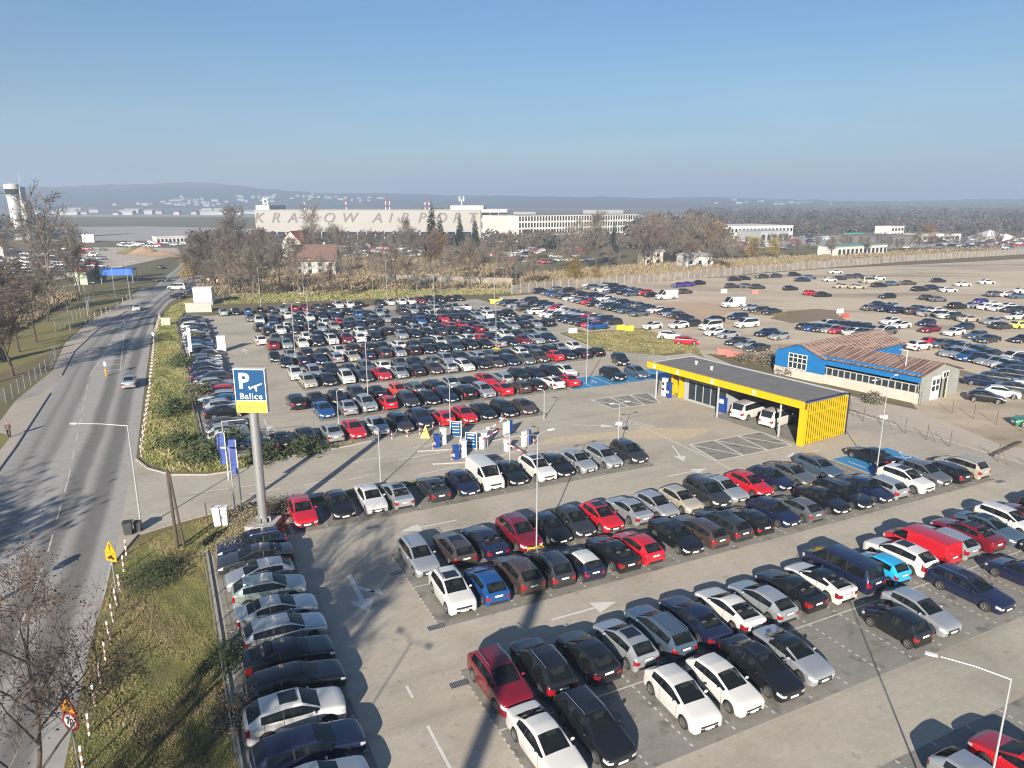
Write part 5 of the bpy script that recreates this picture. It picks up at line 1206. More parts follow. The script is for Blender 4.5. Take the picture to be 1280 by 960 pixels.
k = MB(); xz(k, [(-.04, z + .82), (.04, z + .82), (.055, z + 1.12), (-.055, z + 1.12)], -.025); disc_xz(k, 0, z + .72, 0, .05, -.025, 0, 10); xz(k, [(-.42, z + .54), (.42, z + .54), (.42, z + .565), (-.42, z + .565)], -.024)
xz(k, [(-.28, z + .17), (.28, z + .17), (.30, z + .27), (.18, z + .28), (.12, z + .38), (-.06, z + .38), (-.14, z + .28), (-.28, z + .27)], -.025); xz(k, [(.05, z + .38), (.24, z + .46), (.24, z + .49), (.0, z + .42)], -.025); disc_xz(k, -.16, z + .16, 0, .06, -.027, 0, 10); disc_xz(k, .16, z + .16, 0, .06, -.027, 0, 10); k.build('pictogram', m_black, t)
t = sign_post(P(103, 985), 3.05, 'triangular roundabout warning sign above a round 70 limit sign', rz=R(-20)); z = 3.72
k = MB(); k.raw([(x, y, zz) for y in (-.02, .02) for x, zz in ((-.5, z), (.5, z), (0, z + .87))], [(0, 1, 2), (5, 4, 3), (0, 2, 5, 3), (1, 4, 5, 2), (0, 3, 4, 1)]); k.build('triangle_border', m_red, t)
k = MB(); xz(k, [(-.40, z + .06), (.40, z + .06), (0, z + .76)], -.025); k.build('triangle_face', m_orange, t)
k = MB()
for i in range(3):
    a0 = i * 2 * math.pi / 3 + .3
    for j in range(5):
        b0, b1 = a0 + j * .3, a0 + (j + 1) * .3; k.face([(r * math.cos(a), -.03, z + .29 + r * math.sin(a)) for r, a in ((.12, b0), (.17, b0), (.17, b1), (.12, b1))])
    b1 = a0 + 1.5; k.face([(r * math.cos(a), -.031, z + .29 + r * math.sin(a)) for r, a in ((.07, b1), (.21, b1), (.145, b1 + .45))])
k.build('arrow_circle', m_black, t)
z = 3.3; k = MB(); k.tube((0, -.02, z), (0, .02, z), .44, n=28); k.build('disc_border', m_red, t); k = MB(); disc_xz(k, 0, z, 0, .33, -.025, 0); k.build('disc_face', m_signwhite, t)
vs, fs = text_mb('70', .44, .003, 0, 1.0, .012); k = MB(); k.raw([(v.x, -.032 - v.z, v.y + z) for v in vs], fs); k.build('number', m_black, t)
t = sign_post(P(-2, 752), 2.2, 'blue round keep-right sign on an orange guide post at the left edge', rz=R(-30)); k = MB(); k.tube((0, -.02, 1.9), (0, .02, 1.9), .42, n=24); k.build('disc', m_signblue, t); k = MB(); disc_xz(k, 0, 1.9, .38, .42, -.024, 0); xz(k, [(-.2, 2.08), (-.12, 2.16), (.12, 1.9), (.2, 1.98), (.22, 1.68), (-.06, 1.72), (.02, 1.82)], -.024); k.build('arrow', m_signwhite, t); k = MB(); k.box((0, 0, .5), (.3, .14, 1.0)); k.build('guide_post', m_orange, t)
t = sign_post(P(133, 470), 2.1, 'pale blue round sign on a yellow guide post at the hatched island', rz=R(-30)); k = MB(); k.tube((0, -.02, 1.75), (0, .02, 1.75), .38, n=24); k.build('disc', mat('sign_back', (.35, .42, .48), .4), t); k = MB(); k.box((0, 0, .5), (.26, .14, 1.0)); k.build('guide_post', m_orange, t)
t = sign_post(P(193, 432), 3.2, 'round sign seen edge-on on a pale pole by the hedge', rz=R(-30)); k = MB(); k.tube((0, -.02, 2.0), (0, .02, 2.0), .36, n=20); k.build('disc', m_signwhite, t)
def delineator(p, label, group):
    t = thing('delineator_post', label, 'marker post', (p[0], p[1], 0), rnd.uniform(0, 1), group); k = MB(); lean = (rnd.uniform(-.05, .05), rnd.uniform(-.05, .05))
    for i in range(5): k.tube((lean[0] * i / 5, lean[1] * i / 5, .24 * i), (lean[0] * (i + 1) / 5, lean[1] * (i + 1) / 5, .24 * (i + 1)), .06, n=8, caps=(i == 4), mi=i % 2)
    k.build('post', [m_signwhite, mat('post_rust_red', (.24, .13, .09), .7, 0, .3, 5)], t)
dp = [(158, 694), (155, 715), (150, 740), (146.5, 758), (142, 778), (137.5, 800), (132, 826), (126, 855), (119, 882), (112, 920), (104, 962)]
for i, q in enumerate(dp): delineator(P(*q), 'striped white marker post on the near verge, %s one from the bins' % ordinal(i + 1), 'marker posts on the near verge')
d0 = [PXY(177, 571), PXY(182, 530), PXY(187, 495), PXY(191, 455), PXY(194, 420), PXY(201, 396)]; acc = []
for p, q in zip(d0, d0[1:]):
    n = max(1, round(math.dist(p, q) / 2.2)); acc += [(p[0] + (q[0] - p[0]) * k / n, p[1] + (q[1] - p[1]) * k / n) for k in range(n)]
for i, q in enumerate(acc): delineator(q, 'striped white marker post along the hedge, %s one from the junction' % ordinal(i + 1), 'marker posts along the hedge')
for i, (u, v) in enumerate([(107, 404), (113, 402), (119, 398), (127, 393), (133, 391), (138, 389), (148, 384), (154, 379), (159, 375), (163, 371)]): delineator(P(u, v), 'white marker post on the left verge, %s one counted from the near end' % ordinal(i + 1), 'marker posts on the left verge')

# --- drain grates
for i, (u, v, lb) in enumerate([(497, 716, 'at the left corner of the double row'), (545, 784, 'at the near corner of the double row'), (574, 855, 'beside the dark red SUV'), (466, 659, 'before the white saloon of the entry-lane row'), (1250, 602, 'past the right end of the double row'), (312, 434 + 240, 'by the red saloon')]):
    if i == 5: continue
    p = P(u, v); t = thing('drain_grate', 'dark iron drain grate in the paving ' + lb, 'drain grate', (p.x, p.y, 0.0), LA, 'drain grates'); k = MB(); k.box((0, 0, .021), (.95, .42, .012)); k.build('frame', m_grate, t)
    k = MB(); [k.box((-.4 + j * .1, 0, .029), (.05, .36, .008)) for j in range(9)]; k.build('bars', m_steel, t)

# --- blue shed
def shed():
    o = P(1147, 505); a_ = R(125)
    t = thing('shed', 'blue sheet-metal shed with rusty ribbed roof, white plinth and grey gable end', 'shed', (o.x, o.y, 0), a_)   # local x along the long wall to the left, local -y = depth
    Ln, D, E, Rg = 20.0, 10.0, 3.45, 4.45
    m_bluew = mat('blue_sheet', (0.006, 0.12, 0.33), 0.5, 0, .10, .7); m_pl = mat('whitewash', (.44, .39, .34), .9, 0, .14, .8); m_gg = mat('grey_render', (.25, .255, .235), .85, 0, .18, .7)
    def ribs(t_, tc, out):                          # every few sheets a paler, less rusty one
        w_ = t_.nodes.new('ShaderNodeTexNoise'); mp = t_.nodes.new('ShaderNodeMapping'); mp.inputs['Scale'].default_value = (1.5, .12, .12); t_.links.new(tc.outputs['Object'], mp.inputs['Vector']); t_.links.new(mp.outputs['Vector'], w_.inputs['Vector']); w_.inputs['Scale'].default_value = 1.6; w_.inputs['Detail'].default_value = 1
        c_ = t_.nodes.new('ShaderNodeValToRGB'); c_.color_ramp.elements[0].position = .42; c_.color_ramp.elements[0].color = (.75, .68, .66, 1); c_.color_ramp.elements[1].position = .58; c_.color_ramp.elements[1].color = (1.25, 1.3, 1.35, 1); t_.links.new(w_.outputs['Fac'], c_.inputs['Fac'])
        mx = t_.nodes.new('ShaderNodeMix'); mx.data_type = 'RGBA'; mx.blend_type = 'MULTIPLY'; mx.inputs['Factor'].default_value = 1; t_.links.new(out, mx.inputs['A']); t_.links.new(c_.outputs['Color'], mx.inputs['B']); return mx.outputs['Result']
    m_rust = patchy('rusty_roof', [(.3, (.10, .06, .048)), (.5, (.165, .105, .085)), (.62, (.21, .15, .125)), (.75, (.27, .22, .195))], (.15, 1.2, 8), rough=.8, bump=.1, extra=ribs)
    def xf(x, y, z): return (x, -y, z)
    k = MB(); k.box((Ln / 2, -.1, .62), (Ln, .24, 1.24)); k.build('plinth', m_pl, t)
    k = MB(); k.box((Ln / 2, -.12, (2.25 + E) / 2 + .35), (Ln, .2, E - 2.25 + .7 - .7)); k.build('wall', m_bluew, t)
    wn = MB(); wn.box((Ln / 2 - .3, -.16, 1.75), (Ln - 1.2, .08, 1.0)); wo = wn.build('window_band', m_dkglass, t)
    fr = MB()
    for i in range(23): fr.box((.5 + i * (Ln - 1.4) / 22, -.08, 1.75), (.10, .16, 1.04))
    fr.box((Ln / 2 - .3, -.08, 1.26), (Ln - 1.0, .17, .1)); fr.box((Ln / 2 - .3, -.08, 2.27), (Ln - 1.0, .17, .1)); fr.build('frame', mat('flaking_white', (.36, .34, .31), .8, 0, .2, 3), wo)
    k = MB()                                        # gable end
    k.raw([xf(0, 0, 0), xf(0, D, 0), xf(0, D, E - .3), xf(0, D * .52, Rg), xf(0, 0, E)], [(0, 1, 2, 3, 4)]); k.raw([xf(.22, 0, 0), xf(.22, D, 0), xf(.22, D, E - .3), xf(.22, D * .52, Rg - .03), xf(.22, 0, E)], [(4, 3, 2, 1, 0)]); k.box((6, -D, 1.5), (12, .2, 3.0)); k.build('gable_wall', m_gg, t)
    d = MB(); d.box((-.04, -3.9, 1.5), (.08, 2.0, 3.0)); do = d.build('gate', m_signwhite, t)
    d = MB()
    for y in (3.3, 4.3): d.box((-.07, -y, 2.25), (.06, .7, .62)); d.box((-.07, -y, 1.45), (.06, .7, .62))
    d.build('pane', m_dkglass, do)
    d = MB(); d.box((-.03, -5.2, 1.35), (.06, .45, 2.6)); d.build('gap', m_black, t)
    d = MB(); d.box((-.35, -6.0, 1.35), (.06, 1.0, 2.6), .5); d2 = d.build('door', mat('yellowed_door', (.60, .55, .36), .7), t); d = MB(); d.box((-.36, -6.0, 2.0), (.09, .6, .6), .5); d.build('pane', m_grey, d2)
    d = MB(); d.box((-.06, -6.1, 2.9), (.07, 1.6, .9)); d3 = d.build('fanlight', m_signwhite, t); d = MB(); [d.box((-.09, -y, 2.9), (.06, .5, .6)) for y in (5.8, 6.5)]; d.build('pane', m_dkglass, d3)
    def roof(pts):                                  # ribbed sheet roof slab
        p0, p1, p2, p3 = [Vector(p) for p in pts]; n = (p1 - p0).cross(p3 - p0).normalized(); n = n if n.z > 0 else -n; kk = MB(); w = n * .08
        kk.raw([p0, p1, p2, p3, p0 + w, p1 + w, p2 + w, p3 + w], [(4, 5, 6, 7), (0, 3, 2, 1), (0, 1, 5, 4), (1, 2, 6, 5), (2, 3, 7, 6), (3, 0, 4, 7)])
        cnt = round((p1 - p0).length / .55)
        for i in range(cnt + 1):
            a, b = p0.lerp(p1, i / cnt) + w, p3.lerp(p2, i / cnt) + w; s = (p1 - p0).normalized() * .05; u_ = n * .07
            kk.raw([a - s, a + s, a + u_, b - s, b + s, b + u_], [(0, 3, 5, 2), (1, 2, 5, 4), (0, 2, 1), (3, 4, 5)], i % 2)
        return kk
    m2 = [m_rust, mat('roof_ribs', (.25, .20, .175), .7, 0, .3, 1.5)]
    roof([xf(-.3, -.35, E - .02), xf(13.6, -.35, E - .02), xf(13.6, D * .52, Rg), xf(-.3, D * .52, Rg)]).build('roof', m2, t)
    roof([xf(-.3, D * .52, Rg), xf(13.6, D * .52, Rg), xf(13.6, D + .3, E - .4), xf(-.3, D + .3, E - .4)]).build('roof', m2, t)
    # cross wing with its gable to the left-front
    x0, x1, hw = 12.6, 20.2, 3.8; Rc = 4.85
    k = MB(); yb = 20.0
    k.raw([xf(x1, -.25, 1.24), xf(x0 - .2, -.25, 1.24), xf(x0 - .2, -.25, E - .1), xf((x0 + x1) / 2, -.25, Rc - .05), xf(x1, -.25, E - .1)], [(0, 1, 2, 3, 4)])
    k.box((x1 - .1, -yb / 2 + .1, (1.24 + E) / 2 - .05), (.2, yb, E - 1.34)); k.box((x0 + .1, -(D + yb) / 2, 1.7), (.2, yb - D, 3.2)); k.box(((x0 + x1) / 2, -yb, 2.0), (x1 - x0, .2, 2.7)); k.build('wing_wall', m_bluew, t)
    k = MB(); k.box(((x0 + x1) / 2, .22, .6), (x1 - x0, .22, 1.2)); k.box((x1 + .02, -yb / 2, .6), (.2, yb, 1.2)); k.build('wing_plinth', m_pl, t)
    g = MB(); g.box((16.6, .265, 2.35), (2.9, .03, 2.1)); go = g.build('window', m_dkglass, t); g = MB()
    for i in range(5): g.box((15.2 + i * .7, .285, 2.35), (.1, .05, 2.15))
    for z_ in (1.32, 2.2, 2.85, 3.38): g.box((16.6, .29, z_), (2.9, .05, .09))
    g.build('frame', m_signwhite, go)
    roof([xf(x1 + .3, -.55, E - .15), xf(x1 + .3, yb + .2, E - .15), xf((x0 + x1) / 2, yb + .2, Rc), xf((x0 + x1) / 2, -.55, Rc)]).build('roof', m2, t)
    roof([xf((x0 + x1) / 2, -.55, Rc), xf((x0 + x1) / 2, yb + .2, Rc), xf(x0 - .3, yb + .2, E - .15), xf(x0 - .3, -.55, E - .15)]).build('roof', m2, t)
    k = MB(); k.tube((3.0, -2.0, 3.6), (3.0, -2.0, 6.0), .05, n=6); k.tube((3.0, -2.0, 5.9), (4.0, -2.0, 5.9), .03, n=6); k.build('roof_mast', m_signwhite, t)
shed()
# plastic barriers around the yard
def jersey(p, rz, m, label, w=1.6):
    t = thing('plastic_barrier', label, 'barrier', (p[0], p[1], .006), rz, 'plastic barriers in the gravel yard'); k = MB(); k.raw([(x, y, z) for x in (-w / 2, w / 2) for y, z in ((-.3, 0), (.3, 0), (.12, .9), (-.12, .9))], [(0, 3, 2, 1), (4, 5, 6, 7), (0, 1, 5, 4), (1, 2, 6, 5), (2, 3, 7, 6), (3, 0, 4, 7)]); k.build('block', m, t)
mb_red, mb_yel, mb_wh = mat('barrier_red', (.55, .07, .05), .5), mat('barrier_yellow', (.78, .62, .03), .5), mat('barrier_white', (.68, .68, .66), .5)
for (u, v), m_, lb in [((738, 411), mb_red, 'red plastic barrier beside the last car of the first yard rank'), ((747, 410), mb_yel, 'yellow plastic barrier beside the red one'), ((716, 416), mb_wh, 'white plastic barrier at the tip of the grass island'), ((776, 412), mb_yel, 'yellow plastic barrier on the yard edge, left of a pair'), ((787, 413), mb_yel, 'yellow plastic barrier on the yard edge, right of a pair'),
                       ((905, 443), mb_red, 'red plastic barrier left in the line before the blue shed'), ((917, 446), mb_red, 'red plastic barrier second in the line before the blue shed'), ((929, 449), mb_red, 'red plastic barrier third in the line before the blue shed'), ((941, 452), mb_red, 'red plastic barrier last in the line before the blue shed'),
                       ((617, 379), mb_yel, 'yellow plastic barrier at the back right corner of the car park, left'), ((624, 379), mb_yel, 'yellow plastic barrier at the back right corner of the car park, right'), ((944, 367), mb_red, 'red plastic barrier alone in the middle of the yard'), ((905, 366), mb_wh, 'white plastic barrier alone in the middle of the yard'), ((1050, 391), mb_wh, 'white plastic barrier by the brown earth patch'), ((1057, 397), mb_red, 'red plastic barrier by the brown earth patch')]: jersey(P(u, v), R(-25) if 900 < u < 950 else R(20), m_, lb, 2.2 if 900 < u < 945 and v > 440 else 1.6)

# --- white kiosk, banner, boxes behind the long column
def box_thing(name, label, cat, p, d, m, rz=0.0, group=None, lid=None, z=0.0):
    t = thing(name, label, cat, (p[0], p[1], z), rz, group); k = MB(); k.box((0, 0, d[2] / 2), d); k.build('walls', m, t)
    k = MB(); k.box((0, 0, d[2] + .06), (d[0] + .2, d[1] + .2, .12)); k.build('roof', lid or m, t); return t
box_thing('kiosk', 'white cabin kiosk by the roundabout behind the long column', 'kiosk', P(256, 380), (4.2, 3.0, 4.0), m_signwhite, R(10))
box_thing('low_wall', 'pale concrete wall below the white kiosk', 'wall', P(249, 390), (5.5, .5, 2.0), m_conc, R(10))
box_thing('utility_cabinet', 'beige cabinet on the hedge verge', 'cabinet', P(208, 408), (1.6, .8, 1.6), mat('cabinet_beige', (.55, .48, .34), .7), R(20))
box_thing('sign_box', 'white square sign box among the long column of cars', 'sign', L(8.0, 125.5), (1.5, .3, 2.6), m_signwhite, R(5))
t = thing('banner_flag', 'pale upright banner beside the long column of cars', 'flag', L(3.0, 121), 0, 'blue banner flags'); k = MB(); k.tube((0, 0, 0), (0, 0, 5.2), .05, n=6); k.build('pole', m_signwhite, t); k = MB(); k.box((.25, 0, 3.2), (.5, .04, 3.8)); k.build('flag', mat('flag_pale', (.42, .45, .55), .7), t)
for i, (u, v) in enumerate([(262, 352), (268, 353), (274, 353), (280, 353)]): jersey(P(u, v), R(-5), mb_red if i % 2 else mb_wh, ['white block at the left end of the roundabout barrier', 'red block next to the left end of the roundabout barrier', 'white block next to the right end of the roundabout barrier', 'red block at the right end of the roundabout barrier'][i], 1.4)

# --- houses
def house(p, w, d, h, rh, rz, label, mw, mr, group=None, wins=3, chim=True):
    t = thing('house', label, 'house', (p[0], p[1], 0), rz, group); k = MB(); k.box((0, 0, h / 2), (w, d, h)); k.raw([(s * w / 2, -d / 2, h) for s in (-1, 1)] + [(s * w / 2, d / 2, h) for s in (-1, 1)] + [(s * w / 2, 0, h + rh) for s in (-1, 1)], [(0, 4, 2), (1, 3, 5)]); wl = k.build('wall', mw, t)
    k = MB(); e = .5
    for s in (-1, 1):
        vs = [(-w / 2 - e, s * (d / 2 + e), h - e * rh / (d / 2)), (w / 2 + e, s * (d / 2 + e), h - e * rh / (d / 2)), (w / 2 + e, 0, h + rh + .05), (-w / 2 - e, 0, h + rh + .05)]; vs = vs + [(x, y, z + .2) for x, y, z in vs]
        fs = [(4, 5, 6, 7), (3, 2, 1, 0), (0, 1, 5, 4), (1, 2, 6, 5), (2, 3, 7, 6), (3, 0, 4, 7)]; k.raw(vs, fs if s < 0 else [f[::-1] for f in fs])
    ro = k.build('roof', mr, t)
    if chim: k = MB(); k.box((w * .2, d * .1, h + rh), (.7, .7, 1.8)); k.build('chimney', m_conc, ro)
    for i in range(wins):
        for z in ([1.4, h - 1.5] if h > 4.5 else [h * .5]):
            k = MB(); k.box((-w / 2 + w * (i + .5) / wins, -d / 2 - .02, z), (1.2, .06, 1.3)); k.build('window', m_dkglass, t)
    return t
house(P(397, 343), 13.5, 9, 5.2, 4.6, R(6), 'white house with big brown roof behind the tree belt', m_wall, m_browntile, wins=4)
house((-98, 335), 13, 9, 6.5, 4.5, R(80), 'house with red roof and white gable left of the brown-roofed one', m_wall, m_redtile, wins=2)
house(P(812, 331), 8, 7, 5.5, 1.2, R(10), 'beige cube house beyond the concrete wall', mat('beige_render', (.55, .48, .36), .9), m_conc, wins=2, chim=False)
house(P(868, 334), 11, 8, 4.4, .8, R(15), 'low white house with flat roof beyond the concrete wall', m_wall, m_wall, wins=3)
house((-235, 330), 9, 7, 5, 3.2, R(30), 'small house with red roof in the trees below the control tower', m_wall, m_redtile, wins=2)
# concrete wall behind the yard
wp = [PXY(640, 368), PXY(700, 362), PXY(780, 356), PXY(860, 349), PXY(940, 342), PXY(1030, 335), PXY(1130, 327), PXY(1260, 319), PXY(1340, 314)]
t = thing('concrete_wall', 'long weathered concrete panel wall behind the gravel yard', 'wall', (wp[0][0], wp[0][1], 0)); k = MB(); kp = MB(); o = Vector((wp[0][0], wp[0][1], 0))
for p, q in zip(wp, wp[1:]):
    p, q = Vector((p[0], p[1], 0)) - o, Vector((q[0], q[1], 0)) - o; n = max(1, round((q - p).length / 3.0)); an = math.atan2(q.y - p.y, q.x - p.x)
    for i in range(n):
        c = p.lerp(q, (i + .5) / n); k.box(c + Vector((0, 0, 1.25 + rnd.uniform(-.08, .08))), ((q - p).length / n - .12, .14, 2.5), an); kp.box(p.lerp(q, i / n) + Vector((0, 0, 1.35)), (.16, .22, 2.7), an)
k.build('panels', mat('wall_panels', (.20, .178, .155), .9, 0, .42, .45), t); pz = kp.build('posts', m_conc, t)
t = thing('concrete_wall', 'pale concrete wall along the back road behind the tree belt', 'wall', P(480, 352)); k = MB(); q = P(640, 357) - P(480, 352); k.box((q.x / 2, q.y / 2, 1.1), (q.length, .2, 2.2), math.atan2(q.y, q.x)); k.build('panels', MATS['wall_panels'], t)
# --- airport
def facade(name, label, cat, p0, p1, depth, h, m, rows=0, cols=0, roofm=None, win=(.5, .7), z0=0.0, mg=None, band=False):
    p0, p1 = Vector((p0[0], p0[1], 0)), Vector((p1[0], p1[1], 0)); d = p1 - p0; w = d.length
    t = thing(name, label, cat, p0, math.atan2(d.y, d.x)); k = MB(); k.box((w / 2, depth / 2, h / 2), (w, depth, h)); wl = k.build('wall', m, t); k = MB(); k.box((w / 2, depth / 2, h + .25), (w + .4, depth + .4, .5)); k.build('roof', roofm or m, t)
    if rows:
        ch = (h - z0) / rows
        if rows * cols <= 100:
            for r_ in range(rows):
                for c in range(cols): k = MB(); k.box((w * (c + .5) / cols, -.03, z0 + ch * (r_ + .5)), (w / cols * win[0], .1, ch * win[1])); k.build('window', mg or m_dkglass, t)
        else:
            for r_ in range(rows):
                k = MB()
                for c in range(cols): k.box((w * (c + .5) / cols, -.03, z0 + ch * (r_ + .5)), (w / cols * win[0], .1, ch * win[1]))
                k.build('window_band', mg or m_dkglass, t)
    return t
T0, T1 = P(321, 298), P(601, 298); TH_ = ztop(T0, 263)
t = facade('airport_terminal', 'long beige airport terminal with large grey KRAKOW AIRPORT letters', 'terminal', T0, T1, 70, TH_, m_beige)
def tx(u): return (P(u, 298) - T0).x
k = MB(); k.box((tx(460), -.25, 2.2), (tx(601) - 12, .3, 4.2)); gb = k.build('glass_front', m_dkglass, t); k = MB(); [k.box((8 + i * 6.0, -.45, 2.2), (.5, .2, 4.3)) for i in range(22)]; k.build('mullions', m_steel, gb)
k = MB(); k.box((tx(330), 20, TH_ + 1.6), (9, 36, 3.4)); k.build('roof_block', m_wall, t); k = MB(); k.box((tx(584), 20, TH_ + 1.5), (22, 36, 3.2)); k.build('roof_block', m_wall, t); k = MB(); k.box((tx(535), 30, TH_ + .9), (15, 6, 1.3)); k.build('roof_unit', m_black, t)
lt = MB()
for ch, u in zip('KRAKOWAIRPORT', (325, 346, 367, 389, 412, 437, 472, 488, 506, 527, 551, 571, 589)):
    vs, fs = text_mb(ch, 9.0, .12, .28, 1.0, .06); lt.raw([(v.x * 1.1 + tx(u), -.25 - v.z, v.y + TH_ - 5.0) for v in vs], fs)
lt.build('lettering', m_letter, t)
for u, hh in ((377, 7), (430, 7.5), (480, 7.5), (485, 7.5), (530, 7), (535, 7)):
    k = MB(); [k.tube((tx(u), 12, TH_ + hh * i / 4), (tx(u), 12, TH_ + hh * (i + 1) / 4), .3, n=6, mi=i % 2) for i in range(4)]; k.build('roof_mast', [m_signwhite, m_red], t)
k = MB(); [k.box((tx(327) + sx * 1.4, 14 + sy, TH_ + 5.6), (.35, .35, 5.2)) for sx in (-1, 1) for sy in (-1, 1)]; k.box((tx(327), 14, TH_ + 7.2), (3.4, 2.4, .4)); k.box((tx(327), 14, TH_ + 4.6), (3.4, 2.4, .4)); k.build('antenna_frame', m_signwhite, t)
k = MB(); k.tube((tx(576), 14, TH_ + 3), (tx(576), 14, TH_ + 7), .4, n=8); k.lathe([(.1, 0), (1.6, .5), (2.0, 1.1)], 12); k.build('radar_mast', m_signwhite, t); k = MB(); k.box((tx(573.5), 14, TH_ + 7.5), (.9, .7, 3.0)); k.box((tx(578.5), 14, TH_ + 7.5), (.9, .7, 3.0)); k.build('antenna', m_signwhite, t)
t = facade('airport_building', 'glass airport wing with white fascia between terminal and office block', 'building', P(602, 300), P(634, 300), 60, ztop(P(602, 300), 263), m_wall, 3, 3, None, (.96, .6))
O0, O1 = P(648, 302), P(796, 297); OH = ztop(O0, 269.5)
t = facade('office_building', 'long white office block with a dense grid of dark windows', 'office building', O0, O1, 22, OH, m_wall, 4, 44, m_roofmem, (.55, .72))
k = MB(); w_ = (O1 - O0).length; k.box((w_ * .78, 11, OH + 1.6), (w_ * .28, 10, 2.6)); k.box((w_ * .12, 11, OH + 1.2), (w_ * .12, 8, 1.8)); k.build('roof_plant', m_grey, t)
k = MB(); k.box((-6.0, 14, OH / 2), (11.6, 20, OH)); k.build('stair_block', m_wall, t)
def tower():
    p = P(25, 300); t = thing('control_tower', 'white airport control tower with dark glazed cab', 'control tower', p, 0); H = ztop(p, 229); s = 3.7
    k = MB(); k.lathe([(s * .86, 0), (s * .86, H * .45), (s * .92, H * .74), (s * 1.02, H * .80), (0.01, H * .80)], 24); k.build('shaft', mat('tower_cladding', (.55, .56, .57), .35, .3, .1, .2), t)
    k = MB(); k.lathe([(s * 1.0, H * .80), (s * 1.1, H * .90)], 24); cb = k.build('cab_glass', m_dkglass, t); k = MB(); k.lathe([(.01, H * .90), (s * 1.14, H * .90), (s * 1.1, H * .98), (.01, H)], 24); k.build('cab_roof', m_wall, t)
    k = MB(); k.box((s * 1.45, 3, H * .34), (s * .8, 6, H * .68)); k.box((s * 1.12, 3, H * .47), (s * .4, 5, H * .94)); k.build('annex', m_grey, t); k = MB(); k.tube((s * 1.1, 3, H), (s * 1.1, 3, H * 1.15), .2, n=6); k.build('antenna', m_steel, t)
tower()
# other buildings across the background
BG = [('hall', 'white industrial hall with long flat roof beyond the yard', P(898, 302), P(990, 300), 40, 284, m_wall, 2, 20), ('hall', 'grey block beside the white industrial hall', P(950, 304), P(985, 303), 20, 290, m_grey, 1, 5), ('long_building', 'long low building with green roof and row of windows', P(1046, 322), P(1108, 318), 10, 309, m_wall, 1, 12),
      ('hall', 'dark hall behind the green-roofed building', P(1092, 312), P(1142, 309), 25, 297, m_roofmem, 0, 0), ('office_building', 'small white block above the dark hall', P(1112, 303), P(1128, 302), 10, 284, m_wall, 3, 4), ('hall', 'low white hall far right behind the dark hall', P(1145, 302), P(1200, 301), 20, 294, m_wall, 1, 8),
      ('kiosk', 'turquoise hut between the far parked cars', P(1066, 303), P(1078, 302), 6, 293, mat('turquoise', (.05, .38, .30), .6), 0, 0), ('hall', 'low white sheds left of the terminal', P(196, 305), P(254, 303), 8, 297, m_wall, 1, 12), ('billboard', 'white billboard among the far parked cars on the left', P(103, 303), P(118, 303), 1, 294, m_signwhite, 0, 0),
      ('container', 'pale green container row behind the left lawn', P(110, 356), P(134, 352), 4, 342, mat('container_green', (.28, .33, .26), .7), 0, 0), ]
for nm, lb, p0, p1, dp_, vt, m_, r_, c_n in BG:
    facade(nm, lb, nm.replace('_', ' ').replace('long ', ''), p0, p1, dp_, max(2.5, ztop(p0, vt)), m_, r_, c_n, m_greenroof if 'green roof' in lb else None, (.55, .5))
t = thing('awning', 'bright blue awning beside the containers at the left', 'awning', P(150, 353), R(15)); k = MB(); k.box((0, 0, 4.0), (9, 6, .5)); k.box((0, -3, 3.2), (9, .1, 1.6)); k.build('canopy', mat('tarp_blue', (.01, .10, .42), .5), t); k = MB(); [k.tube((x, y, 0), (x, y, 4), .1, n=6) for x in (-4.3, 4.3) for y in (-2.8, 2.8)]; k.build('poles', m_steel, t)
for i, (u, v) in enumerate([(1236, 300), (1256, 301)]):
    t = thing('tent', ['larger white peaked tent at the far right', 'smaller white peaked tent at the far right edge'][i], 'tent', P(u, v), 0, 'white tents'); k = MB(); s = 8 - 3 * i; k.raw([(-s, -s, 0), (s, -s, 0), (s, s, 0), (-s, s, 0), (-s, -s, 2), (s, -s, 2), (s, s, 2), (-s, s, 2), (0, 0, 6.5 - 2 * i)], [(0, 1, 5, 4), (1, 2, 6, 5), (2, 3, 7, 6), (3, 0, 4, 7), (4, 5, 8), (5, 6, 8), (6, 7, 8), (7, 4, 8)]); k.build('canvas', m_wall, t)
r_far = random.Random(23)
# tiny villages on the far slopes: nothing tells these houses apart
vm = {}
def tiny(w, d, h, rh, mw, mr):
    k = MB(); k.box((0, 0, h / 2 - 2), (w, d, h + 4)); k.mi = 1; k.raw([(-w * .55, -d * .55, h), (w * .55, -d * .55, h), (w * .55, 0, h + rh), (-w * .55, 0, h + rh), (-w * .55, d * .55, h), (w * .55, d * .55, h)], [(0, 1, 2, 3), (3, 2, 5, 4), (0, 3, 4), (1, 5, 2)]); return k.mesh('house', [mw, mr])
m_vw = mat('village_white', (.30, .30, .29), .9, 0, .15, .1); m_vr = mat('village_red', (.13, .055, .045), .9, 0, .2, .1)
tm_ = [tiny(11, 8, 5, 3.5, m_vw, m_vr), tiny(15, 9, 5, 3.5, m_vw, m_browntile), tiny(9, 8, 6, 3, m_vw, m_grey), tiny(24, 10, 6, 2, m_vw, m_grey)]
for i in range(26):
    u = r_far.uniform(40, 318); o = inst('hall', r_far.choice((tm_[3], tm_[3], tm_[1], tm_[0])), None, P(u, r_far.uniform(265.5, 268.8)), r_far.uniform(-.3, .3)); o.scale = (r_far.uniform(.7, 1.7), 1, r_far.uniform(.7, 1.4)); tag(o, 'tiny pale building along the far side of the airfield', 'building', 'buildings along the far side of the airfield')
dg_ = bpy.context.evaluated_depsgraph_get(); dg_.update()
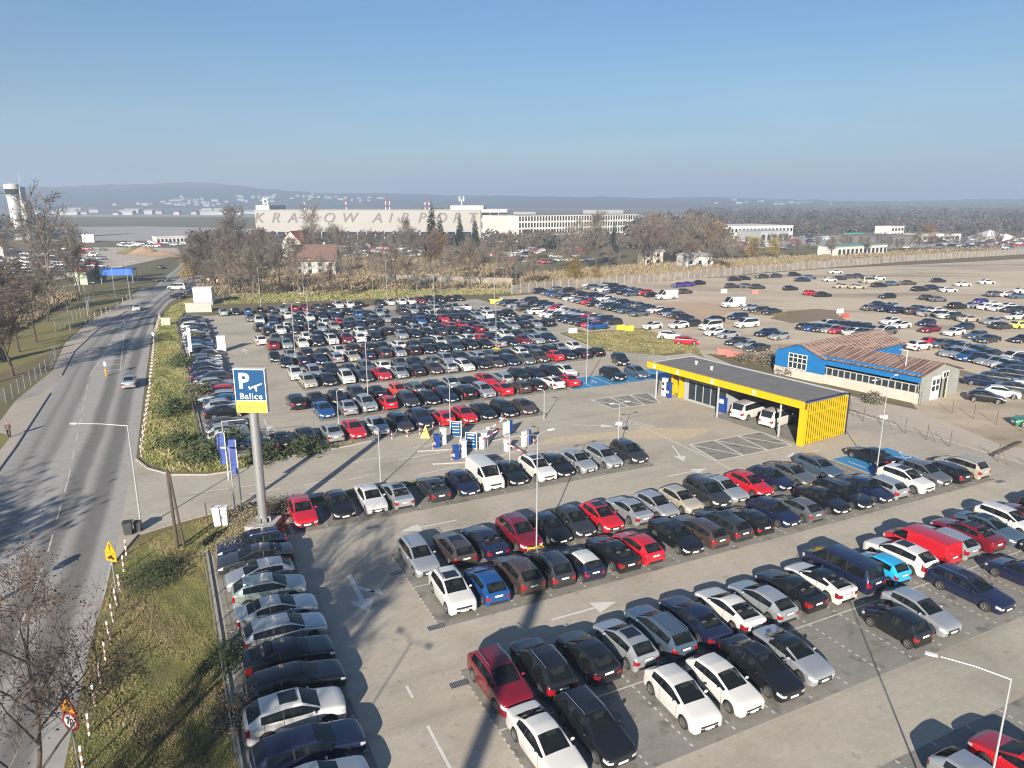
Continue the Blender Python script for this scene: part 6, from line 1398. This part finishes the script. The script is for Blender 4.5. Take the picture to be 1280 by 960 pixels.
def drop(u, v):
    """where the sight line at (u, v) meets ground or hills"""
    o_ = Vector((0, 0, CAM_H)); d_ = (P(u, v) - o_) if v > YH + .3 else None
    x = (u - 640) / FPX; y = -(v - 480) / FPX; d_ = Vector((x, math.cos(TH) + y * math.sin(TH), -math.sin(TH) + y * math.cos(TH))).normalized()
    hl = bpy.data.objects['hills']; ok, loc, n, i = hl.ray_cast(o_, d_)
    return loc if ok else None
vill = [(rnd.gauss(c[0], c[2]), rnd.gauss(c[1], c[3])) for c, n in [((228, 251, 12, 2), 12), ((330, 248, 30, 2.2), 22), ((385, 247, 10, 2), 8), ((450, 249, 20, 2), 12), ((260, 255, 25, 1.5), 16), ((190, 256, 20, 1.2), 8), ((1010, 255, 18, 1.4), 9), ((930, 254, 20, 1.5), 6)] for _ in range(n)]
for u, v in vill:
    q = drop(u, v)
    if q is None: continue
    o = inst('house', rnd.choice(tm_), None, q, rnd.uniform(-.6, .6)); tag(o, 'tiny pale house in a village on the hazy far slope', 'house', 'village houses on the far hills')
# --- person on the left pavement
def person(p, rz, label, top, leg):
    J = [(0, 0, .95), (0, 0, 1.15), (.02, 0, 1.40), (.03, 0, 1.52), (.05, 0, 1.66), (.05, .17, 1.42), (.0, .23, 1.15), (.12, .24, .95), (.05, -.17, 1.42), (-.02, -.23, 1.15), (.10, -.24, .95), (0, .10, .90), (.12, .11, .50), (.02, .11, .08), (.16, .12, .05), (0, -.10, .90), (-.10, -.11, .50), (-.22, -.11, .10), (-.10, -.12, .05)]
    E_ = [(0, 1), (1, 2), (2, 3), (3, 4), (2, 5), (5, 6), (6, 7), (2, 8), (8, 9), (9, 10), (0, 11), (11, 12), (12, 13), (13, 14), (0, 15), (15, 16), (16, 17), (17, 18)]
    rad = [.15, .15, .16, .06, .105, .075, .06, .045, .075, .06, .045, .10, .075, .05, .045, .10, .075, .05, .045]
    me = bpy.data.meshes.new('person'); me.from_pydata(J, E_, []); o = bpy.data.objects.new('person', me); COL.objects.link(o); o.modifiers.new('sk', 'SKIN')
    for i, r_ in enumerate(rad): me.skin_vertices[0].data[i].radius = (r_, r_ * 1.1)
    me.skin_vertices[0].data[0].use_root = True; sb = o.modifiers.new('sb', 'SUBSURF'); sb.levels = sb.render_levels = 2
    dg = bpy.context.evaluated_depsgraph_get(); dg.update(); m2 = bpy.data.meshes.new_from_object(o.evaluated_get(dg)); bpy.data.objects.remove(o)
    for m_ in (top, leg, mat('skin', (.45, .28, .2), .6), m_wood): m2.materials.append(m_)
    for f in m2.polygons:
        z = f.center.z; f.material_index = 3 if z > 1.69 else (2 if z > 1.54 else (0 if z > .88 else 1)); f.use_smooth = True
    m2.name = 'person'; ob = inst('person', m2, None, p, rz); tag(ob, label, 'person', 'people on the left pavement')
person(P(12, 547), R(-60), 'person in a patterned brown jacket walking on the left pavement', mat('jacket_brown', (.12, .085, .06), .9, 0, .5, 14), m_black)
person(P(67, 446), R(-60), 'person in black clothes standing by the mesh fence', m_black, mat('grey_trousers', (.14, .14, .15), .9))
# ------------------------------------------------------------------ trees, hedges, rough grass
m_bark = mat('bark', (0.065, 0.050, 0.040), 0.9, 0, .35, 4); m_bark2 = mat('bark_pale', (0.16, 0.135, 0.11), 0.9, 0, .3, 4)
m_twig = mat('twigs', (0.13, 0.108, 0.09), 0.9, 0, .35, .6); m_twig2 = mat('twigs_reddish', (0.13, 0.098, 0.08), 0.9, 0, .35, .6); m_twig3 = mat('twigs_grey', (0.155, 0.135, 0.11), 0.9, 0, .3, .6)
m_needle = mat('needles', (0.022, 0.036, 0.022), 0.85, 0, .4, .8); m_yelleaf = mat('leaves_yellow', (0.30, 0.20, 0.03), 0.8, 0, .35, .7); m_ochre = mat('leaves_ochre', (0.26, 0.15, 0.045), 0.8, 0, .35, .7)
m_green = mat('leaves_green', (0.055, 0.075, 0.022), 0.85, 0, .4, .7); m_dkgreen = mat('leaves_dark', (0.03, 0.042, 0.018), 0.85, 0, .4, .7)
def rot_about(d, ang, phi):
    q = d.to_track_quat('Z', 'Y'); return (q @ Vector((math.sin(ang) * math.cos(phi), math.sin(ang) * math.sin(phi), math.cos(ang)))).normalized()
def bare_tree(seed, h, spread=.9, limbs=9, twig_w=.035, n2=6, n3=6, n4=4, leaves=0, trunk_r=None, droop=.0):
    r = random.Random(seed); T, B = MB(), MB(); tr = trunk_r or h * .016
    pts = [Vector((0, 0, 0))]; d = Vector((r.gauss(0, .04), r.gauss(0, .04), 1)).normalized()
    for i in range(6): pts.append(pts[-1] + d * h * .125); d = (d + Vector((r.gauss(0, .08), r.gauss(0, .08), .15))).normalized()
    rs_ = [tr * (1.25 if i == 0 else 1 - i * .13) for i in range(7)]
    T.path(pts, rs_, 8); tips = []
    def twig(p, d, ln, w):
        e = p + d * ln; s = rot_about(d, math.pi / 2, r.uniform(0, 6.28)) * w; s2 = d.cross(s).normalized() * w
        B.raw([p - s, p + s, e, p - s2, p + s2], [(0, 1, 2), (3, 4, 2)], 0); tips.append(e)
    def seg(p, d, ln, r0, depth):
        k = 3; q = [p]; dd = d
        for i in range(k):
            dd = (dd + Vector((r.gauss(0, .13), r.gauss(0, .13), .06 - droop))).normalized(); q.append(q[-1] + dd * ln / k)
        (T if depth == 1 else B).path(q, [r0, r0 * .8, r0 * .55, r0 * .3], 5 if depth == 1 else 3)
        nn = (n2, n3, n4)[depth - 1]
        for i in range(nn):
            f = .25 + .75 * (i + r.random()) / nn; x = f * k; a = q[min(k - 1, int(x))].lerp(q[min(k, int(x) + 1)], x - int(x)) if x < k else q[k]
            d2 = rot_about(dd, r.uniform(.45, .95), r.uniform(0, 6.28))
            if depth < 3: seg(a, d2, ln * r.uniform(.42, .62), r0 * .42, depth + 1) if depth < 2 else seg2(a, d2, ln * r.uniform(.5, .75), r0 * .5)
    def seg2(p, d, ln, r0):
        twig(p, d, ln, max(twig_w, r0 * .5))
        for i in range(n4): twig(p + d * ln * r.uniform(.15, .9), rot_about(d, r.uniform(.4, 1.0), r.uniform(0, 6.28)), ln * r.uniform(.4, .8), twig_w * .8)
    for i in range(limbs):
        f = .30 + .70 * (i + r.random() * .6) / limbs; x = f * 6; a = pts[min(5, int(x))].lerp(pts[min(6, int(x) + 1)], x - int(x)) if x < 6 else pts[6]
        seg(a, rot_about(Vector((0, 0, 1)), r.uniform(.5, 1.05) * (1.15 - f * .6) * spread, i * 2.4 + r.uniform(-.5, .5)), h * (.44 - .20 * f) * r.uniform(.85, 1.15), tr * (.55 - .3 * f), 1)
    if leaves:
        for _ in range(leaves):
            e = r.choice(tips) + Vector((r.gauss(0, .1), r.gauss(0, .1), r.gauss(0, .1))); s = r.uniform(.025, .06); u = Vector((r.gauss(0, 1), r.gauss(0, 1), r.gauss(0, 1))).normalized(); w = u.orthogonal().normalized()
            B.face([e - u * s, e + w * s * .7, e + u * s, e - w * s * .7], 1)
    return T, B
def leafy(seed, h, w, n, s, z0=.12, lean=1.0):
    """lumpy crown of small leaf faces in clumps"""
    r = random.Random(seed); B = MB(); cl = []
    for _ in range(max(8, n // 60)):
        a = r.uniform(0, 6.28); q = r.random() ** .5; z = z0 + (1 - z0) * r.random(); k = (1 - ((z - .45) / .62) ** 2); k = max(.15, k) ** .5; cl.append((Vector((math.cos(a) * q * w * k, math.sin(a) * q * w * k, z * h)), r.uniform(.12, .24) * w + .15))
    for i in range(n):
        c, cr = r.choice(cl); p = c + Vector((r.gauss(0, cr), r.gauss(0, cr), r.gauss(0, cr * .8))); p.z = max(.05, p.z); u = Vector((r.gauss(0, 1), r.gauss(0, 1), r.gauss(0, .7))).normalized(); v = u.orthogonal().normalized(); z = s * r.uniform(.6, 1.4)
        B.face([p - u * z, p + v * z * .6, p + u * z, p - v * z * .6], 0 if r.random() < .7 else 1)
    return B
def conifer(seed, h, w):
    r = random.Random(seed); T, B = MB(), MB(); T.tube((0, 0, 0), (0, 0, h * .96), h * .016, .02, 7); n = int(h * 5)
    for i in range(n):
        f = i / n; z = h * (.08 + .92 * f); rr = w * (1 - f) ** .85 * r.uniform(.8, 1.1) + .12
        for k in range(max(5, int(11 * (1 - f) + 4))):
            a = r.uniform(0, 6.28); d = Vector((math.cos(a), math.sin(a), 0)); s = Vector((-d.y, d.x, 0)) * rr * r.uniform(.14, .24); e = Vector((0, 0, z)) + d * rr * r.uniform(.75, 1.1) - Vector((0, 0, rr * r.uniform(.25, .5)))
            m0 = Vector((0, 0, z)) + d * rr * .5 - Vector((0, 0, rr * .1)); B.face([Vector((0, 0, z)), m0 + s, e, m0 - s], 0)
    return T, B
PROT = {}
def proto(kind, i):
    k = (kind, i)
    if k in PROT: return PROT[k]
    if kind == 'bare': T, B = bare_tree(11 + i, 12, (.8, 1.0, .7, 1.1)[i % 4], 9 + i % 3, .05, 6, 6, 4); r_ = (T.mesh('trunk', m_bark), B.mesh('crown', [(m_twig, m_twig2, m_twig3, m_twig)[i % 4]]))
    elif kind == 'thin': T, B = bare_tree(41 + i, 12, .55, 8, .04, 5, 5, 3, trunk_r=.13); r_ = (T.mesh('trunk', m_bark2), B.mesh('crown', [m_twig3]))
    elif kind == 'big': T, B = bare_tree(71 + i, 12, 1.0, 11, .03, 7, 7, 5); r_ = (T.mesh('trunk', m_bark), B.mesh('crown', [m_twig2]))
    elif kind == 'conifer': T, B = conifer(5 + i, 12, 2.6); r_ = (T.mesh('trunk', m_bark), B.mesh('crown', [m_needle]))
    elif kind in ('yellow', 'ochre', 'green'):
        a, b = {'yellow': (m_yelleaf, m_green), 'ochre': (m_ochre, m_twig2), 'green': (m_green, m_dkgreen)}[kind]
        T = MB(); T.tube((0, 0, 0), (.1, 0, 6), .16, .06, 7); T.path([Vector((.02, 0, 2)), Vector((1.2, .5, 5))], [.09, .04]); T.path([Vector((.02, 0, 1.6)), Vector((-1.1, -.4, 4.6))], [.09, .04]); r_ = (T.mesh('trunk', m_bark), leafy(91 + i, 8, 3.0, 2600, .17).mesh('crown', [a, b]))
    PROT[k] = r_; return r_
def tree(kind, i, p, h, label, group, rz=None, base=12.0, wid=1.0):
    tm, cm = proto(kind, i); s = h / (8.0 if kind in ('yellow', 'ochre', 'green') else base)
    t = thing({'conifer': 'conifer_tree', 'yellow': 'yellow_tree', 'ochre': 'ochre_tree', 'green': 'bush_tree'}.get(kind, 'bare_tree'), label, 'tree', (p[0], p[1], 0), rnd.uniform(0, 6.28) if rz is None else rz, group); t.scale = (s * wid, s * wid, s)
    inst('trunk', tm, t); inst('crown', cm, t); return t
# near tree at the lower left with a few dry leaves left
def near_tree(p, h, seed, label, leaves=500, limbs=11, spread=1.0):
    T, B = bare_tree(seed, h, spread, limbs, .012, 7, 8, 5, leaves, h * .011); t = thing('bare_tree', label, 'tree', (p[0], p[1], 0), .6, 'bare trees left of the road'); T.build('trunk', m_bark, t); B.build('crown', [m_twig2, mat('dry_leaves', (.05, .026, .022), .9, 0, .3, 3)], t)
near_tree((-17.6, 21.5), 11.8, 303, 'bare tree with few dry leaves in the lower left corner before the road', 2600, 10, 1.15)
# trees outside the picture whose shadows lie on the road and the paving
for i, (x, y, h) in enumerate([(-46.5, 15.5, 14), (-50, 12, 15), (-53, 17, 14.5), (-57, 13, 15.5), (-55, 21, 13), (-61, 18, 15)]): tree('green', i % 2, (x, y), h, 'leafy tree by the road left of the photographer', 'trees left of the photographer', wid=1.1)
for i, (x, y, h) in enumerate([(-21.5, -7.5, 20)]): tree('bare', i % 2, (x, y), h, 'bare tree behind the photographer', 'bare trees behind the photographer')
# left side, between pavement and the building site
LT = [('big', (16, 470), 12.5, 'dense reddish bare tree on the lawn at the left edge'), ('bare', (-12, 480), 12, 'dark bare tree cut by the left picture edge'), ('bare', (45, 428), 12.0, 'reddish bare tree on the lawn behind the mesh fence'), ('thin', (68, 385), 27.0, 'very tall bare tree rising above the left skyline'), ('bare', (30, 395), 12, 'brown bare tree behind the reddish one on the left'),
      ('bare', (98, 376), 13, 'brown bare tree right of the very tall one'), ('thin', (100, 365), 19, 'slender bare tree with dark top on the left skyline'), ('bare', (5, 400), 12, 'brown bare tree at the left edge behind the lawn'), ('bare', (118, 372), 10, 'small brown bare tree by the pale fence'), ('big', (52, 378), 12, 'wide bare tree in the middle of the left group'), ('bare', (84, 358), 14, 'bare tree behind the left group before the containers'), ('bare', (24, 440), 11.5, 'reddish bare tree beside the dense one at the left edge'), ('bare', (-5, 430), 13, 'brown bare tree half outside the left picture edge'), ('big', (10, 425), 13, 'broad bare tree behind the dense one at the left edge'), ('bare', (60, 402), 11, 'brown bare tree by the slim mast on the left verge'), ('conifer', (0, 452), 6.5, 'dark spruce at the left edge below the bare trees')]
for i, (k, (u, v), h, lb) in enumerate(LT): tree(k, i % 2, P(u, v), h, lb, 'trees on the left side')
for i, (u, v, h) in enumerate([(20, 345, 9), (45, 340, 10), (8, 330, 12), (33, 322, 13), (58, 335, 11), (75, 338, 9), (20, 312, 14), (40, 308, 15), (-5, 318, 13)]): tree('bare', i % 4, P(u, v), h, 'brown bare tree in the left wood below the control tower', 'wood below the control tower')
# belt behind the last row of cars: front trunks, the wood behind, conifers, yellow bushes
bt = []
r5 = random.Random(5)
for i in range(36):
    u = 243 + i * 12.2 + r5.uniform(-4, 4); v = 375 - 6 * (u > 560) - r5.uniform(0, 12) - (6 if 560 < u else 0)
    bt.append((u, v, 'thin' if r5.random() < .55 else 'bare', r5.uniform(9, 13) if u < 640 else r5.uniform(7, 10)))
bt += [(u, v, 'bare', h) for u, v, h in [(256, 360, 12), (284, 358, 13.5), (318, 361, 13)]]
bt.sort()
for i, (u, v, k, h) in enumerate(bt): tree(k, i % 4, P(u, v), h, '%s bare tree in the belt behind the last row of cars, %s from the left' % ('slender' if k == 'thin' else 'bushy', ordinal(i + 1)), 'tree belt behind the car park')
w2 = []
for i in range(50):
    u = 250 + i * 13.5 + r5.uniform(-5, 5); v = r5.uniform(316, 346) - (4 if u > 620 else 0)
    if 372 < u < 424 and v > 335: v = r5.uniform(316, 330)
    w2.append((u, v, 'bare' if r5.random() < .8 else 'thin', r5.uniform(10, 15) * (.8 if 560 < u < 840 else 1)))
w2.sort()
for i, (u, v, k, h) in enumerate(w2): tree(k, i % 4, P(u, v), h, 'brown bare tree in the wood before the airport, %s from the left' % ordinal(i + 1), 'wood between car park and airport')
for i, ((u, v), h, lb) in enumerate([((296, 320), 22, 'tall bare tree in front of the left end of the terminal'), ((390, 318), 24, 'tall bare tree standing before the letters KOW of the terminal'), ((285, 322), 17, 'tall bare tree left of the terminal'), ((420, 320), 15, 'bare tree low before the terminal wall'), ((508, 315), 16, 'thin bare tree before the letter R of the terminal'), ((712, 330), 15, 'pale bare tree before the office block windows'), ((744, 335), 20, 'tall pale bare tree before the right part of the office block'), ((724, 318), 17, 'bare tree before the middle of the office block')]): tree(('bare', 'thin')[i % 2], i % 4, P(u, v), h, lb, 'tall trees before the airport')
for i, ((u, v), h, lb) in enumerate([((541, 322), 25, 'tallest dark spruce before the right end of the terminal'), ((551, 322), 20, 'dark spruce right beside the tallest one'), ((575, 320), 20, 'dark spruce before the letter R at the terminal end'), ((594, 318), 19, 'dark spruce before the glass airport wing'), ((767, 316), 16, 'single dark spruce before the office block'), ((850, 320), 17, 'dark spruce in the brown wood right of the office block'), ((866, 318), 13, 'small dark spruce beside the brown wood')]): tree('conifer', i % 3, P(u, v), h, lb, 'dark spruces')
for k, (u, v), h, lb in [('ochre', (548, 330), 12, 'round ochre tree below the spruces'), ('yellow', (719, 352), 7.5, 'yellow leafy tree beside the concrete wall'), ('yellow', (236, 350), 7, 'yellow-green bush beside the roundabout'), ('yellow', (246, 348), 5, 'smaller yellow bush beside the roundabout'), ('ochre', (745, 352), 4.5, 'reddish ochre bush left of the beige house'), ('yellow', (940, 322), 9, 'yellow trees before the white industrial hall, left clump'), ('yellow', (965, 320), 8, 'yellow trees before the white industrial hall, right clump'), ('ochre', (890, 322), 15, 'ochre tree at the right end of the brown wood'), ('ochre', (1160, 306), 11, 'ochre tree among the far parked cars')]: tree(k, 0 if k == 'ochre' else 1, P(u, v), h, lb, 'autumn-coloured trees')
rw = []
for i in range(44):
    u = 800 + i * 11 + r5.uniform(-4, 4); big = u < 905
    rw.append((u, (r5.uniform(318, 336) if big else r5.uniform(312, 322) + max(0, 1000 - u) * .05 - max(0, u - 1100) * .03), r5.uniform(14, 20) if big else r5.uniform(6, 10)))
rw.sort()
for i, (u, v, h) in enumerate(rw): tree('bare', i % 4, P(u, v), h, 'brown bare tree behind the concrete wall, %s from the left' % ordinal(i + 1), 'trees behind the concrete wall')
# far woods: one mass of bare crowns
def far_woods():
    V, F, M = [], [], []; r = random.Random(17)
    def blob(p, h, w, mi):
        n = 34
        for _ in range(n):
            a = r.uniform(0, 6.28); q = r.random() ** .5 * w; z = h * r.uniform(.2, 1.0) * (1 - .25 * (q / w) ** 2); c = Vector((p[0] + math.cos(a) * q, p[1] + math.sin(a) * q, z)); u = Vector((r.gauss(0, 1), r.gauss(0, 1), r.gauss(0, .8))).normalized() * w * .26; v = u.orthogonal().normalized() * w * .2; k = len(V); V.extend([tuple(c - u), tuple(c + v), tuple(c + u), tuple(c - v)]); F.append((k, k + 1, k + 2, k + 3)); M.append(mi)
    for u0, u1, v0, v1, n, h0, h1 in [(860, 1300, 262, 280, 620, 9, 16), (1000, 1330, 256.5, 262, 420, 14, 26), (780, 905, 290, 312, 70, 12, 18), (900, 1300, 283, 296, 200, 6, 12), (-30, 60, 285, 300, 90, 10, 16), (640, 830, 305, 312, 70, 6, 10), (-40, 320, 258, 261, 150, 8, 14), (330, 640, 302, 312, 60, 5, 9), (240, 330, 300, 318, 60, 6, 10)]:
        for _ in range(n): p = P(r.uniform(u0, u1), r.uniform(v0, v1)); h = r.uniform(h0, h1); blob(p, h, h * .42 + p.y * .001, r.randrange(3))
    me = bpy.data.meshes.new('far_woods'); me.from_pydata(V, [], F)
    for q in (mat('wood_far', (.062, .052, .046), .95, 0, .2, .02), mat('wood_far_grey', (.078, .068, .06), .95, 0, .2, .02), mat('wood_far_dark', (.045, .045, .036), .95, 0, .2, .02)): me.materials.append(q)
    me.polygons.foreach_set('material_index', M); me.update(); tag(inst('far_woods', me), 'brown leafless woods far off around the airport', 'woods', None, 'stuff')
far_woods()
# rough grass and weeds on the verges: thin blades in tufts
def inside(poly, x, y):
    c = False; n = len(poly)
    for i in range(n):
        x0, y0 = poly[i][0], poly[i][1]; x1, y1 = poly[i - 1][0], poly[i - 1][1]
        if (y0 > y) != (y1 > y) and x < (x1 - x0) * (y - y0) / (y1 - y0) + x0: c = not c
    return c
def vnoise(x, y, s):
    return (math.sin(x * s * 1.7 + 1.3 * math.sin(y * s * 1.1)) + math.sin(y * s * 1.9 + 1.7 * math.sin(x * s * .8 + 2)) + math.sin((x + y) * s * 2.7)) / 3
gm = [mat('blade_green', (0.20, 0.215, 0.07), .9, 0, .3, .5), mat('blade_olive', (0.26, 0.24, 0.095), .9, 0, .3, .5), mat('blade_straw', (0.31, 0.26, 0.14), .9, 0, .25, .5), mat('blade_brown', (0.21, 0.165, 0.10), .9, 0, .3, .5), mat('blade_dark', (0.095, 0.12, 0.045), .9, 0, .3, .5)]
def grass(name, poly, n, hh, label, bias, width=.03, clump=5, xr=None):
    r = random.Random(n); xs = [p[0] for p in poly]; ys = [p[1] for p in poly]; V, F, M = [], [], []; k = 0; got = 0
    while got < n:
        x, y = r.uniform(min(xs), max(xs)), r.uniform(min(ys), max(ys))
        if not inside(poly, x, y): got += .02; continue
        got += 1; q = vnoise(x, y, .45); q2 = vnoise(x + 40, y - 13, 1.3); hl = hh * (.55 + .35 * q + .3 * q2 + r.random() * .5)
        if hl < .05: continue
        t_ = q * .5 + q2 * .25 + r.gauss(0, .28) + bias
        mi = 4 if t_ < -.62 else 0 if t_ < -.12 else 1 if t_ < .2 else 2 if t_ < .52 else 3
        for _ in range(clump):
            a = r.uniform(0, 6.28); bx, by = x + r.gauss(0, .12), y + r.gauss(0, .12); l = hl * r.uniform(.5, 1.2); le = l * r.uniform(.1, .6); w = width * r.uniform(.7, 1.5); dx, dy = math.cos(a), math.sin(a)
            V += [(bx - dy * w, by + dx * w, 0), (bx + dy * w, by - dx * w, 0), (bx + dx * le * .4, by + dy * le * .4, l * .7), (bx + dx * le, by + dy * le, l * .85)]; F += [(k, k + 1, k + 2), (k + 1, k + 3, k + 2)]; M += [mi, mi]; k += 4
    me = bpy.data.meshes.new(name); me.from_pydata(V, [], F)
    for q in gm: me.materials.append(q)
    me.polygons.foreach_set('material_index', M); me.update(); tag(inst(name, me), label, 'grass', None, 'stuff')
VNi = [PXY(118, 812), PXY(146, 712), PXY(178, 678), PXY(240, 655), PXY(300, 639), PXY(345, 628), L(6.5, 57.0), L(6.5, 52.4), L(0.8, 51.0), L(0.8, 2), (-8, 6), PXY(88, 960)]
VUi = [PXY(180, 574), PXY(190, 583), PXY(215, 590), PXY(260, 590), PXY(300, 584), PXY(350, 570), PXY(420, 558), L(17.2, 70.1), L(2.0, 70.6), L(2.0, 160), PXY(246, 372), PXY(216, 384), PXY(200, 402), PXY(196, 430), PXY(190, 480)]
grass('rough_grass', VNi, 52000, .17, 'rough green and straw-coloured weeds on the near verge', -.02, .007, 6)
grass('hedge_weeds', VUi, 30000, .42, 'tall tangled weeds and brambles on the upper verge', -.22, .013, 6)
grass('roadside_weeds', [L(6.9, 56.3), L(19, 56.3), L(19, 57.2), L(6.9, 57.3)], 900, .3, 'low grass behind the entry-lane row', -.2, .025, 5)
grass('island_grass', [P(706, 417), L(64.8, 99.6), L(71, 92.4), L(76, 92), P(878, 445), P(866, 430), P(800, 411)], 5000, .16, 'short yellowish grass on the triangular island by the yard', .1, .05, 3)
grass('bank_grass', [P(276, 381), P(640, 367), P(640, 362), P(440, 362), P(290, 368)], 5000, .5, 'olive grass bank behind the last row of cars', -.1, .10, 3)
grass('undergrowth', [P(244, 372), P(300, 366), P(420, 364), P(560, 361), P(640, 361), P(640, 330), P(560, 322), P(440, 322), P(260, 326)], 9000, 1.5, 'brown leafless brush under the trees behind the car park', 1.1, .10, 6)
grass('undergrowth', [P(650, 360), P(780, 353), P(900, 343), P(1030, 333), P(1250, 316), P(1250, 310), P(1000, 322), P(880, 328), P(760, 336), P(650, 345)], 8000, 1.7, 'brown leafless brush behind the concrete wall', 1.1, .12, 6)
grass('undergrowth', [P(-30, 440), P(30, 410), P(66, 388), P(100, 372), P(60, 362), P(-30, 372)], 4000, 1.3, 'brown leafless brush on the left behind the lawn', 1.1, .06, 6)
# shrubs
def shrub(p, h, w, label, mats, n=900, s=.12, group='shrubs on the verges', seed=0):
    t = thing('shrub', label, 'shrub', (p[0], p[1], 0), 0, group); leafy(seed + int(abs(p[0] * 31 + p[1] * 17)), h, w, n, s, .05).build('foliage', mats, t)
    k = MB(); rr = random.Random(seed); [k.tube((0, 0, 0), (rr.uniform(-.6, .6) * w, rr.uniform(-.6, .6) * w, h * .8), .025, .01, 4) for _ in range(7)]; k.build('stems', m_bark, t)
for (u, v), h, w, lb, ms in [((330, 575), 1.2, 1.6, 'dark bush at the left end of the row facing the gates', [m_dkgreen, m_green]), ((380, 566), 1.0, 1.6, 'low bush below the navy car facing the gates', [m_dkgreen, m_green]), ((250, 575), 1.5, 2.0, 'broad bramble bush at the junction corner', [m_green, m_dkgreen]), ((225, 560), 1.4, 1.8, 'bramble bush on the left of the junction corner', [m_green, m_dkgreen]), ((290, 560), 1.6, 1.8, 'bush below the blue flags', [m_green, m_dkgreen]), ((215, 520), 1.6, 1.8, 'bramble bush on the lower hedge verge, left', [m_green, m_dkgreen]), ((246, 500), 1.7, 2.0, 'bramble bush in the middle of the hedge verge', [m_green, m_twig2]), ((225, 460), 1.8, 2.0, 'bramble bush on the upper hedge verge', [m_green, m_dkgreen]), ((240, 430), 1.8, 2.0, 'bramble bush at the top of the hedge verge', [m_green, m_twig2]),
                          ((305, 655), 1.2, 1.5, 'dry brown brush beside the sign column', [m_twig, gm[2]]), ((292, 690), 1.0, 1.2, 'dry brown brush before the nose of the navy estate', [m_twig, gm[2]]), ((345, 640), .9, 1.2, 'dry brush right of the sign column', [m_twig, m_green]), ((178, 735), .9, 1.6, 'dark green nettle patch behind the striped posts', [m_dkgreen, m_green]), ((200, 720), .8, 1.5, 'dark green nettle patch by the wooden pole', [m_dkgreen, m_green]),
                          ((960, 455), 1.6, 2.2, 'brown bramble thicket at the shed corner', [m_twig3, m_green]), ((985, 468), 1.1, 1.6, 'brown weeds along the shed plinth', [m_twig3, m_twig]), ((935, 452), 1.2, 1.8, 'brown weeds behind the yellow shelter', [m_twig3, m_green]), ((1090, 503), .9, .9, 'thin weed at the shed wall', [m_twig3, m_green]), ((285, 830), 1.1, 1.0, 'dark leafy weed by the wire fence', [m_dkgreen, m_green]), ((296, 905), 1.2, 1.0, 'brown weeds along the lower wire fence', [m_twig, m_dkgreen])]: shrub(P(u, v), h, w, lb, ms, 2600 if v > 600 else 1300, .05 if v > 600 else .13)
# earth mounds and cones on the left building site
def mound(p, rx, ry, h, m, label):
    t = MB(); n, kk = 20, 6
    for k_ in range(kk):
        pass
    vs = [(0, 0, h)]; fs = []
    for k_ in range(1, kk + 1):
        f = k_ / kk
        for i in range(n): a = 2 * math.pi * i / n; jj = 1 + .12 * math.sin(3 * a + k_) + .08 * math.sin(7 * a); vs.append((rx * f * jj * math.cos(a), ry * f * jj * math.sin(a), h * (1 - f) ** 1.2 * (1 + .15 * math.sin(5 * a + k_))))
    for i in range(n): fs.append((0, 1 + i, 1 + (i + 1) % n))
    for k_ in range(kk - 1):
        for i in range(n): fs.append((1 + k_ * n + i, 1 + (k_ + 1) * n + i, 1 + (k_ + 1) * n + (i + 1) % n, 1 + k_ * n + (i + 1) % n))
    t.raw(vs, fs); o = t.build('earth_mound', m, None, (p[0], p[1], 0), 0, True); tag(o, label, 'earth mound', 'earth mounds')
m_sand = mat('sand_heap', (.26, .18, .115), .95, 0, .2, .4)
mound(P(182, 318), 9, 7, 4.2, m_sand, 'sandy earth mound at the far end of the left building site'); mound(P(204, 320), 12, 6, 2.4, m_sand, 'long low sandy mound beside the taller one'); mound(P(166, 317), 8, 6, 3.6, m_verge, 'grassy mound left of the sandy ones')
mound(P(962, 392), 5, 3, 1.2, m_verge, 'low weedy mound in the gravel yard')
